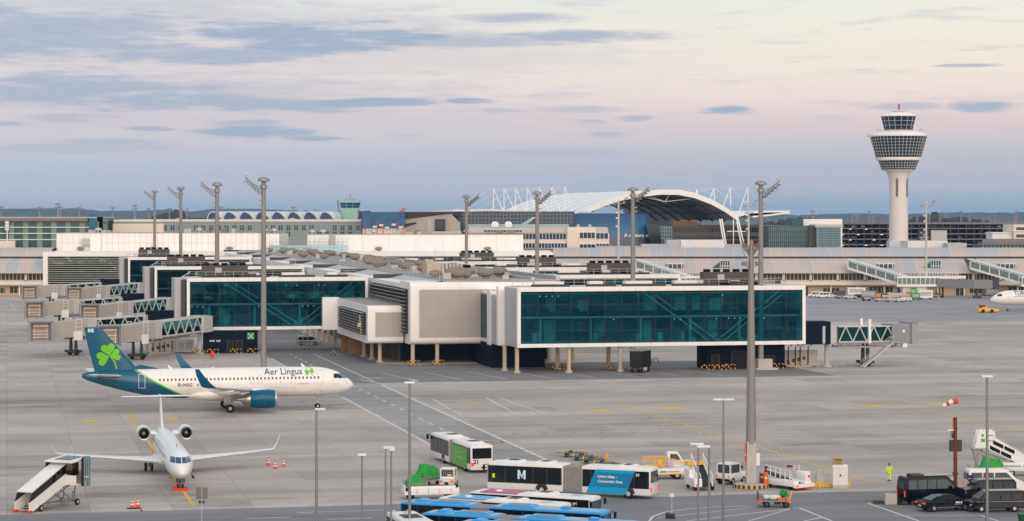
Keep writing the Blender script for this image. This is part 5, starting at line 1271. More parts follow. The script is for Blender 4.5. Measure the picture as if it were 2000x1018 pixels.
# windsock pole with sign backs
p = G(1866,966); o = thing('sign_pole','rusty brown steel pole with several sign backs','pole',p); s=F/p.y
m = MB(); m.tube([(0,0,0),(0,0,Z(815,p.y))],[.2,.17],14); 
for z in (2,3.4,5.2,6.4): m.lathe([(.2,z),(.23,z),(.23,z+.1),(.2,z+.1)],14,'z')
m.build('pole', brown, o, True)
zz = lambda v: Z(v,p.y)
m = MB(); m.box(-.62,.62,-.1,-.02,zz(882),zz(859)); m.build('dark_board', dgrey, o)
m = MB(); m.box(-.42,.2,.2,.26,zz(834),zz(817)); m.box(-.45,.25,.2,.26,zz(856),zz(842)); m.build('pale_board', mat('board_beige',lin(196,180,155),.6), o)
m = MB(); m.lathe([(.22,-.05),(.26,0),(.22,.05)],14,'x',0,(-.25,-.1,zz(851))); m.box(-.25,.25,-.25,.25,zz(927),zz(923)); m.build('loudspeaker', dgrey, o)
m = MB(); m.lathe([(.0,.12),(.35,.05),(.35,0),(0,0)],12,'z',0,(-.5,-.1,zz(841))); m.build('lamp', paint, o)
ws = thing('windsock','red and white windsock on a thin rod above the brown pole','windsock',p+Vector((.1,0,zz(815))))
m = MB(); m.tube([(0,0,0),(0,0,zz(779)-zz(815))],.03,8); m.build('rod', lgrey, ws)
h_ = zz(779)-zz(815); m = MB(); n_=5; P_=[Vector((.12,0,h_-.2)),Vector((-.35,0,h_-.25)),Vector((-.72,0,h_-.42)),Vector((-1.0,0,h_-.52)),Vector((-1.3,0,h_-.72))]; rr=[.28,.26,.22,.2,.17]
for i in range(4): m.tube([P_[i],P_[i+1]],[rr[i],rr[i+1]],12,i%2)
m.build('sock', [redc, paint], ws)
# ---------- aircraft ----------
class Fus:
    def __init__(s, secs): s.s = sorted(secs)          # (x, zc, ry, rz)
    def at(s, x):
        a = s.s
        if x <= a[0][0]: return a[0][1:]
        for p, q in zip(a, a[1:]):
            if p[0] <= x <= q[0]:
                f = (x-p[0])/(q[0]-p[0]); return tuple(p[i]+(q[i]-p[i])*f for i in (1,2,3))
        return a[-1][1:]
    def mesh(s, n=36, sub=3):
        xs = []
        for p, q in zip(s.s, s.s[1:]): xs += [p[0]+(q[0]-p[0])*k/sub for k in range(sub)]
        xs.append(s.s[-1][0]); secs = []
        for x in xs:
            zc, ry, rz = s.sm(x); secs.append([(x, ry*math.sin(t*2*PI/n), zc+rz*math.cos(t*2*PI/n)) for t in range(n)])
        return MB().loft(secs)
    def sm(s, x):                                       # smooth (Catmull-Rom) through the sections
        a = s.s
        for i in range(len(a)-1):
            if a[i][0] <= x <= a[i+1][0]:
                p0,p1,p2,p3 = a[max(0,i-1)],a[i],a[i+1],a[min(len(a)-1,i+2)]; h = p2[0]-p1[0]; f = (x-p1[0])/h; out=[]
                for k in (1,2,3):
                    m1 = (p2[k]-p0[k])/(p2[0]-p0[0])*h if p2[0]>p0[0] else 0; m2 = (p3[k]-p1[k])/(p3[0]-p1[0])*h if p3[0]>p1[0] else 0
                    f2,f3=f*f,f*f*f; out.append((2*f3-3*f2+1)*p1[k]+(f3-2*f2+f)*m1+(-2*f3+3*f2)*p2[k]+(f3-f2)*m2)
                return out[0],max(.01,out[1]),max(.01,out[2])
        return s.at(x)
    def side(s, x, z, off=.02, sgn=-1):
        zc, ry, rz = s.sm(x); q = max(-1,min(1,(z-zc)/rz)); return (x, sgn*(ry*math.sqrt(max(0,1-q*q))+off), z)
    def patch(s, mb, x0, x1, z0, z1, off=.02, sgn=-1, m=0, nx=2, nz=3, skew=0):
        P_ = [[s.side(x0+(x1-x0)*i/nx+skew*(j/nz), z0+(z1-z0)*j/nz, off, sgn) for i in range(nx+1)] for j in range(nz+1)]
        mb.loft(P_, m, False, False)
    def outline(s, mb, x0, x1, z0, z1, w=.05, off=.025, sgn=-1):
        for a in ((x0,x1,z0,z0+w),(x0,x1,z1-w,z1),(x0,x0+w,z0,z1),(x1-w,x1,z0,z1)): s.patch(mb,*a,off,sgn,0,3,4)
def foil(x, y, z, c, th, vert=False, n=10):             # aerofoil section, leading edge at x, chord runs aft
    up, lo = [], []
    for i in range(n+1):
        f = (1-math.cos(PI*i/n))/2; t_ = 5*th*(.2969*math.sqrt(f)-.126*f-.3516*f*f+.2843*f**3-.1015*f**4)*c
        up.append((f*c, t_)); lo.append((f*c, -t_))
    pts = up+lo[-2:0:-1]
    return [(x-a, y+b, z) if vert else (x-a, y, z+b) for a,b in pts]
def wheelset(parent, spots, r, w_):
    for x,y in spots:
        m = MB(); m.lathe([(r*.45,-w_/2),(r*.85,-w_/2),(r,-w_/4),(r,w_/4),(r*.85,w_/2),(r*.45,w_/2)],20,'y',0,(x,y,r)); k = m.build('wheel', black, parent, True)
        m = MB(); m.lathe([(0,-w_/2-.01),(r*.42,-w_/2-.01),(r*.46,-w_*.3),(r*.46,w_*.3),(r*.42,w_/2+.01),(0,w_/2+.01)],14,'y',0,(x,y,r)); m.build('rim', lgrey, k)
def heart_leaf(cx, cz, s_, a):
    out = []
    for i in range(28):
        t_ = 2*PI*i/28; x = 16*math.sin(t_)**3/17; y = (13*math.cos(t_)-5*math.cos(2*t_)-2*math.cos(3*t_)-math.cos(4*t_))/17+.98
        out.append((cx+s_*(x*math.cos(a)-y*math.sin(a)), cz+s_*(x*math.sin(a)+y*math.cos(a))))
    return out
def shamrock(f, s_, cx, cz, parent, mt, name='shamrock_emblem'):
    mb = MB()
    for a in (R(12), R(108), R(-78)):
        mb.quad([f(x,z) for x,z in heart_leaf(cx,cz,s_*(1.0 if a>R(-50) else .84),a)])
    st_ = [(cx+s_*.12,cz-.05*s_),(cx+s_*.65,cz-s_*.75),(cx+s_*.92,cz-s_*1.75)]
    for i in range(2):
        (x0,z0),(x1,z1) = st_[i],st_[i+1]; w0 = .10*s_; mb.quad([f(x0-w0,z0),f(x1-w0*1.1,z1),f(x1+w0*1.1,z1+.05),f(x0+w0,z0+.05)])
    return mb.build(name, mt, parent)

# --- large white and teal airliner ---
A = G(620,798); hd_ = TH
a3 = thing('airliner','white narrow body airliner with teal tail and shamrock emblem taxiing on the apron','aeroplane', A-Vector((math.cos(TH),math.sin(TH),0))*12.64, TH)
FS = Fus([(17.71,3.30,.03,.03),(17.5,3.31,.36,.38),(17.0,3.36,.76,.80),(16.2,3.50,1.15,1.22),(15.2,3.66,1.50,1.60),(14.0,3.78,1.76,1.86),(12.6,3.84,1.93,2.02),(11.0,3.85,1.975,2.07),(0,3.85,1.975,2.07),(-6.5,3.85,1.975,2.07),(-9.5,3.96,1.90,1.95),(-12.5,4.22,1.62,1.68),(-15.2,4.52,1.22,1.32),(-17.6,4.82,.78,.92),(-19.2,5.02,.45,.55),(-19.86,5.10,.24,.30)])
lm_ = bpy.data.materials.new('fuselage_livery'); lm_.use_nodes=True; t=NT(lm_.node_tree); q=t.xyz(t.new('ShaderNodeTexCoord').outputs['Object']); bs=t.n['Principled BSDF']
tt = t.m('DIVIDE', t.m('SUBTRACT', q[2], 1.8), 4.1); xb = t.m('ADD', t.m('ADD', -5.0, t.m('MULTIPLY', tt, -9.1)), t.m('MULTIPLY', t.m('MULTIPLY', tt, tt), 1.6))
dd_ = t.m('SUBTRACT', q[0], xb)
c_ = t.mix(t.m('LESS_THAN', dd_, 0.0), (.80,.78,.75,1), lin(105,185,25)); c_ = t.mix(t.m('LESS_THAN', dd_, -.42), c_, lin(0,84,112))
pn = t.noise(t.new('ShaderNodeTexCoord').outputs['Object'], .7, 4); seamx = t.m('LESS_THAN', t.m('ABSOLUTE', t.m('SUBTRACT', t.m('FRACT', t.m('DIVIDE', q[0], 2.65)), .5)), .007)
c_ = t.mix(t.m('MULTIPLY', seamx, .18), c_, (.1,.1,.1,1)); c_ = t.mix(t.m('MULTIPLY', t.ss(pn,.5,.8), .10), c_, (.3,.28,.26,1)); t.l.new(c_, bs.inputs['Base Color']); bs.inputs['Roughness'].default_value=.27
FS.mesh().build('fuselage', lm_, a3, True)
m = MB(); m.lathe([(.20,-19.9),(.22,-19.7),(.26,-19.5)],14,'x',0,(0,0,5.08)); m.build('exhaust', mat('exhaust_rust',(.16,.09,.06),.6), a3)
# cabin windows (each one), doors, cockpit panes
wm_ = MB(); FS.patch(wm_, -.12,.12,4.33,4.66,.018,-1,0,2,3); w0 = wm_.build('cabin_window', mat('cabin_window_dark',(.10,.105,.115),.15), a3); first=True
xs = [-9.4+.535*i for i in range(42)]
for x in xs:
    if -13<x<-9.6: continue
    zc,ry,rz = FS.sm(x); 
    if first: o = w0; first=False
    else: o = w0.copy(); COL.objects.link(o); o.parent = a3
    o.location = (x, -(FS.side(x,4.5)[1]-FS.side(0,4.5)[1])*-1, 0)
for (x0,x1,z0,z1,mt) in ((-12.3,-11.4,3.35,5.3,paint),(12.4,13.25,3.55,5.45,lgrey),(3.0,3.55,3.75,4.85,lgrey),(4.1,4.65,3.75,4.85,lgrey)):
    m = MB(); FS.outline(m,x0,x1,z0,z1,.06 if mt is paint else .035); m.build('door', mt, a3)
m = MB(); FS.patch(m,6.0,9.2,2.15,3.15,.012); m.build('cargo_door', plane_w, a3); m = MB(); FS.outline(m,6,9.2,2.15,3.15,.03); FS.outline(m,-5.6,-3.8,2.2,3.2,.03); m.build('hatch_line', lgrey, a3)
for sg in (-1,1):
    for (x0,x1,z0,z1,sk) in ((14.75,15.35,4.35,4.95,.0),(15.42,15.98,4.30,4.92,-.12)):
        m = MB(); FS.patch(m,x0,x1,z0,z1,.02,sg,0,3,3,sk); m.build('cockpit_window', vglass, a3)
m = MB()
for y0,y1 in ((-.95,-.06),(.06,.95)):
    P_=[]
    for z in (4.28,4.5,4.72,4.92):
        row=[]
        for k in range(5):
            y=y0+(y1-y0)*k/4; lo_,hi_=13.5,17.6
            for _ in range(30):
                x=(lo_+hi_)/2; zc,ry,rz=FS.sm(x); ins=(y/ry)**2+((z-zc)/rz)**2<1
                if ins: lo_=x
                else: hi_=x
            row.append((lo_+.02,y,z))
        P_.append(row)
    m.loft(P_,0,False,False)
m.build('windscreen', mat('windscreen_blue',lin(70,120,150),.08), a3)
M_ = Matrix.Translation((5.0,0,4.98)) @ UP
text('Aer Lingus', 1.2, M_, txtg, a3, .008, 'LEFT', 1.02, 'airline_name', lambda v: FS.side(v.x, v.z, .03))
shamrock(lambda x,z: FS.side(x,z,.03), .40, 11.35, 5.34, a3, green)
text('EI-NSG', .62, Matrix.Translation((-7.0,0,3.55)) @ UP, dgrey, a3, .012, 'LEFT', 1.1, 'registration', lambda v: FS.side(v.x, v.z, .03))
for x0,mt in ((-4.3,green),(-4.08,paint),(-3.86,orange)): m=MB(); FS.patch(m,x0,x0+.21,3.55,3.9,.03); m.build('flag', mt, a3)
m = MB(); FS.patch(m,9.7,11.2,3.62,3.70,.03); FS.patch(m,14.7,15.4,3.5,3.54,.03); m.build('small_lettering', greym, a3)
m = MB()
for x,z in ((7.2,3.9),(8.6,3.8),(16.6,3.55),(12.9,2.6),(11.3,2.4)): FS.patch(m,x,x+.14,z,z+.10,.03)
m.build('service_port', dgrey, a3)
# fairing, wings
m = MB(); m.loft([[(x, ry*math.sin(k*2*PI/20), zc+rz*math.cos(k*2*PI/20)) for k in range(20)] for x,zc,ry,rz in ((7.2,2.3,.3,.3),(6.2,2.3,1.5,.75),(4,2.3,2.05,.95),(0,2.25,2.15,1.0),(-3.6,2.3,2.0,.9),(-5.4,2.4,1.3,.65),(-6.4,2.5,.2,.2))]); m.build('belly_fairing', plane_w, a3, True)
for sg in (-1,1):
    m = MB(); m.loft([foil(x,sg*y,z,c,th) for x,y,z,c,th in ((5.6,1.6,2.75,7.2,.13),(2.7,6.4,3.25,4.1,.12),(-.1,11.5,3.8,2.9,.11),(-3.05,16.6,4.45,1.75,.10))]); wg = m.build('wing', mat('wing_grey',(.52,.525,.53),.35,var=.06), a3, True)
    m = MB(); m.loft([foil(-3.05,sg*16.6,4.45,1.75,.10),foil(-3.35,sg*17.0,4.65,1.62,.09),foil(-3.8,sg*17.3,5.05,1.42,.09),foil(-4.65,sg*17.62,6.0,1.0,.09),foil(-5.35,sg*17.85,6.95,.55,.09)]); m.build('winglet', teal, wg, True)
    m = MB()
    for y,x,z in ((6.6,-.6,3.0),(9.4,-.95,3.3),(12.2,-1.9,3.65)): m.tube([(x+1.7,sg*y,z-.05),(x,sg*y,z-.22),(x-2.0,sg*y,z+.02)],[.08,.26,.03],10)
    m.build('flap_fairing', plane_w, wg, True)
    # engine
    yc, zc = sg*5.75, 1.95
    m = MB(); m.lathe([(.98,6.05),(1.12,6.2),(1.22,5.9),(1.30,5.0),(1.28,3.8),(1.16,2.7),(1.08,2.55),(1.0,2.6)],36,'x',0,(0,yc,zc),False); e = m.build('engine_cowl', teal, a3, True)
    m = MB(); m.lathe([(.95,5.9),(1.02,6.14),(1.13,6.22),(1.215,5.98),(1.225,5.92)],36,'x',0,(0,yc,zc),False); m.build('inlet_lip', silver, e, True)
    m = MB(); m.lathe([(.01,5.5),(.25,5.3),(.96,5.2),(.97,5.9)],30,'x',0,(0,yc,zc),False); m.build('fan', dgrey, e, True)
    m = MB(); m.lathe([(.98,2.7),(.86,2.2),(.66,1.55),(.60,1.5)],28,'x',0,(0,yc,zc)); m.lathe([(.40,1.7),(.3,1.2),(.04,.6)],20,'x',0,(0,yc,zc)); m.build('exhaust_nozzle', silver, e, True)
    m = MB(); m.loft([[(x,yc-w_,z) for w_ in (.0,)] and [(x,yc-.22,z0),(x,yc+.22,z0),(x,yc+.16,z1),(x,yc-.16,z1)] for x,z0,z1,z in ((5.0,3.05,3.2,0),(3.4,3.0,3.45,0),(1.6,2.55,3.25,0),(-.2,2.95,3.15,0))]); m.build('pylon', plane_w, e)
    m = MB(); m.box(4.2,5.0,yc+sg*0-.02,yc+.02,zc+1.3,zc+1.31); m.build('strake', teal, e)
    # tailplane
    m = MB(); m.loft([foil(-14.3,sg*.7,5.05,3.6,.10),foil(-18.0,sg*6.2,5.65,1.35,.09)]); m.build('tailplane', plane_w, a3, True)
    # main gear
    m = MB(); m.tube([(0,sg*3.79,.6),(0.1,sg*3.5,2.6)],.16,10); m.tube([(-.3,sg*3.6,.9),(0,sg*2.0,2.2)],.09,8); m.box(-.75,.55,sg*3.3-.04,sg*3.3+.04,1.15,2.3); g = m.build('main_gear', lgrey, a3)
    wheelset(g, [(0,sg*3.32),(0,sg*4.26)], .58, .42)
m = MB(); m.tube([(12.64,0,.4),(12.5,0,2.2)],.11,10); m.tube([(12.64,0,.9),(13.4,0,1.9)],.06,8); m.box(12.2,12.25,-.5,-.3,1.2,2.0); m.box(13,13.05,.3,.5,1.2,2.0); m.box(12.7,12.95,-.25,.25,1.2,1.5); g = m.build('nose_gear', lgrey, a3); wheelset(g,[(12.64,-.25),(12.64,.25)],.38,.2)
# fin
fs_ = [(-11.6,5.7,6.6,.10),(-12.35,5.95,5.9,.10),(-15.2,9.1,3.9,.10),(-17.35,11.75,2.25,.09)]
m = MB(); m.loft([foil(x,0,z,c,th,True) for x,z,c,th in fs_]); fin = m.build('fin', teal, a3, True)
m = MB(); m.prism([(-8.9,5.82),(-11.9,6.5),(-12.6,6.35),(-12.4,5.6)],-.07,.07); m.build('dorsal_fillet', teal, fin)
def fint(x,z):
    f=(z-5.95)/5.8; le=-12.35-5.0*f; c=5.9-3.65*f; u=max(0.01,min(.99,(le-x)/c)); return 5*.10*(.2969*math.sqrt(u)-.126*u-.3516*u*u+.2843*u**3-.1015*u**4)*c
shamrock(lambda x,z:(x,-(fint(x,z)+.05),z), 1.02, -16.15, 7.75, fin, green)
text('SG', .62, Matrix.Translation((-19.1,0,11.1)) @ UP, whitel, fin, .03, 'LEFT', 1.1, 'tail_letters', lambda v:(v.x,-(fint(v.x,v.z)+.04),v.z))
m = MB()
for x in (11.0,-7.5): m.prism([(x,5.85),(x-.5,5.88),(x-.75,6.35),(x-.6,6.4)],-.03,.03)
m.tube([(-2,0,5.9),(-2,0,6.05)],.15); m.build('aerial', plane_w, a3)

# --- regional jet with T tail ---
C = G(352,957); rzc = TH-PI/2; fw = Vector((math.cos(rzc),math.sin(rzc),0))
cj = thing('regional_jet','white regional jet with rear engines and T tail parked facing the viewer','aeroplane', C-fw*17.3, rzc, None)
FC = Fus([(20.6,1.95,.03,.03),(20.4,1.97,.30,.30),(19.8,2.05,.62,.64),(18.9,2.22,.92,.98),(17.8,2.38,1.16,1.22),(16.4,2.46,1.31,1.33),(14.8,2.48,1.345,1.345),(0,2.48,1.345,1.345),(-5,2.50,1.33,1.32),(-8,2.62,1.16,1.12),(-11,2.86,.78,.78),(-13.2,3.1,.36,.42),(-14.2,3.2,.12,.16)])
cw_ = mat('jet_white',(.78,.78,.78),.22,var=.03,scale=.4)
FC.mesh().build('fuselage', cw_, cj, True)
for i,(ya,yb) in enumerate(((-1.06,-.60),(-.56,-.04),(.04,.56),(.60,1.06))):
    P_=[]
    for z in (2.86,3.02,3.2,3.36):
        row=[]
        for k in range(5):
            y=(ya+(yb-ya)*k/4)*(1-.16*(z-2.86)); lo_,hi_=14.0,20.5
            for _ in range(30):
                x=(lo_+hi_)/2; zc,ry,rz=FC.sm(x)
                if (y/ry)**2+((z-zc)/rz)**2<1: lo_=x
                else: hi_=x
            row.append((lo_+.03,y,z))
        P_.append(row)
    m=MB(); m.loft(P_,0,False,False); m.build('cockpit_window', mat('windscreen_deep',lin(46,82,112),.08), cj)
w0=None
for sg in (-1,1):
    for i in range(26):
        m=MB(); x=13.2-i*.79; 
        if sg>0 and i%9==8: continue
        if w0 is None or sg>0 and i==0: FC.patch(m,-.1,.1,2.78,3.06,.015,sg); o=w0=m.build('cabin_window', mat('cabin_window_dark',(0,0,0)), cj); o.location=(x,0,0)
        else: o=w0.copy(); COL.objects.link(o); o.parent=cj; o.location=(x,0,0)
        zc,ry,rz=FC.sm(x); o.location.y = sg*(FC.side(x,2.9,0,1)[1]-FC.side(0,2.9,0,1)[1])
for sg in (-1,1):
    m=MB(); FC.outline(m,14.2,15.0,1.95,3.5,.03,.02,sg); m.build('door', lgrey, cj)
    me=text('TYO', .55, Matrix.Translation((12.4 if sg>0 else 11.0,0,3.25))@UP if sg<0 else Matrix.Translation((12.6,0,3.25))@Matrix.Rotation(PI,4,'Z')@UP, lgrey, cj, .0,'LEFT',1,'small_lettering', lambda v: FC.side(v.x,v.z,.02,sg)) if False else None
m=MB(); m.loft([[(x,ry*math.sin(k*2*PI/16),zc+rz*math.cos(k*2*PI/16)) for k in range(16)] for x,zc,ry,rz in ((5.6,1.5,.2,.2),(4.6,1.5,1.3,.5),(1,1.45,1.75,.65),(-2.6,1.5,1.4,.5),(-3.8,1.6,.2,.2))]); m.build('belly_fairing', cw_, cj, True)
for sg in (-1,1):
    m=MB(); m.loft([foil(x,sg*y,z,c,th) for x,y,z,c,th in ((4.6,1.0,1.45,5.6,.13),(2.4,4.2,1.55,3.3,.12),(-.2,8.2,1.65,2.2,.11),(-2.2,11.4,1.80,1.3,.10))]); wg=m.build('wing', mat('jet_wing',(.68,.69,.70),.3,var=.04), cj, True)
    m=MB(); m.loft([foil(-2.2,sg*11.4,1.80,1.3,.10),foil(-2.45,sg*11.65,1.95,1.15,.09),foil(-2.9,sg*11.95,2.4,.9,.09),foil(-3.5,sg*12.35,3.2,.45,.09)]); m.build('winglet', cw_, wg, True)
    yc,zc=sg*2.28,3.55
    m=MB(); m.lathe([(.56,-4.5),(.66,-4.35),(.74,-4.6),(.80,-5.4),(.78,-6.8),(.62,-8.2),(.58,-8.2)],28,'x',0,(0,yc,zc),False); e=m.build('engine_cowl', cw_, cj, True)
    m=MB(); m.lathe([(.55,-4.6),(.60,-4.38),(.68,-4.34),(.745,-4.62)],28,'x',0,(0,yc,zc),False); m.build('inlet_lip', silver, e, True)
    m=MB(); m.lathe([(.01,-4.84),(.17,-4.85),(.2,-5.0),(.57,-5.1),(.56,-4.55)],24,'x',0,(0,yc,zc),False); m.build('fan', mat('fan_black',(.01,.009,.009),.4), e, True)
    m=MB(); m.lathe([(0,-4.68),(.1,-4.75),(.18,-4.95)],14,'x',0,(0,yc,zc)); m.build('spinner', lgrey, e, True)
    m=MB(); m.box(-7.6,-5.2,min(sg*.9,sg*1.7),max(sg*.9,sg*1.7),3.35,3.65); m.build('pylon', cw_, e, bevel=.08)
    m=MB(); m.loft([foil(-12.3,sg*.05,6.95,2.1,.10),foil(-13.6,sg*4.27,6.85,1.0,.09)]); m.build('tailplane', cw_, cj, True)
    m=MB(); m.tube([(0,sg*2.03,.4),(0,sg*1.9,1.6)],.12,10); m.box(-.5,.4,sg*1.75-.03,sg*1.75+.03,.6,1.3); g=m.build('main_gear', lgrey, cj); wheelset(g,[(0,sg*1.72),(0,sg*2.36)],.46,.28)
m=MB(); m.loft([foil(-8.6,0,3.3,4.8,.09,True),foil(-10.4,0,5.2,3.4,.09,True),foil(-11.9,0,7.0,2.2,.10,True)]); m.lathe([(0,-11.4),(.16,-11.8),(.16,-13.4),(0,-14.2)],12,'x',0,(0,0,6.98)); m.build('fin', cw_, cj, True)
m=MB(); m.tube([(17.3,0,.2),(17.2,0,1.4)],.09,8); m.box(17.5,17.54,-.45,-.22,.7,1.3); m.box(17.5,17.54,.22,.45,.7,1.3); m.box(17.1,17.5,-.2,.2,.7,1.1); g=m.build('nose_gear', mat('gear_dark',(.12,.11,.10),.5), cj); wheelset(g,[(17.3,-.24),(17.3,.24)],.30,.2)
m=MB(); m.tube([(18.9,-.95,1.5),(19.4,-1.25,1.35)],.03,6); m.tube([(17.4,1.18,1.4),(17.7,1.3,1.2)],.12,8); m.prism([(13,3.8),(12.5,3.82),(12.3,4.15),(12.45,4.15)],-.02,.02); m.build('probe', dgrey, cj)
ch=thing('wheel_chock','red wheel chock in front of the nose wheels of the regional jet','chock',C+fw*.55,rzc); m=MB(); m.prism([(-.1,0),(.35,0),(.12,.26)],-.75,.75); m.prism([(-1.05,0),(-.6,0),(-.83,.26)],-.75,.75); m.bar((.1,.7,.1),(-.85,.7,.1),.06); m.build('block', redc, ch)

# --- white airliner nose, right edge ---
TK=G(1967,608); tk=thing('airliner','nose of a white airliner with dark blue letters at the right edge','aeroplane',TK+Vector((12.64,0,0)),PI+R(4))
FT=FS
ft=MB(); secs=[]; FS.mesh(32).build('fuselage', plane_w, tk, True)
for sg in (-1,1):
    for (x0,x1,z0,z1,sk) in ((14.75,15.35,4.35,4.95,.0),(15.42,15.98,4.30,4.92,-.12)):
        m=MB(); FS.patch(m,x0,x1,z0,z1,.02,sg,0,3,3,sk); m.build('cockpit_window', vglass, tk)
m=MB(); FS.outline(m,12.2,13.0,3.5,5.4,.05,.025,1); m.build('door', lgrey, tk)
text('TURKISH', 1.5, Matrix.Translation((11.3,0,4.75)) @ Matrix.Rotation(PI,4,'Z') @ UP, navy, tk, .03,'LEFT',1.05,'airline_name', lambda v: FS.side(v.x,v.z,.03,1))
text('AIRLINES', .55, Matrix.Translation((11.3,0,4.15)) @ Matrix.Rotation(PI,4,'Z') @ UP, navy, tk, .01,'LEFT',1.25,'airline_name', lambda v: FS.side(v.x,v.z,.03,1))
m=MB(); m.tube([(12.64,0,.4),(12.5,0,2.2)],.14,10); m.tube([(12.64,0,.9),(13.4,0,1.9)],.06,8); g=m.build('nose_gear', lgrey, tk); wheelset(g,[(12.64,-.25),(12.64,.25)],.40,.22)
for sg in (-1,1):
    m=MB(); m.loft([foil(x,sg*y,z,c,th) for x,y,z,c,th in ((5.6,1.6,2.75,7.2,.13),(2.7,6.4,3.25,4.1,.12),(-3.05,16.6,4.45,1.75,.10))]); m.build('wing', mat('wing_grey',(0,0,0)), tk, True)
    m=MB(); m.tube([(0,sg*3.79,.6),(0,sg*3.5,2.6)],.16,10); g=m.build('main_gear', lgrey, tk); wheelset(g,[(0,sg*3.3),(0,sg*4.2)],.58,.42)
# two airliners far off in the sky
for u,v,l in ((645,254,'tiny airliner in the sky above the vaulted roofs'),(323,216,'tiny airliner climbing in the sky at upper left')):
    d=19000; o=thing('distant_airliner',l,'aeroplane',(X(u,d),d,Z(v,d)),.35); m=MB(); m.lathe([(0,-18),(1.4,-12),(2,0),(2,12),(0,18)],12,'x'); m.build('fuselage', plane_w, o, True)
    for sg in (-1,1): m=MB(); m.loft([foil(5,sg*1,0,8,.12),foil(-3,sg*17,1.5,2,.1)]); m.build('wing', greym, o)
    m=MB(); m.loft([foil(-12,0,1.5,5,.1,True),foil(-17,0,8,2,.1,True)]); m.build('fin', plane_w, o)
    m=MB(); m.lathe([(0,0),(1.3,.5),(0,1)],8,'z',0,(0,-2,-1)); m.build('landing_light', emat('landing_light',(1,.95,.85),6), o)
# ---------- vehicles ----------
def whl(parent, x, y, r, w_, rimm=None, hub=True):
    m = MB(); m.lathe([(r*.5,-w_/2),(r*.88,-w_/2),(r,-w_*.3),(r,w_*.3),(r*.88,w_/2),(r*.5,w_/2)],18,'y',0,(x,y,r)); k = m.build('wheel', black, parent, True)
    if hub:
        m = MB(); m.lathe([(0,-w_/2-.012),(r*.45,-w_/2-.012),(r*.58,-w_*.35),(r*.58,w_*.35),(r*.45,w_/2+.012),(0,w_/2+.012)],14,'y',0,(x,y,r)); m.build('rim', rimm or lgrey, k)
    return k
def place2(pr, pf):   # from rear to front ground points
    d = pf-pr; return math.atan2(d.y,d.x), math.hypot(d.x,d.y)
BW, BHh = 2.5, 2.95
def bus(label, origin, rz, L, body, segs, roofm_, front_glass=True, bellm=None, joint=None, num=None, skin_=None, units=(), group='airport apron buses', rear=True, roof_patch=None, wz=(1.0,2.66)):
    """origin: ground point under the rear end, middle of the width; x runs forward"""
    r = thing('apron_bus', label, 'bus', origin, rz, group)
    for (x0,x1) in segs:
        m = MB(); m.cbox(x0,x1,-BW/2,BW/2,.32,BHh,.16); m.build('body', body, r, True)
        m = MB(); m.box(x0+.12,x1-.12,-BW/2-.015,BW/2+.015,wz[0],wz[1]); wb = m.build('window_band', vglass, r)
        m = MB(); q = x0+.2
        while q < x1-.4:
            for s_ in (-1,1): m.box(q-.03,q+.03,s_*(BW/2+.02)-.008,s_*(BW/2+.02)+.008,wz[0]+.04,wz[1]-.04)
            q += 1.45
        m.build('window_grid', dgrey, wb)
        m = MB(); m.box(x0+.3,x1-.3,-BW/2+.25,BW/2-.25,BHh-.01,BHh+.03); m.build('roof_panel', roofm_, r)
        for q in ((x0+1.9,x1-2.7) if x1-x0 > 8 else (x0+2.2,)):
            for s_ in (-1,1):
                whl(r,q,s_*(BW/2-.13),.48,.3); a = MB(); a.prism([(q+.66*math.cos(k*PI/10),.48+.66*math.sin(k*PI/10)) for k in range(11)],s_*(BW/2+.005)-.006,s_*(BW/2+.005)+.006); a.build('wheel_arch', dgrey, r)
    if joint:
        x0,x1 = joint; m = MB(); n = 14
        for i in range(n):
            q=x0+(x1-x0)*i/n; w_=(x1-x0)/n; m.loft([[(xx,y*k,1.6+(z-1.6)*k) for y,z in ((-1.2,.45),(1.2,.45),(1.2,2.86),(-1.2,2.86))] for xx,k in ((q,.94),(q+w_/2,1.0),(q+w_,.94))])
        m.build('bellows', bellm or bell, r)
    for (x0,x1,mt) in units:
        m = MB(); m.loft([[(x,y*k,z) for y,z in ((-.95,BHh),(.95,BHh),(.72,BHh+h),(-.72,BHh+h))] for x,k,h in ((x0,.75,.05),(x0+.3,1,.2),(x1-.3,1,.2),(x1,.75,.05))]); u = m.build('roof_unit', mt, r, bevel=.05)
        m = MB(); m.box(x0+.7,x1-.7,-.55,.55,BHh+.19,BHh+.225); m.build('grille', bell if mt is not busw else dgrey, u)
    if roof_patch:
        x0,x1,mt = roof_patch; m = MB(); m.box(x0,x1,-BW/2+.05,BW/2-.05,BHh+.0,BHh+.045); m.build('roof_advert', mt, r)
    m = MB(); m.box(L-.02,L+.015,-1.1,1.1,1.0,2.65); m.build('windscreen', mat('bus_windscreen',(.05,.08,.085),.06,spec=.7), r)
    for s_ in (-1,1): m = MB(); m.bar((L-.2,s_*1.2,2.75),(L+.25,s_*1.5,2.7),.06); m.box(L+.15,L+.3,s_*1.5-.12,s_*1.5+.12,2.2,2.72); m.build('mirror', blackp, r)
    for s_ in (-1,1):
        m = MB(); m.box(L-.01,L+.03,s_*.95-.18,s_*.95+.18,.62,.86); m.build('headlight', paint, r)
        m = MB(); m.box(-.03,.02,s_*1.03-.14,s_*1.03+.14,.75,1.15); m.build('tail_light', tlight, r)
    if rear: m = MB(); m.box(-.03,.02,-1.05,1.05,1.55,2.65); m.build('rear_window', vglass, r)
    return r
def from_roof(u0,v0,u1,v1,w_=BW):     # near roof edge in the picture -> rear/front ground points on the bus centre line
    a, b = G(u0,v0,BHh), G(u1,v1,BHh); a.z=b.z=0; d=(b-a).normalized(); n=Vector((-d.y,d.x,0)); n = n if n.y>0 else -n
    return a+n*w_/2, b+n*w_/2
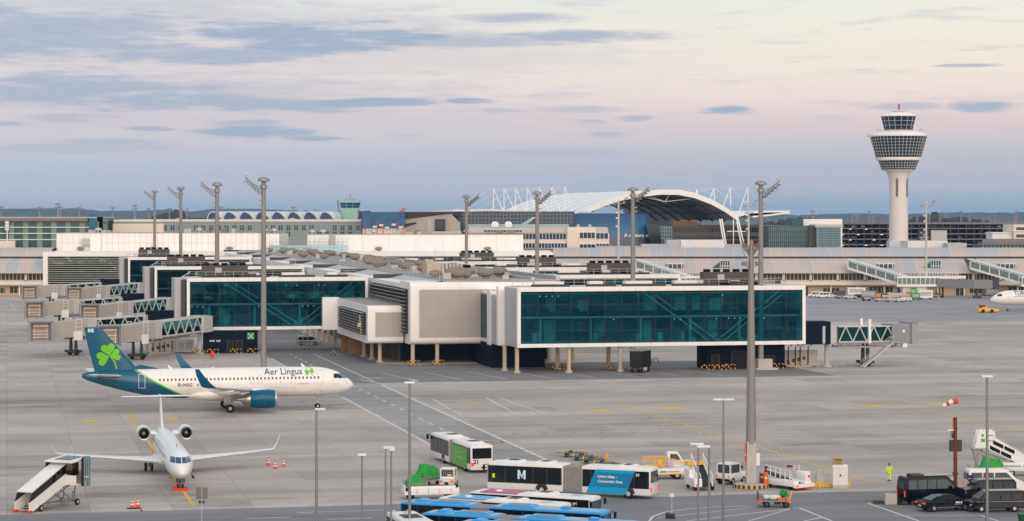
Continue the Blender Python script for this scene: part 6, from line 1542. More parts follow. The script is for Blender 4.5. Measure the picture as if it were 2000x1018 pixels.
# bus 24: driving away to the left, right half in a cyan advert
pf, pr = G(951,961), G(1270,976.5); rz, L = place2(pr,pf); n = Vector((math.sin(rz),-math.cos(rz),0)); n = n if n.y>0 else -n
b24 = bus('white articulated bus with cyan advert panel and grey bellows driving on the apron', pr+n*BW/2, rz, L, busw, [(0,7.0),(8.9,L)], busw, joint=(7.0,8.9), units=((1.6,3.6,busw),(L-3.6,L-1.2,busw),(10.0,12.2,busw)))
sg = 1   # flank facing the viewer is local +y (the bus points left)
m = MB(); y = BW/2+.03
m.prism([(6.25,1.0),(5.5,2.70),(1.5,2.70),(2.45,.40),(6.5,.40)],y-.012,y); m.build('advert_panel', cyan, b24)
m = MB(); m.prism([(6.2,1.02),(5.6,2.42),(1.62,2.42),(2.2,1.02)],y,y+.006); m.build('advert_dark_band', mat('advert_deep_cyan',lin(20,128,176),.35), b24)
Mt = lambda x,z: Matrix.Translation((x,y+.02,z)) @ Matrix.Rotation(PI,4,'Z') @ UP
text('Living ideas -', .38, Mt(5.3,1.92), whitel, b24, .008, 'LEFT'); text('Connecting lives', .38, Mt(5.3,1.45), whitel, b24, .008, 'LEFT')
text('24', .36, Mt(1.45,2.2), whitel, b24, .01, 'LEFT', 1, 'bus_number'); 
m = MB()
for i,(x0,x1,x2,x3) in enumerate(((0,.22,.22,0),(.62,.84,.84,.62))): m.prism([(13.6-x0,1.42),(13.6-x1,1.42),(13.6-x2,2.3),(13.6-x3,2.3)],y,y+.012)
m.prism([(13.6-.22,2.3),(13.6-.44,1.75),(13.6-.62,2.3),(13.6-.62,1.95),(13.6-.44,1.45),(13.6-.22,1.95)],y,y+.012); m.build('letter_M', mat('logo_pale',lin(200,225,235),.4), b24)
m = MB(); m.box(L-.85,L-.6,y-.01,y+.004,1.45,1.85); m.box(L-.8,L-.66,y-.01,y+.006,1.85,2.05,1); m.build('driver_vest', [hiv, hair], b24)
# bus 21
pr, pf = G(919,925.5), G(856.5,902); rz, L0 = place2(pr,pf); L=15.6; n = Vector((-math.sin(rz),math.cos(rz),0)); n = n if n.x>0 else -n
b21 = bus('white articulated bus number 21 with green advert seen from behind', pr+n*BW/2, rz, L, busw, [(0,7.0),(8.2,L)], busw, joint=(7.0,8.2), bellm=bellt, units=((1.6,4.4,busw),(9.5,12.5,busw)))
m = MB(); m.box(1.3,6.9,BW/2+.02,BW/2+.034,.42,2.5); m.build('advert_panel', busg, b21)
Mt = lambda x,z: Matrix.Translation((x,BW/2+.045,z)) @ Matrix.Rotation(PI,4,'Z') @ UP
text('Living ideas -', .42, Mt(5.6,1.75), mat('pale_green_letter',lin(190,225,170),.5), b21, .0, 'LEFT'); text('Connecting lives', .42, Mt(5.6,1.25), MATS['pale_green_letter'], b21, .0, 'LEFT')
text('21', .62, Matrix.Translation((-.04,.62,1.02)) @ Matrix.Rotation(-PI/2,4,'Z') @ UP, blackl, b21, .02, 'CENTER', 1, 'bus_number')
m = MB(); m.box(-.04,.01,-.5,.1,.55,.68); m.build('number_plate', blackl, b21)
# single buses 02 and 01
for (lab,uv,num,mt,uv2) in (('single white bus number 02 with magenta roof end in the parked row',(917,960,1152,974),'02',mag,1),('single white bus number 01 with cyan roof end in the parked row',(856,971,1090,987.5),'01',cyan,0)):
    pr,pf = from_roof(*uv); rz,L = place2(pr,pf)
    o = bus(lab, pr, rz, L, busw, [(0,L)], busw, units=((5.6,8.0,busw),), roof_patch=(1.0,4.6,mt), wz=(.9,2.80))
    m = MB(); m.box(.2,L-.1,-BW/2-.02,-BW/2+.02,.42,.88); m.build('black_skirt', blackp, o)
    text(num, .40, Matrix.Translation((L-1.6,-BW/2-.05,2.25)) @ UP, whitel, o, .01, 'LEFT', 1, 'bus_number')
    m = MB(); m.lathe([(.35,BHh),(.3,BHh+.12),(0,BHh+.14)],12,'z',0,(2.3,0,.02)); m.build('roof_hatch', paint, o)
    m = MB(); m.box(L-2.2,L-1.3,-.5,.5,BHh+.03,BHh+.06); m.build('roof_number', lgrey, o)
# blue articulated buses
pr,pf = from_roof(781,981,1174,1002); rz,L = place2(pr,pf); off = Vector((math.sin(rz),-math.cos(rz),0)); 
if off.y>0: off=-off
fwd = Vector((math.cos(rz),math.sin(rz),0))
p2 = G(822,1002,BHh); p2.z=0; p2 = p2-off*BW/2
p3 = G(889,1021,BHh); p3.z=0; p3 = p3-off*BW/2
for lab,p_ in (('blue articulated bus, the rearmost of the three parked blue buses',pr),('blue articulated bus, the middle of the three parked blue buses',p2),('blue articulated bus, the foremost of the three, cut by the picture edge',p3)):
    o = bus(lab, p_, rz, L, busb, [(0,6.6),(8.1,L)], mat('bus_blue_roof',lin(98,172,222),.35,var=.08), joint=(6.6,8.1), units=((2.6,5.8,busb),(9.0,12.0,busb)), wz=(.9,2.80))
    m = MB(); m.loft([[(x,y*k,BHh+h) for y,h in ((-.9,0),(.9,0),(.6,hh),(-.6,hh))] for x,k,hh in ((.9,.6,.05),(1.3,1,.24),(1.9,1,.24),(2.3,.6,.05))]); m.cbox(14.2,14.9,-.4,.4,BHh,BHh+.22,.06); m.build('roof_hatch', busb, o)
    m = MB(); m.box(.5,1.0,-.5,.5,BHh+.02,BHh+.05); m.box(5.9,6.4,-.6,.6,BHh+.02,BHh+.05); m.box(12.6,13.6,-.5,.5,BHh+.02,BHh+.05); m.build('roof_plate', lgrey, o)
a,b_ = G(756,1000,BHh),G(809,997,BHh); mid=(a+b_)/2; mid.z=0; hd2 = math.atan2(-6.6,1.9)
o = bus('white bus seen roof first at the bottom edge left of the blue buses', mid, hd2, 11.5, busw, [(0,11.5)], busw, units=())
m = MB(); 
for i in range(6): m.box(2.6+i*.35,2.85+i*.35,-.75,.75,BHh+.03,BHh+.09)
m.build('roof_grille', dgrey, o); m=MB()
for x,y in ((.4,-.7),(.4,.6),(1.6,0)): m.lathe([(.2,BHh),(.18,BHh+.12),(0,BHh+.13)],12,'z',0,(x,y,.02))
m.build('roof_vent', lgrey, o)
o = thing('container','dark blue rounded container at the bottom edge right of the blue buses','container',G(1208,1052)); m=MB(); m.cbox(-.9,.9,-.6,.6,.1,1.5,.12); m.build('body', mat('container_navy',lin(12,60,120),.4), o, True); m=MB(); m.box(-.7,.7,-.4,.4,1.5,1.56); m.build('lid', navy, o)

# cars and vans
def van(label, p, rz, L, W_, Hh, body, stripe=None, cat='van', name='van', windows=2, group=None, rimm=None, wm_=None):
    o = thing(name, label, cat, p, rz, group); h=L/2
    prof=[(-h,.35),(-h,Hh*.55),(-h+.12,Hh-.08),(-h+.3,Hh),(h*.28,Hh),(h*.42,Hh-.06),(h*.70,Hh*.62),(h*.95,Hh*.50),(h,Hh*.36),(h,.35)]
    m=MB(); m.profile(prof,W_,Hh*.5,Hh,W_*.84); m.build('body', body, o, bevel=.09)
    wm_ = wm_ or vglass
    x=-h+.35; k=(h*.36+h-.35)/(windows+1)
    for i in range(windows):
        m=MB(); m.profile([(x,Hh*.56),(x+.02,Hh*.88),(x+k-.1,Hh*.88),(x+k-.1,Hh*.56)],W_+.03,Hh*.5,Hh,W_*.84+.03); m.build('side_window', wm_, o); x+=k
    m=MB(); m.profile([(x,Hh*.56),(x+.02,Hh*.88),(h*.36,Hh*.88),(h*.60,Hh*.60),(h*.58,Hh*.56)],W_+.03,Hh*.5,Hh,W_*.84+.03); m.build('door_window', wm_, o)
    d=Vector((h*.28,0,-Hh*.35)); nn=Vector((Hh*.35,0,h*.28)).normalized()*.03
    m=MB(); A=Vector((h*.43,0,Hh-.10))+nn; B=Vector((h*.69,0,Hh*.63))+nn
    m.quad([(A.x,-W_*.38,A.z),(A.x,W_*.38,A.z),(B.x,W_*.43,B.z),(B.x,-W_*.43,B.z)]); m.build('windscreen', wm_, o)
    m=MB(); m.box(-h-.02,-h+.12,-W_*.36,W_*.36,Hh*.58,Hh*.86); m.build('rear_window', wm_, o)
    for s_ in (-1,1):
        m=MB(); m.box(-h-.03,-h+.1,s_*W_*.43-.09,s_*W_*.43+.09,Hh*.30,Hh*.52); m.build('tail_light', tlight, o)
        m=MB(); m.box(h-.14,h+.02,s_*W_*.38-.16,s_*W_*.38+.16,Hh*.32,Hh*.40); m.build('headlight', mat('headlamp_glass',(.5,.52,.55),.1), o)
        for x_ in (-h*.58,h*.62): whl(o,x_,s_*(W_/2-.1),.34,.22,rimm)
        m=MB(); m.cbox(h*.42,h*.50,s_*(W_/2+.12)-.1,s_*(W_/2+.12)+.1,Hh*.55,Hh*.66,.03); m.build('mirror', body, o)
    if stripe:
        for (z0,z1,mt) in stripe: m=MB(); m.box(-h+.1,h*.8,-W_/2-.012,W_/2+.012,Hh*z0,Hh*z1); m.build('stripe', mt, o)
    m=MB(); m.box(-h-.05,-h+.1,-W_*.45,W_*.45,.3,.5); m.box(h-.1,h+.05,-W_*.45,W_*.45,.3,.5); m.build('bumper', dgrey, o)
    return o
blkcar = mat('black_car_paint',(.004,.006,.011),.12,var=.08,spec=.22)
cg2 = mat('smoked_glass',(.008,.014,.018),.06,spec=.25,var=.2,scale=2); cg3 = mat('pale_tint_glass',(.035,.06,.068),.06,spec=.3,var=.4,scale=1.5)
p=(G(1772,990)+G(1872,981))/2+Vector((0,.9,0))
o=van('tall black minibus with roof air unit behind the black saloon', p, R(16), 6.3, 2.0, 2.65, blkcar, None,'minibus','minibus',3,wm_=cg3)
m=MB(); m.cbox(-2.3,-1.0,-.6,.6,2.62,2.85,.08); m.build('roof_unit', dgrey, o); m=MB(); m.box(-1.0,2.0,-.7,.7,2.64,2.69); m.build('roof_rail', blackp, o)
def saloon(label,p,rz,body,rimm):
    o=thing('car',label,'car',p,rz); L,W_,Hh=5.2,1.9,1.5; h=L/2
    m=MB(); m.profile([(-h,.32),(-h-.02,.72),(-h+.12,.98),(-1.7,1.05),(1.0,1.02),(2.2,.88),(h,.66),(h,.32)],W_,.7,1.05,W_*.95); m.build('body', body, o, bevel=.10)
    m=MB(); m.profile([(-1.95,1.0),(-1.0,1.40),(-.55,Hh),(.35,Hh),(.75,1.42),(1.45,1.0)],W_*.93,1.0,Hh,W_*.70); c=m.build('cabin', body, o, bevel=.06)
    for x0,x1,x2,x3 in ((-1.55,-.92,-.28,-.25),(-.15,-.12,.55,1.05)):
        m=MB(); m.profile([(x0,1.04),(x1,1.39),(x2,1.41),(x3,1.04)],W_*.93+.03,1.0,Hh,W_*.70+.03); m.build('side_window', cg2, c)
    for (A,B) in (((.70,1.46),(1.42,1.04)),((-.95,1.45),(-1.88,1.05))):
        d=.03; m=MB(); m.quad([(A[0]+(d if A[0]>0 else -d),-W_*.34,A[1]+d),(A[0]+(d if A[0]>0 else -d),W_*.34,A[1]+d),(B[0]+(d if A[0]>0 else -d),W_*.42,B[1]+d),(B[0]+(d if A[0]>0 else -d),-W_*.42,B[1]+d)]); m.build('windscreen' if A[0]>0 else 'rear_window', cg3, c)
    for s_ in (-1,1):
        for x_ in (-1.62,1.55): whl(o,x_,s_*(W_/2-.09),.35,.24,rimm)
        m=MB(); m.box(h-.12,h+.02,s_*.72-.18,s_*.72+.18,.66,.76); m.build('headlight', MATS['headlamp_glass'], o)
        m=MB(); m.box(-h-.05,-h+.1,s_*.72-.2,s_*.72+.2,.76,.86); m.build('tail_light', tlight, o)
        m=MB(); m.cbox(.75,.95,s_*1.02-.1,s_*1.02+.1,1.02,1.16,.03); m.build('mirror', body, o)
    m=MB(); m.box(-h-.05,-h+.02,-.28,.28,.5,.62); m.build('number_plate', paint, o)
    m=MB(); m.box(-h+.6,h-.5,-W_/2-.008,-W_/2+.008,.40,.44); m.build('sill_trim', silver, o); return o
chrome = mat('alloy_rim',(.55,.56,.58),.25,.9)
o=saloon('black saloon car with bright alloy wheels parked before the black minibus',(G(1819,1001)+G(1881,998))/2+Vector((0,.9,0)),R(17),blkcar,chrome)
m=MB(); m.box(.55,.95,-.965,-.957,.78,.90); m.box(1.05,1.2,-.965,-.957,.78,.9); m.box(.5,1.25,-.965,-.957,.66,.69); m.build('door_lettering', paint, o)
o=van('front black people carrier with chrome strip at the right edge',G(1948,1001)+Vector((0,.9,0)),R(187),5.2,1.93,1.95,blkcar,[(.50,.515,silver)],'van','van',2,wm_=cg2)
o=van('rear black people carrier half hidden behind the front one',G(1936,978)+Vector((-.1,1.2,0)),R(187),5.2,1.93,1.95,blkcar,None,'van','van',2,wm_=cg2)
o=van('white van with blue marked rear corner behind the black people carriers',G(1946,966)+Vector((0,1,0)),R(2),5.6,2.0,2.4,paint,None,'van','van',2)
for z0 in (1.25,1.62): m=MB(); m.box(-2.78,-2.3,-1.02,1.02,z0,z0+.28); m.build('blue_panel', navy, o)
o=van('silver and blue patrol van with yellow stripe under the left glass wing',G(602,674),R(6),4.9,1.9,1.95,mat('silver_paint',(.45,.46,.47),.3,.3),[(.42,.50,mat('pale_lime',lin(205,215,90),.4)),(.30,.40,navy)],'van','van',2)
m=MB(); m.box(-.3,0,-.6,.6,1.95,2.08); m.build('blue_lights', navy, o)
# street-side small things on the right
o=thing('concrete_block','square pale concrete block on a small grass patch','block',G(1739,985)); m=MB(); m.cbox(-.55,.55,-.5,.5,0,1.0,.03); m.build('block', conc, o)
gp_=[G(u,v) for u,v in ((1703,982),(1722,979),(1760,981),(1764,987),(1735,987))]; m=MB(); m.quad([(q.x,q.y,.03) for q in gp_]); structure(m.build('grass_patch', mat('verge_grass',(.045,.06,.018),.95,var=.35,scale=3)))
tfm=MB(); rng=random.Random(8)
for i in range(700):
    a_,b2=rng.random(),rng.random(); q=G(1705+a_*57,980.5+b2*5.5); h_=rng.uniform(.08,.22); dx_=rng.uniform(-.1,.1); tfm.add([(q.x-.03,q.y,.03),(q.x+.03,q.y,.03),(q.x+dx_,q.y+.02,h_)],[(0,1,2)])
o=tfm.build('grass', mat('grass_blade',(.07,.09,.025),.9,var=.4,scale=2)); tag(o,'short rough grass round the concrete block','grass',None,'stuff')
o=thing('rubbish_bin','dark green wheeled bin cut by the right edge','bin',G(2001,1030)); m=MB(); m.loft([[(x*q,y*q,z) for x,y in ((-.5,-.45),(.5,-.45),(.5,.45),(-.5,.45))] for q,z in ((.8,.1),(1,1.05))]); m.build('body', mat('bin_green',(.01,.06,.035),.5), o); m=MB(); m.cbox(-.55,.55,-.5,.5,1.05,1.2,.05); m.build('lid', mat('bin_lid',(.012,.09,.05),.5), o)
o=thing('utility_box','small white box at the foot of the brown sign pole','cabinet',G(1859,963)); m=MB(); m.cbox(-.35,.35,-.25,.25,.1,1.4,.03); m.build('housing', paint, o); m=MB(); m.box(-.3,.3,-.27,-.25,.3,1.3); m.build('door', lgrey, o)
o=thing('planter_bags','two dark rubber weights on the kerb below the small white sign','weight',G(1309,1013)); m=MB(); m.cbox(-.42,-.02,-.3,.3,0,.5,.1); m.cbox(.02,.42,-.3,.3,0,.45,.1); m.build('weight', mat('rubber_grey',(.03,.034,.035),.7), o, True)
# cones
cn=thing('traffic_cone','','traffic cone',(0,0,0),0,'orange traffic cones'); m=MB(); m.box(-.24,.24,-.24,.24,0,.06); m.build('base', redc, cn, bevel=.02)
m=MB(); m.lathe([(.19,.06),(.15,.28)],16,'z',0); m.lathe([(.15,.28),(.125,.42)],16,'z',1); m.lathe([(.125,.42),(.10,.56)],16,'z',0); m.lathe([(.10,.56),(.08,.68)],16,'z',1); m.lathe([(.08,.68),(.045,.88),(0,.89)],16,'z',0); m.build('cone', [redc,paint], cn, True)
CN=[(525,909,'leftmost of three traffic cones by the wingtip of the regional jet'),(537.5,916,'lowest of three traffic cones by the wingtip of the regional jet'),(554,911.5,'rightmost of three traffic cones by the wingtip of the regional jet'),(258.5,992.5,'left traffic cone of the pair on the black plate'),(269.5,991,'right traffic cone of the pair on the black plate'),(297,895,'single traffic cone left of the regional jet fuselage'),(1902,929,'single traffic cone beside the green covered cart at right')]
for i,(u,v,l) in enumerate(CN):
    o=cn if i==0 else copy_tree(cn); o.location=G(u,v); o['label']=l; o.scale=(1.02,)*3
o=thing('black_plate','flat black rubber plate under the pair of traffic cones','plate',G(261,993.5)); m=MB(); m.cbox(-.6,.5,-.4,.3,0,.05,.02); m.build('plate', black, o)
# covered passenger stairs, lower left
ang=R(63); P0=G(44,1002); cs=thing('covered_stairs','white covered passenger stairs with tinted panes and a solar panel','passenger stairs',P0,ang,None,.86)
wS=1.9; RUN,RISE=6.0,2.55; 
m=MB()
for i in range(13): x=.2+i*RUN/13; z=.25+i*RISE/13; m.box(x,x+RUN/13+.04,-.7,.7,z,z+.05)
m.build('step', lgrey, cs)
m=MB()
for s_ in (-1,1): m.prism([(-.1,.15),(.3,.05),(RUN+.3,RISE+.0),(RUN+.3,RISE+1.15),(-.1,1.15)],s_*wS/2-.04,s_*wS/2+.04)
m.build('side_panel', paint, cs)
for s_ in (-1,1):
    m=MB(); m.prism([(-.1,1.17),(RUN+.2,RISE+1.17),(RUN+.2,RISE+2.15),(.35,2.12)],s_*wS/2-.015,s_*wS/2+.015); pn_=m.build('tinted_pane', plexi, cs)
    m=MB()
    for i in range(8): x=.0+i*(RUN+.1)/7; z=1.15+(RISE)*(x/RUN); m.bar((x,s_*(wS/2+.02),z),(x+.35*(1-i/7),s_*(wS/2+.02),z+1.0),.06)
    m.bar((-.1,s_*(wS/2+.02),1.16),(RUN+.2,s_*(wS/2+.02),RISE+1.18),.08); m.build('pane_frame', dgrey, pn_)
m=MB(); m.prism([(.3,2.12),(RUN+.3,RISE+2.17),(RUN+.3,RISE+2.25),(.25,2.22)],-wS/2-.05,wS/2+.05); m.build('sloped_roof', paint, cs)
m=MB(); X0,X1=RUN+.1,RUN+2.7; m.box(X0,X1,-2.3,1.25,RISE-.15,RISE); m.box(X0,X1,1.15,1.25,RISE,RISE+1.1); m.box(X1-.1,X1,-2.3,1.25,RISE,RISE+1.1); m.box(X0,X0+.1,-2.3,-1,RISE,RISE+.9); m.build('platform', paint, cs)
m=MB(); m.prism([(X0-.9,RISE+2.3),(X1,RISE+2.55),(X1,RISE+2.75),(X0-.9,RISE+2.45)],-2.4,1.3); rf_=m.build('canopy', paint, cs, bevel=.03)
m=MB(); m.prism([(X0+.0,RISE+2.535),(X1-.5,RISE+2.735),(X1-.5,RISE+2.77),(X0,RISE+2.57)],-1.5,.6); m.build('solar_panel', solar, rf_)
m=MB()
for y in (1.2,): m.prism([(X0-.6,RISE+1.1),(X1,RISE+1.1),(X1,RISE+2.55),(X0-.8,RISE+2.3)],y-.01,y+.01)
m.prism([(X0,RISE+.9),(X0+1.0,RISE+.9),(X0+1.0,RISE+2.4),(X0,RISE+2.4)],-1.9,-1.88); m.box(X0+.02,X0+.04,-2.2,-.95,RISE+.9,RISE+2.4); m.build('platform_pane', plexi, cs)
m=MB(); m.at(T3(X0+1.35,-2.35,RISE,-ang+R(6))); m.box(-.2,.05,-1.15,1.15,-.25,2.75,0)
for i in range(3): m.box(.07+i*.2,.22+i*.2,-1.1,1.1,-.3,2.8,1)
m.build('bellows', [black, mat('bellows_blue_grey',lin(112,134,140),.7)], cs)
m=MB()
for s_ in (-.75,.75):
    m.bar((1.6,s_,.45),(RUN+2.2,s_,.45),.14); m.bar((2.2,s_,.5),(RUN+1.2,s_,RISE-.2),.1); m.bar((RUN+1.6,s_,.5),(RUN-.6,s_,RISE-.6),.1); m.bar((RUN+1.8,s_,.5),(RUN+2.0,s_,RISE-.1),.1); m.bar((3.4,s_,.5),(RUN+.6,s_,RISE-.3),.06)
m.bar((RUN+.6,-.75,.5),(RUN+.6,.75,.5),.12); m.tube([(RUN+1.3,-1,.6),(RUN+1.3,-1,1.6)],.12,8); m.box(RUN-.2,RUN+.8,-1.1,-.6,.4,.9); m.build('under_frame', mat('frame_grey',(.22,.22,.21),.5), cs)
m=MB(); m.box(-.3,.3,-1.1,-.8,0,.3); m.box(-.3,.3,.8,1.1,0,.3); m.build('red_stabiliser', redc, cs)
for x,y in ((1.8,-1.0),(1.8,1.0),(RUN+2,-1.0),(RUN+2,1.0)): whl(cs,x,y,.36,.24,lgrey)
m=MB(); m.tube([(X1-.4,-.5,RISE+2.7),(X1-.2,.3,RISE+3.9)],.04,6); m.tube([(X0+.6,-3.1,RISE-.2),(X0+.6,-3.3,RISE+.7)],.05,6); m.box(X0+.4,X0+.8,-3.5,-3.1,RISE+.7,RISE+.85); m.build('antenna', lgrey, cs)
# passenger stair truck at right
P0=G(1905,928); st=thing('stair_truck','white passenger stair truck with raised steps and black panels at the right edge','passenger stairs',P0,R(-4))
m=MB()
for s_ in (-1,1): m.prism([(1.0,2.9),(5.6,.7),(6.2,.9),(6.2,1.5),(1.9,4.0),(1.0,4.0)],s_*.95-.05,s_*.95+.05); m.prism([(-.2,2.9),(1.0,2.9),(1.9,4.0),(1.9,4.7),(.2,4.7)],s_*.95-.06,s_*.95+.06)
m.build('side_panel', paint, st)
m=MB()
for (a,b2) in ((0,1),(1,2),(2.1,3.1)):
    for j in (0,1):
        if a>2 and j==1: pass
        x=1.7+a*1.15; z=3.35-a*.55-j*.52; m.prism([(x+j*-.35,z),(x+1.05+j*-.35,z-.50),(x+1.05+j*-.35,z-.10),(x+j*-.35,z+.40)],-1.02,-.99) if a<2 else None
m.build('black_pane', blackp, st)
m=MB()
for i in range(14): m.box(1.0+i*.34,1.4+i*.34,-.85,.85,2.9-i*.165,2.95-i*.165)
m.box(-.4,1.2,-.9,.9,2.8,2.9); m.build('step', lgrey, st)
m=MB(); railing(m,(-.4,-.9,2.9),(.3,-.9,2.9),1.1,.5,.03); railing(m,(.2,-.9,4.7),(1.8,-.9,4.7),.35,.5,.03); m.bar((1.9,-.95,4.15),(6.2,-.95,1.7),.06); m.build('hand_rail', lgrey, st)
m=MB(); m.bar((-.3,-.8,2.7),(5.6,-.8,.5),.14,.3); m.bar((-.3,.8,2.7),(5.6,.8,.5),.14,.3)
for x,y in ((-.2,-.8),(.7,-.8),(-.2,.8),(.7,.8)): m.bar((x,y,2.7),(x+.5,y,.4),.1); m.bar((x+.6,y,2.4),(x+.1,y,.4),.07)
m.bar((-.4,-.9,.35),(3,-.9,.35),.14); m.bar((-1.0,-.6,1.3),(-.3,-.8,.4),.12); m.build('scissor_frame', greym, st)
m=MB(); m.cbox(2.6,7.4,-1.05,1.05,.55,1.45,.1); m.cbox(5.6,7.4,-1.0,1.0,1.4,2.3,.15); m.build('chassis', paint, st, True)
m=MB(); m.box(2.9,4.6,-1.07,-1.05,1.0,1.15); m.box(4.8,5.2,-1.07,-1.05,.95,1.2); m.build('blue_lettering', mat('pale_teal_letter',lin(120,160,170),.5), st)
m=MB(); m.box(.5,.75,-1.02,-1.0,4.1,4.4); m.box(.45,.85,-1.02,-1.0,3.55,3.9); m.prism([(5.0,1.6),(5.5,1.4),(5.5,1.75)],-1.02,-1.0); m.build('green_emblem', busg, st)
m=MB(); m.box(.95,1.7,-1.02,-1.0,4.18,4.30); m.box(.95,1.9,-1.02,-1.0,3.62,3.74); m.build('grey_lettering', greym, st)
for x,y in ((.1,-.9),(.1,.9),(3.6,-.9),(3.6,.9),(6.6,-.9),(6.6,.9)): whl(st,x,y,.36,.25)
m=MB(); m.bar((-1.1,-.6,1.4),(-.7,-.6,.9),.13); m.build('warning_arm', yel, st)
def tarp(mb, x0,x1,y0,y1,z0,z1,seed,m=0,n=22):
    rng=random.Random(seed); g=[]
    for i in range(n+1):
        row=[]
        for j in range(n+1):
            fx,fy=i/n,j/n; e=min(1,4.5*min(fx,1-fx))*min(1,4.5*min(fy,1-fy)); z=z0+(z1-z0)*(e**.6)*(1+.2*math.sin(fx*7+seed)*math.cos(fy*5)+.10*math.sin(fx*23+fy*17+seed)+.08*math.sin(fy*31-fx*11)); z+=rng.uniform(-1,1)*.07*(z1-z0+.5)
            row.append((x0+(x1-x0)*fx+rng.uniform(-.03,.03),y0+(y1-y0)*fy+rng.uniform(-.03,.03),max(z,z0)))
        g.append(row)
    mb.loft(g,m,False,False)
def tarp_cart(label,p,rz,L,z1,seed,side=None,sc=1):
    o=thing('covered_cart',label,'baggage cart',p,rz,'carts under green tarpaulins',sc)
    m=MB(); m.box(-L/2,L/2,-.75,.75,.42,.55); m.build('bed', lgrey, o)
    m=MB()
    for x in (-L/2,L/2):
        for y in (-.72,.72): m.bar((x,y,.5),(x,y,1.1),.05)
        m.bar((x,-.72,1.1),(x,.72,1.1),.05); m.bar((x,-.72,.8),(x,.72,.8),.04)
    m.bar((L/2,0,.4),(L/2+.9,0,.35),.06); m.box(-L/2,L/2,-.77,-.75,.55,.95) ; m.build('rail', steel, o)
    for x in (-L*.33,L*.33):
        for y in (-.6,.6): whl(o,x,y,.24,.16,None,False)
    m=MB(); tarp(m,-L/2-.05,L/2+.05,-.8,.8,.62,z1,seed); t_=m.build('tarpaulin', grn, o, False)
    return o
tarp_cart('cart under a low crumpled green tarpaulin left of the white tug',G(810,962)+Vector((0,.8,0)),R(38),2.0,1.35,1)
tarp_cart('cart under a tall ridged green tarpaulin next to the white tug',G(838,949)+Vector((-.2,.8,0)),R(50),2.6,1.8,2)
o=tarp_cart('green covered cart with round emblem in front of the stair truck',G(1937,935),R(0),2.7,1.9,3)
m=MB(); m.box(.3,1.4,-.82,-.78,.5,1.25); m.build('end_board', lgrey, o); m=MB(); m.lathe([(.16,0),(.26,0),(.26,.02),(.16,.02)],14,'y',0,(.85,-.84,.9)); m.box(.8,.9,-.84,-.82,.75,1.0); m.build('green_emblem', busg, o)
# long low white trailer
pr,pf=G(786,977),G(893,974); rz,L=place2(pr,pf); o=thing('flat_trailer','long low white trailer with red rear light in front of the green carts','trailer',pr+Vector((0,.9,0)),rz)
m=MB(); m.box(0,L,-.9,.9,.45,.6); m.box(.9,L,-.93,-.88,.55,1.05); m.box(.9,L,.88,.93,.55,1.05); m.box(0,.1,-.9,.9,.5,1.4); m.build('bed', paint, o, bevel=.02)
m=MB(); m.box(-.04,0,-.85,-.6,.6,.85); m.build('tail_light', tlight, o); m=MB()
for i in range(4): m.box(1.2+i*1.1,1.24+i*1.1,-.96,-.93,.6,1.0)
m.build('latch', redc, o)
for x in (.7,L-.9):
    for y in (-.75,.75): whl(o,x,y,.3,.2,None,False)
# white tug between green carts and bus 21
def box_tug(label,p,rz,sc=1,lights=True):
    o=thing('baggage_tug',label,'tug',p,rz,None,sc); m=MB(); m.cbox(-1.3,1.3,-.75,.75,.35,1.0,.08); m.build('body', mat('tug_cream',lin(205,200,190),.5,var=.1), o, True)
    m=MB(); m.box(-.75,.75,-.7,.7,1.9,2.0)
    for x in (-.72,.72):
        for y in (-.66,.66): m.box(x-.05,x+.05,y-.05,y+.05,.95,1.95)
    m.box(-.75,-.7,-.7,.7,.95,1.2); m.build('cab_frame', paint, o)
    m=MB(); m.box(-.7,.7,-.6,.6,1.2,1.88); g=m.build('cab_glass', vglass, o)
    m=MB()
    for i in range(7): m.box(-.74,-.72,-.55+i*.18,-.52+i*.18,1.22,1.86)
    for i in range(4): m.box(-.74,-.72,-.58,.58,1.25+i*.18,1.28+i*.18)
    m.build('mesh_guard', greym, g); m=MB(); m.box(-.72,-.705,-.4,.0,1.22,1.45); m.build('vest', hiv, g)
    m=MB(); m.box(-1.36,-1.3,-.2,.2,.3,.75,0); m.box(-1.36,1.3,-.78,.78,.3,.42,0); m.build('bumper', dgrey, o)
    for y in (-.55,.55):
        m=MB(); m.box(-1.34,-1.29,y-.12,y+.12,.72,.88); m.build('tail_light', orange, o)
    m=MB(); m.box(-1.34,-1.3,-.22,.22,.55,.9); m.build('pale_plate', paint, o)
    for x in (-.8,.8):
        for y in (-.68,.68): whl(o,x,y,.34,.24)
    return o
box_tug('cream baggage tug with caged rear window beside the green carts',G(873.5,956)+Vector((.1,1.3,0)),R(82),1.0)
# empty dollies
dl=thing('flat_dolly','','dolly',(0,0,0),0,'empty dollies in a staggered row'); m=MB(); m.box(-1.3,1.3,-.75,.75,.42,.5)
for i in range(6): m.box(-1.2+i*.45,-1.05+i*.45,-.75,.75,.5,.56)
m.build('frame', mat('dolly_steel',(.14,.13,.11),.6,.3,.3,3), dl); m=MB(); m.bar((1.3,0,.42),(2.2,0,.5),.07); m.bar((-1.3,0,.42),(-1.5,0,.42),.12); m.build('tow_bar', mat('dolly_green',lin(40,120,70),.5), dl)
m=MB()
for x,y in ((-1.2,-.7),(1.2,-.7),(-1.2,.7),(1.2,.7)): m.box(x-.08,x+.08,y-.06,y+.06,.5,.66)
m.build('stop_block', yel, dl); m=MB(); m.box(.2,.6,-.3,.1,.56,.70); m.build('strap', dgrey, dl)
for x in (-.85,.85):
    for y in (-.62,.62): whl(dl,x,y,.24,.16,None,False)
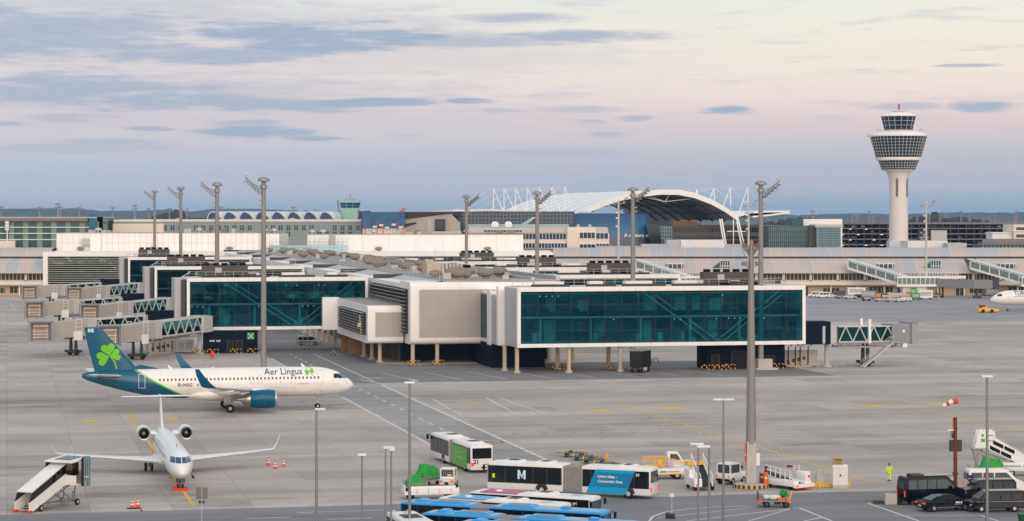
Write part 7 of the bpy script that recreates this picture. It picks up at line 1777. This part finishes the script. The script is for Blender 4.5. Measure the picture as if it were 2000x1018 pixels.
for i,(u,v,l) in enumerate(((1122,893.5,'farthest'),(1142,900,'second'),(1161,906,'third'),(1183,913.5,'nearest'))):
    o=dl if i==0 else copy_tree(dl); o.location=G(u,v)+Vector((0,.6,0)); o.rotation_euler=(0,0,R(176)); o['label']='low empty baggage dolly, the %s of the staggered row beyond the cyan bus'%l
o=thing('marker_post','yellow post standing on the nearest empty dolly','post',G(1186,913.5)+Vector((0,.6,.56))); m=MB(); m.tube([(0,0,0),(0,0,.95)],.08,8); m.box(-.16,.16,-.05,.05,.6,.72); m.build('post', yel, o)
# lift truck with yellow railings
pr,pf=G(1268,937),G(1352,936); rz,L=place2(pr,pf); o=thing('service_truck','white service truck with yellow platform railings behind the cyan bus','truck',G(1238,938)+Vector((0,1.1,0)),rz+R(2))
m=MB(); m.cbox(0,6.0,-1.1,1.1,.55,1.15,.06); m.build('chassis', paint, o, True); m=MB(); m.box(1.6,5.6,-1.13,-1.10,.52,.62); m.build('orange_stripe', yel, o)
m=MB(); m.profile([(3.9,1.15),(3.9,2.6),(4.05,2.72),(5.0,2.72),(5.5,1.9),(5.7,1.7),(5.7,1.15)],1.1,1.5,2.7,.95); cb=m.at(Matrix.Identity(4)).build('cab', paint, o, bevel=.06, loc=(-.3,.55,0)); m=MB(); m.profile([(4.2,1.9),(4.2,2.5),(4.9,2.5),(5.3,1.9)],1.13,1.5,2.7,.99); m.build('cab_window', vglass, cb)
m=MB(); zt=1.2
for y in (-1.0,.1): railing(m,(1.0,y,1.5),(3.2,y,1.5),.8,.75,.035)
m.bar((1.0,-1,1.5),(3.4,-1,1.5),.10); m.bar((3.2,-1,2.3),(6.3,-1,1.35),.09); m.bar((3.2,-.4,2.3),(6.3,-.4,1.35),.09); m.box(2.4,2.8,-1.05,-.9,1.2,2.1); m.box(5.8,6.2,-1.0,-.5,1.15,1.7); m.build('yellow_railing', yel, o)
m=MB(); m.box(-.2,4,-1.05,.2,1.15,1.3); m.cbox(3.4,4.0,-.9,-.3,1.25,1.75,.1); m.tube([(3.4,-.2,1.4),(3.9,-.2,1.4)],.35,12); m.build('deck', lgrey, o); m=MB(); m.box(2.6,3.2,-1.125,-1.1,.72,.9); m.build('green_emblem', busg, o); m=MB(); m.box(3.3,4.6,-1.125,-1.1,.76,.86); m.build('grey_lettering', greym, o)
for x in (2.0,4.4):
    for y in (-.95,.95): whl(o,x,y,.42,.28)
# mobile belt stairs
o=thing('mobile_steps','small white mobile steps with dark tread seen from behind','steps',G(1374,958)+Vector((0,1,0)),R(103))
m=MB()
for i in range(10): m.box(-1.2+i*.3,-.85+i*.3,-.45,.45,.5+i*.2,.55+i*.2)
m.prism([(-1.3,.35),(1.8,2.3),(1.8,2.45),(-1.3,.5)],-.5,.5); m.build('dark_tread', mat('tread_navy',(.02,.026,.04),.7), o)
m=MB()
for y in (-.62,.62):
    m.bar((-1.3,y,.45),(1.8,y,2.4),.1,.22); m.bar((-1.3,y,1.45),(1.9,y,3.3),.07)
    for i in range(6): x=-1.3+i*.62; z=.45+i*.39; m.bar((x,y,z),(x,y,z+1),.06)
m.build('hand_rail', paint, o); m=MB(); m.cbox(-1.6,1.8,.55,1.35,.4,1.2,.06); m.box(-.9,1.0,-.55,.55,.35,.6); m.box(.3,1.9,.65,1.3,1.2,1.9); m.build('drive_unit', paint, o); m=MB(); m.box(1.2,1.9,-.5,1.2,2.3,2.6); m.build('yellow_top', yel, o)
m=MB(); m.box(-1.63,-1.58,.9,1.2,.5,.7); m.build('tail_light', tlight, o); m=MB()
for z in (2.0,2.35,2.7): m.bar((1.8,.65,z),(1.8,1.35,z),.06)
m.build('rear_rail', paint, o)
for x in (-1.0,1.3):
    for y in (-.7,1.1): whl(o,x,y,.3,.22,None,False)
# white tow tractor
o=thing('tow_tractor','small white tow tractor with glazed cab left of the concrete mast','tug',G(1428,947)+Vector((.1,1.2,0)),R(50))
m=MB(); m.cbox(-1.4,1.7,-.85,.85,.4,1.15,.08); m.build('body', paint, o, True)
m=MB(); m.box(-1.3,.5,-.82,.82,2.0,2.12)
for x in (-1.25,.45):
    for y in (-.78,.78): m.box(x-.06,x+.06,y-.06,y+.06,1.1,2.05)
m.build('cab_frame', paint, o); m=MB(); m.box(-1.27,.47,-.76,.76,1.15,2.0); m.build('cab_glass', mat('cab_dark',(.04,.06,.06),.06,spec=.7), o)
m=MB(); m.box(-1.46,-1.4,-.85,.85,.35,.6); m.box(-1.6,-1.4,-.1,.1,.4,.6); m.build('bumper', blackp, o)
for s_ in (-1,1):
    m=MB(); m.box(-1.43,-1.38,s_*.7-.08,s_*.7+.08,.75,.95); m.build('tail_light', tlight, o); m=MB(); m.cbox(.5,.62,s_*.98-.1,s_*.98+.1,1.5,1.85,.03); m.build('mirror', dgrey, o)
    for x in (-.85,1.05): whl(o,x,s_*.75,.36,.26)
# belt loader right of the mast
o=thing('belt_loader','low white belt loader with mesh rails and red bumper right of the concrete mast','belt loader',G(1541,957)+Vector((0,1.6,0)),R(128))
m=MB(); m.cbox(-2.2,2.6,-1.25,-.35,.35,.85,.08); m.cbox(-2.2,2.0,.5,1.25,.35,.95,.08); m.cbox(-2.1,-.6,-1.25,-.5,.8,1.75,.12); m.box(-2.5,-2.2,-1.35,1.35,.3,.62); m.build('body', paint, o, True)
m=MB(); m.box(-2.55,-2.5,-1.35,1.35,.22,.30); m.box(-2.13,-2.1,-1.1,-.8,1.2,1.4); m.build('red_trim', redc, o)
m=MB(); m.box(-2.1,2.4,-.35,.5,.4,.55); m.prism([(-1.5,.55),(2.8,1.3),(2.8,1.45),(-1.5,.7)],-.3,.45); m.build('belt', mat('belt_dark',(.04,.04,.042),.8), o)
m=MB(); railing(m,(-1.6,1.2,.95),(1.8,1.2,1.25),1.0,.6,.035); m.bar((-2.1,1.2,.9),(-1.6,1.2,1.95),.06); railing(m,(-.5,-1.2,1.75),(.9,-1.2,1.5),.5,.5,.035); m.bar((.9,-1.2,2),(2.4,-1.2,1.0),.06); m.build('mesh_rail', paint, o)
m=MB(); m.box(1.75,1.85,1.0,1.3,1.5,2.1); m.box(.4,1.0,-1.2,-.95,1.95,2.12); m.build('dark_red_pad', mat('pad_dark_red',(.16,.02,.02),.6), o)
m=MB(); m.box(-2.53,-2.5,.9,1.2,.4,.55); m.build('tail_light', tlight, o)
for x in (-1.4,1.5):
    for y in (-.85,.95): whl(o,x,y,.32,.25,None,False)
# cabinets on striped blocks
o=thing('low_cabinet','low pale cabinet between belt loader and tall white cabinet','cabinet',G(1604,950)); m=MB(); m.cbox(-.55,.55,-.4,.4,.15,1.15,.03); m.box(-.5,.2,-.2,.3,1.15,1.7); m.build('housing', conc, o); m=MB(); m.box(-.5,.5,-.42,-.4,.3,1.05); m.build('door', lgrey, o)
o=thing('tall_cabinet','tall white double door cabinet with a small lantern box on top','cabinet',G(1640,953)); m=MB(); m.cbox(-.75,.75,-.5,.5,.3,2.3,.03); m.build('housing', paint, o)
m=MB(); m.box(-.7,-.02,-.53,-.5,.4,2.2); m.box(.02,.7,-.53,-.5,.4,2.2); m.box(-.08,.08,-.55,-.53,1.2,1.4,1); m.build('door', [mat('door_white',(.70,.69,.67),.4), dgrey], o)
m=MB(); m.box(-.65,.3,-.4,.4,2.3,2.42); m.box(-.6,.25,.1,.35,2.42,2.95)
for x in (-.6,.2): m.box(x-.04,x+.04,-.4,-.32,2.42,2.95)
m.box(-.8,.4,-.5,.5,2.95,3.05); m.build('lantern', mat('lantern_beige',lin(178,158,128),.6), o); m=MB(); m.box(-.75,.75,-.55,.55,0,.3); m.build('plinth', conc, o)
sb_=MB()
o=None
for i,(u,v) in enumerate(((1587,951),(1594,951),(1601,951.5),(1608,951.5),(1615,951.5),(1657,951),(1622,951.5))):
    m=MB(); m.cbox(-.17,.17,-.15,.15,0,.42,.03)
    if o is None: o=m.build('kerb_stone', yel, None); q=o
    else: q=o.copy(); COL.objects.link(q)
    q.location=G(u,v); tag(q,'small yellow painted kerb stone at the foot of the cabinets right of the belt loader','kerb stone','yellow kerb stones')
# loaded cart in front
p=G(1514,992); ct_=thing('baggage_cart','flat cart loaded with white wrapped bags and straps on the near road','baggage cart',p+Vector((0,.7,0)),R(-2))
m=MB(); m.box(-1.55,1.5,-.75,.75,.55,.66); m.build('bed', mat('cart_bed',lin(140,130,120),.6), ct_); m=MB(); m.box(-1.55,-1.2,-.78,.78,.5,.7); m.box(1.1,1.5,-.78,.78,.5,.72); m.box(.3,.9,-.5,.2,.66,.85); m.build('orange_part', orange, ct_)
m=MB(); m.bar((-1.5,-.7,.66),(-1.5,-.7,1.3),.06); m.bar((-1.5,.7,.66),(-1.5,.7,1.3),.06); m.bar((-1.5,-.7,1.3),(-1.5,.7,1.3),.06); m.bar((-1.5,-.7,1.0),(-1.0,-.7,1.05),.05); m.box(-1.6,-1.45,-.5,.5,.7,1.4); m.build('end_rack', mat('rack_dark',(.10,.10,.105),.6), ct_)
m=MB(); m.bar((1.35,-.5,.7),(1.6,-.5,1.55),.09,.14); m.build('tow_arm', yel, ct_)
for x in (-.75,1.05):
    for y in (-.6,.6): whl(ct_,x,y,.3,.18,mat('rim_blue',(.03,.07,.11),.5))
m=MB(); m.box(.0,.6,-.3,.3,.25,.55); m.build('axle_box', dgrey, ct_)
bg=[(-.75,-.1,.34),(-.3,.2,.3),(-.15,-.3,.36),(.25,.1,.32),(-.55,.35,.28)]
for i,(x,y,r_) in enumerate(bg):
    rng=random.Random(i); bm=bmesh.new(); bmesh.ops.create_icosphere(bm,subdivisions=3,radius=r_)
    for v in bm.verts: v.co*= 1+.12*math.sin(v.co.x*14+i)*math.cos(v.co.y*11+v.co.z*9); v.co.z*=.75; v.co.x*=1.25
    m=MB(); m.bm(bm); q=m.build('wrapped_bag', mat('bag_white',(.62,.60,.60),.5,var=.12,scale=6), None, True); q.location=ct_.location+Vector((x,y,.66+r_*.75)); tag(q,'white plastic wrapped bag heaped on the flat cart','bag','white bags on the flat cart')
bm=bmesh.new(); bmesh.ops.create_icosphere(bm,subdivisions=3,radius=.36)
for v in bm.verts: v.co*=1+.25*math.sin(v.co.x*11)*math.cos(v.co.z*13+v.co.y*7)
m=MB(); m.bm(bm); q=m.build('green_net', mat('net_green',lin(24,140,62),.7,var=.4,scale=7), None, False); q.location=ct_.location+Vector((.9,.1,1.25)); tag(q,'bunched green net on a stick at the right end of the flat cart','net')
m=MB(); m.tube([(0,0,-.6),(0,0,0)],.04,6); m.build('stick', lgrey, q)
# dark box trailer under the wing
p=G(1252,729); o=thing('box_trailer','black box trailer parked under the right glass wing','trailer',p+Vector((0,2.2,0)),TH+R(52)); m=MB(); m.box(-2.2,2.2,-1.1,1.1,.95,3.75); m.build('box', mat('trailer_black',(.012,.012,.016),.5), o, bevel=.04)
m=MB(); m.box(-2.25,2.25,-1.15,1.15,3.75,3.82); m.build('roof', mat('trailer_roof',(.30,.27,.24),.6), o); m=MB(); m.box(-2.24,-2.2,-1.0,-.03,1.05,3.6); m.box(-2.24,-2.2,.03,1.0,1.05,3.6); m.build('rear_door', mat('trailer_door',(.02,.02,.024),.4), o)
m=MB(); m.box(-2.1,2.1,-.9,.9,.6,.95); m.box(-1.2,.6,-1.05,-.8,.4,.9,1); m.build('chassis', [dgrey,lgrey], o)
for x in (-1.5,1.4):
    for y in (-.9,.9): whl(o,x,y,.4,.3,None,False)
for y in (-.9,.9): m=MB(); m.box(-2.25,-2.2,y-.1,y+.1,.8,.95); m.build('tail_light', orange, o)
# yellow aircraft tractor at right
p=G(1931,611); o=thing('aircraft_tractor','yellow towbarless aircraft tractor in front of the white airliner nose','tug',p+Vector((0,1.2,0)),R(180)); m=MB(); m.cbox(-2.9,2.9,-1.3,1.3,.35,1.0,.1); m.prism([(-2.9,.5),(-2.9,.9),(-.6,1.15),(.8,1.6),(1.6,1.6),(2.7,.9),(2.7,.5)],-1.25,1.25); m.build('body', yel, o, bevel=.05)
m=MB(); m.box(.9,2.3,-1.0,1.0,1.5,2.1); m.build('cab_glass', gglass, o); m=MB(); m.box(.8,2.4,-1.05,1.05,2.1,2.3); m.build('cab_roof', orange, o); m=MB(); m.lathe([(0,0),(.2,0),(.15,.3),(0,.3)],10,'z',0,(1.6,0,2.3)); m.build('beacon', orange, o)
for x in (-.9,1.5):
    for y in (-1.15,1.15): whl(o,x,y,.5,.4,None,False)
# vehicles at the far terminal
rng=random.Random(21)
CV=[(1592,581,'white_van','white'),(1607,582,'white_van','white'),(1623,582,'white_car','white'),(1660,584,'white_car','white'),(1637,579,'dark_van','dark'),(1652,577,'dark_van','dark'),(1678,583,'dark_car','dark'),(1600,578,'white_car','grey')]
silv=mat('silver_paint',(.4,.4,.4))
for i,(u,v,k,c) in enumerate(CV):
    if 'van' in k: o=van('%s van in the row parked along the far terminal'%c,G(u,v),R(180),4.7,1.9,1.95,paint if c=='white' else mat('dark_blue_paint',(.02,.035,.08),.3),None,'van','van',2,'%s vans by the far terminal'%c)
    else:
        o=copy_tree(c3[{'white':2,'grey':1,'dark':0}[c]]); o.location=G(u,v); o.rotation_euler=(0,0,0); tag(o,'%s car in the row parked along the far terminal'%c,'car','%s cars by the far terminal'%c)
lime=MATS['pale_lime']
for u,v,l in ((1645,583.5,'patrol car with yellow stripe in the row along the far terminal'),(1830,581,'patrol car with yellow stripe right of the tall lamp tower')):
    o=copy_tree(c3[1]); o.location=G(u,v); o.rotation_euler=(0,0,PI if u<1700 else 0); o['label']=l; o['group']='patrol cars'; m=MB(); m.box(-1.9,1.9,-.885,.885,.62,.80); m.build('stripe', lime, o); m=MB(); m.box(-.3,.2,-.4,.4,1.42,1.54); m.build('blue_lights', navy, o)
def far_box(name,label,u,v,dims,mt,rz=0,cat='cart',group=None,m2=None):
    lx,ly,z0,z1=dims; o=thing(name,label,cat,G(u,v),rz,group); m=MB(); m.cbox(-lx/2,lx/2,-ly/2,ly/2,z0,z1,.06); m.build('body', mt, o); m=MB(); m.box(-lx*.4,lx*.4,-ly/2-.03,-ly/2,z0+(z1-z0)*.3,z0+(z1-z0)*.8); m.build('panel', m2 or lgrey, o)
    for x in (-lx*.33,lx*.33):
        for y in (-ly*.4,ly*.4): whl(o,x,y,.32,.22,None,False)
    return o
far_box('box_truck','white box truck behind the row of parked vehicles at the far terminal',1672,579,(6,2.2,.6,3.0),paint,0,'truck')
for i,(u,v,dims,mt,l) in enumerate(((1697,584,(4.5,2,.5,2.6),greym,'grey box cart left of the support block'),(1692,588,(2.6,1.4,.4,1.3),dgrey,'low dark tug left of the support block'),(1722,589,(5,1.8,.4,1.0),mat('cart_salmon',lin(190,150,130),.6),'salmon flat cart before the support block'),(1728,586,(2.4,1.5,.4,2.0),dgrey,'dark cart before the support block'),(1742,590,(3.4,1.6,.4,1.2),mat('cart_salmon',(0,0,0)),'salmon luggage dolly right of the support block'),(1737,586,(1.5,1.5,.4,2.4),beige,'tall beige cart right of the support block'),(1756,590,(3,1.5,.4,1.1),paint,'white low tug among the carts'),(1764,588,(2,1.4,.4,1.7),redc,'red cart among the carts'),(1773,589,(2.4,1.4,.4,1.2),paint,'second white low tug at the right end of the carts'),(1789,586,(2.6,1.8,.4,2.2),grn,'green covered cart under the grey bridge'),(1785,582,(1.6,1.6,.4,3.4),grn,'tall green cart under the grey bridge'),(1808,585,(4.4,2,.5,3.0),paint,'white box cart at the foot of the lamp tower'),(1750,583,(5,1.5,.4,1.8),lgrey,'long grey cart behind the carts'),(1718,584,(2.2,1.5,.3,1.9),orange,'orange cart beside the support block'),(1936,578,(5,2.6,.2,3.0),greym,'grey shelter below the right walkway'),(1918,576,(4,1.8,.4,1.6),blackp,'black car shaped tug below the right walkway'))):
    far_box('ground_cart' if 'tug' not in l else 'ground_tug', l, u, v, dims, mt, rng.uniform(-.4,.4),'cart' if 'tug' not in l else 'tug')
o=copy_tree(cn); o.location=G(1834,586); o.scale=(1.6,)*3; o['label']='traffic cone by the patrol car at the far terminal'
o=thing('fire_extinguisher','red wheeled fire extinguisher by the left dark blue base','extinguisher',G(414,699)); m=MB(); m.lathe([(.28,.15),(.32,.4),(.3,1.0),(.12,1.25),(0,1.28)],14,'z'); m.build('bottle', redc, o, True); m=MB(); m.bar((.25,.1,.2),(.4,.1,1.4),.06); m.box(-.35,.35,.1,.2,.1,.25); m.build('trolley', red, o)

# ---------- person in high-visibility clothes, walking away ----------
P=G(1737,939.5); pe=thing('person','person in yellow high visibility clothes walking across the apron','person',P,R(12))
def skinned(name, mt, verts, edges, radii, parent, sub=2):
    me=bpy.data.meshes.new(name); me.from_pydata(verts,edges,[]); me.materials.append(mt); o=bpy.data.objects.new(name,me); COL.objects.link(o); o.parent=parent
    s_=o.modifiers.new('skin','SKIN'); 
    for i,r_ in enumerate(radii): me.skin_vertices[0].data[i].radius=(r_ if isinstance(r_,tuple) else (r_,r_))
    me.skin_vertices[0].data[0].use_root=True; sb_=o.modifiers.new('sub','SUBSURF'); sb_.levels=sub; sb_.render_levels=sub
    me.polygons.foreach_set('use_smooth',[True]*len(me.polygons)); s_.use_smooth_shade=True; return o
V=[(0,0,.95),(0,0,1.18),(0,.0,1.40),(0,.02,1.52),(0,.03,1.62),(0,.03,1.74), (-.10,0,.90),(-.11,.14,.50),(-.11,-.02,.09),(-.11,.12,.03), (.10,0,.90),(.11,-.06,.50),(.11,-.26,.12),(.11,-.14,.03), (-.19,0,1.40),(-.27,-.06,1.13),(-.28,.06,.90), (.19,0,1.40),(.30,.05,1.14),(.36,.16,.94), (-.28,.09,.83),(.38,.20,.88)]
Ed=[(0,1),(1,2),(2,3),(3,4),(4,5),(0,6),(6,7),(7,8),(8,9),(0,10),(10,11),(11,12),(12,13),(2,14),(14,15),(15,16),(2,17),(17,18),(18,19),(16,20),(19,21)]
Rr=[.13,.13,.12,.055,.085,.075,.085,.06,.045,.035,.085,.06,.045,.035,.065,.048,.036,.065,.048,.036,.032,.032]
# five fingers on each hand, short curled chains
for hi,(h0,sx) in enumerate(((20,-1),(21,1))):
    hx,hy,hz=V[h0]
    for k in range(5):
        b0=len(V); l=(.055,.075,.082,.076,.060)[k]; yo=(-.03,-.022,-.004,.014,.03)[k] if k else -.035
        if k==0: V+=[(hx-sx*.02,hy+.03,hz-.02),(hx-sx*.035,hy+.045,hz-.05)]
        else: V+=[(hx+sx*.004,hy+yo,hz-.045),(hx-sx*.01,hy+yo+.012,hz-.045-l*.6)]
        Ed+=[(h0,b0),(b0,b0+1)]; Rr+=[.010,.008]
skinned('body', skin, V, Ed, Rr, pe)
def sub_(idx, mt, name, grow, sub=2):
    mp={v:i for i,v in enumerate(idx)}; return skinned(name, mt, [V[i] for i in idx], [(mp[a],mp[b]) for a,b in Ed if a in mp and b in mp], [ (Rr[i]+grow) for i in idx], pe, sub)
sub_([1,0,2,14,15,16,17,18,19], hiv, 'jacket', .035); sub_([0,6,7,8,10,11,12], hiv, 'trousers', .028)
m=MB()
for (x,y,z) in ((-.11,.04,.05),(.11,-.22,.08)): m.loft([[(x+a*q,y+b*1.0,z+c) for a,b in ((-.055,-.10),(.055,-.10),(.06,.16),(-.06,.16))] for q,c in ((1,-.05),(1,.02),(.8,.07))])
m.build('boots', blackp, pe, bevel=.02)
bm=bmesh.new(); bmesh.ops.create_icosphere(bm,subdivisions=2,radius=.118)
for v in bm.verts: v.co.z=max(v.co.z,-.03)
m=MB(); m.at(T3(0,.015,1.70)); m.bm(bm); m.build('hair', hair, pe, True)
m=MB()
for z in (.30,.42):
    for x,y in ((-.11,.04+.06*(z/.5)),(.11,-.18+.08*(z/.5))): m.lathe([(.078,z),(.088,z+.005),(.088,z+.055),(.078,z+.06)],14,'z',0,(x,y,0))
m.build('reflective_band', mat('reflective_grey',(.6,.6,.6),.3), pe)
m=MB(); m.box(-.05,.05,.10,.125,1.62,1.63); m.lathe([(0,0),(.018,0),(.012,.03),(0,.035)],8,'y',0,(0,.105,1.655))
for x in (-.035,.035): m.lathe([(0,0),(.014,0),(.01,.012),(0,.014)],8,'y',0,(x,.10,1.685))
m.build('face', mat('face_skin',(.36,.2,.15),.6), pe)
pe.rotation_euler=(0,0,R(-12))

# ---------- the air ----------
m = bpy.data.materials.new('haze_air'); m.use_nodes = True; t = NT(m.node_tree); t.n.clear()
o_ = t.new('ShaderNodeOutputMaterial'); v_ = t.new('ShaderNodeVolumePrincipled'); v_.inputs['Color'].default_value = (.42,.66,1,1); v_.inputs['Density'].default_value = 4.6e-5; v_.inputs['Anisotropy'].default_value = .0
t.l.new(v_.outputs[0], o_.inputs['Volume'])
hz_ = MB().box(-10000,10000,-500,17000,-1,86).build('haze', m); tag(hz_,'pale blue haze in the far air','haze',None,'stuff')
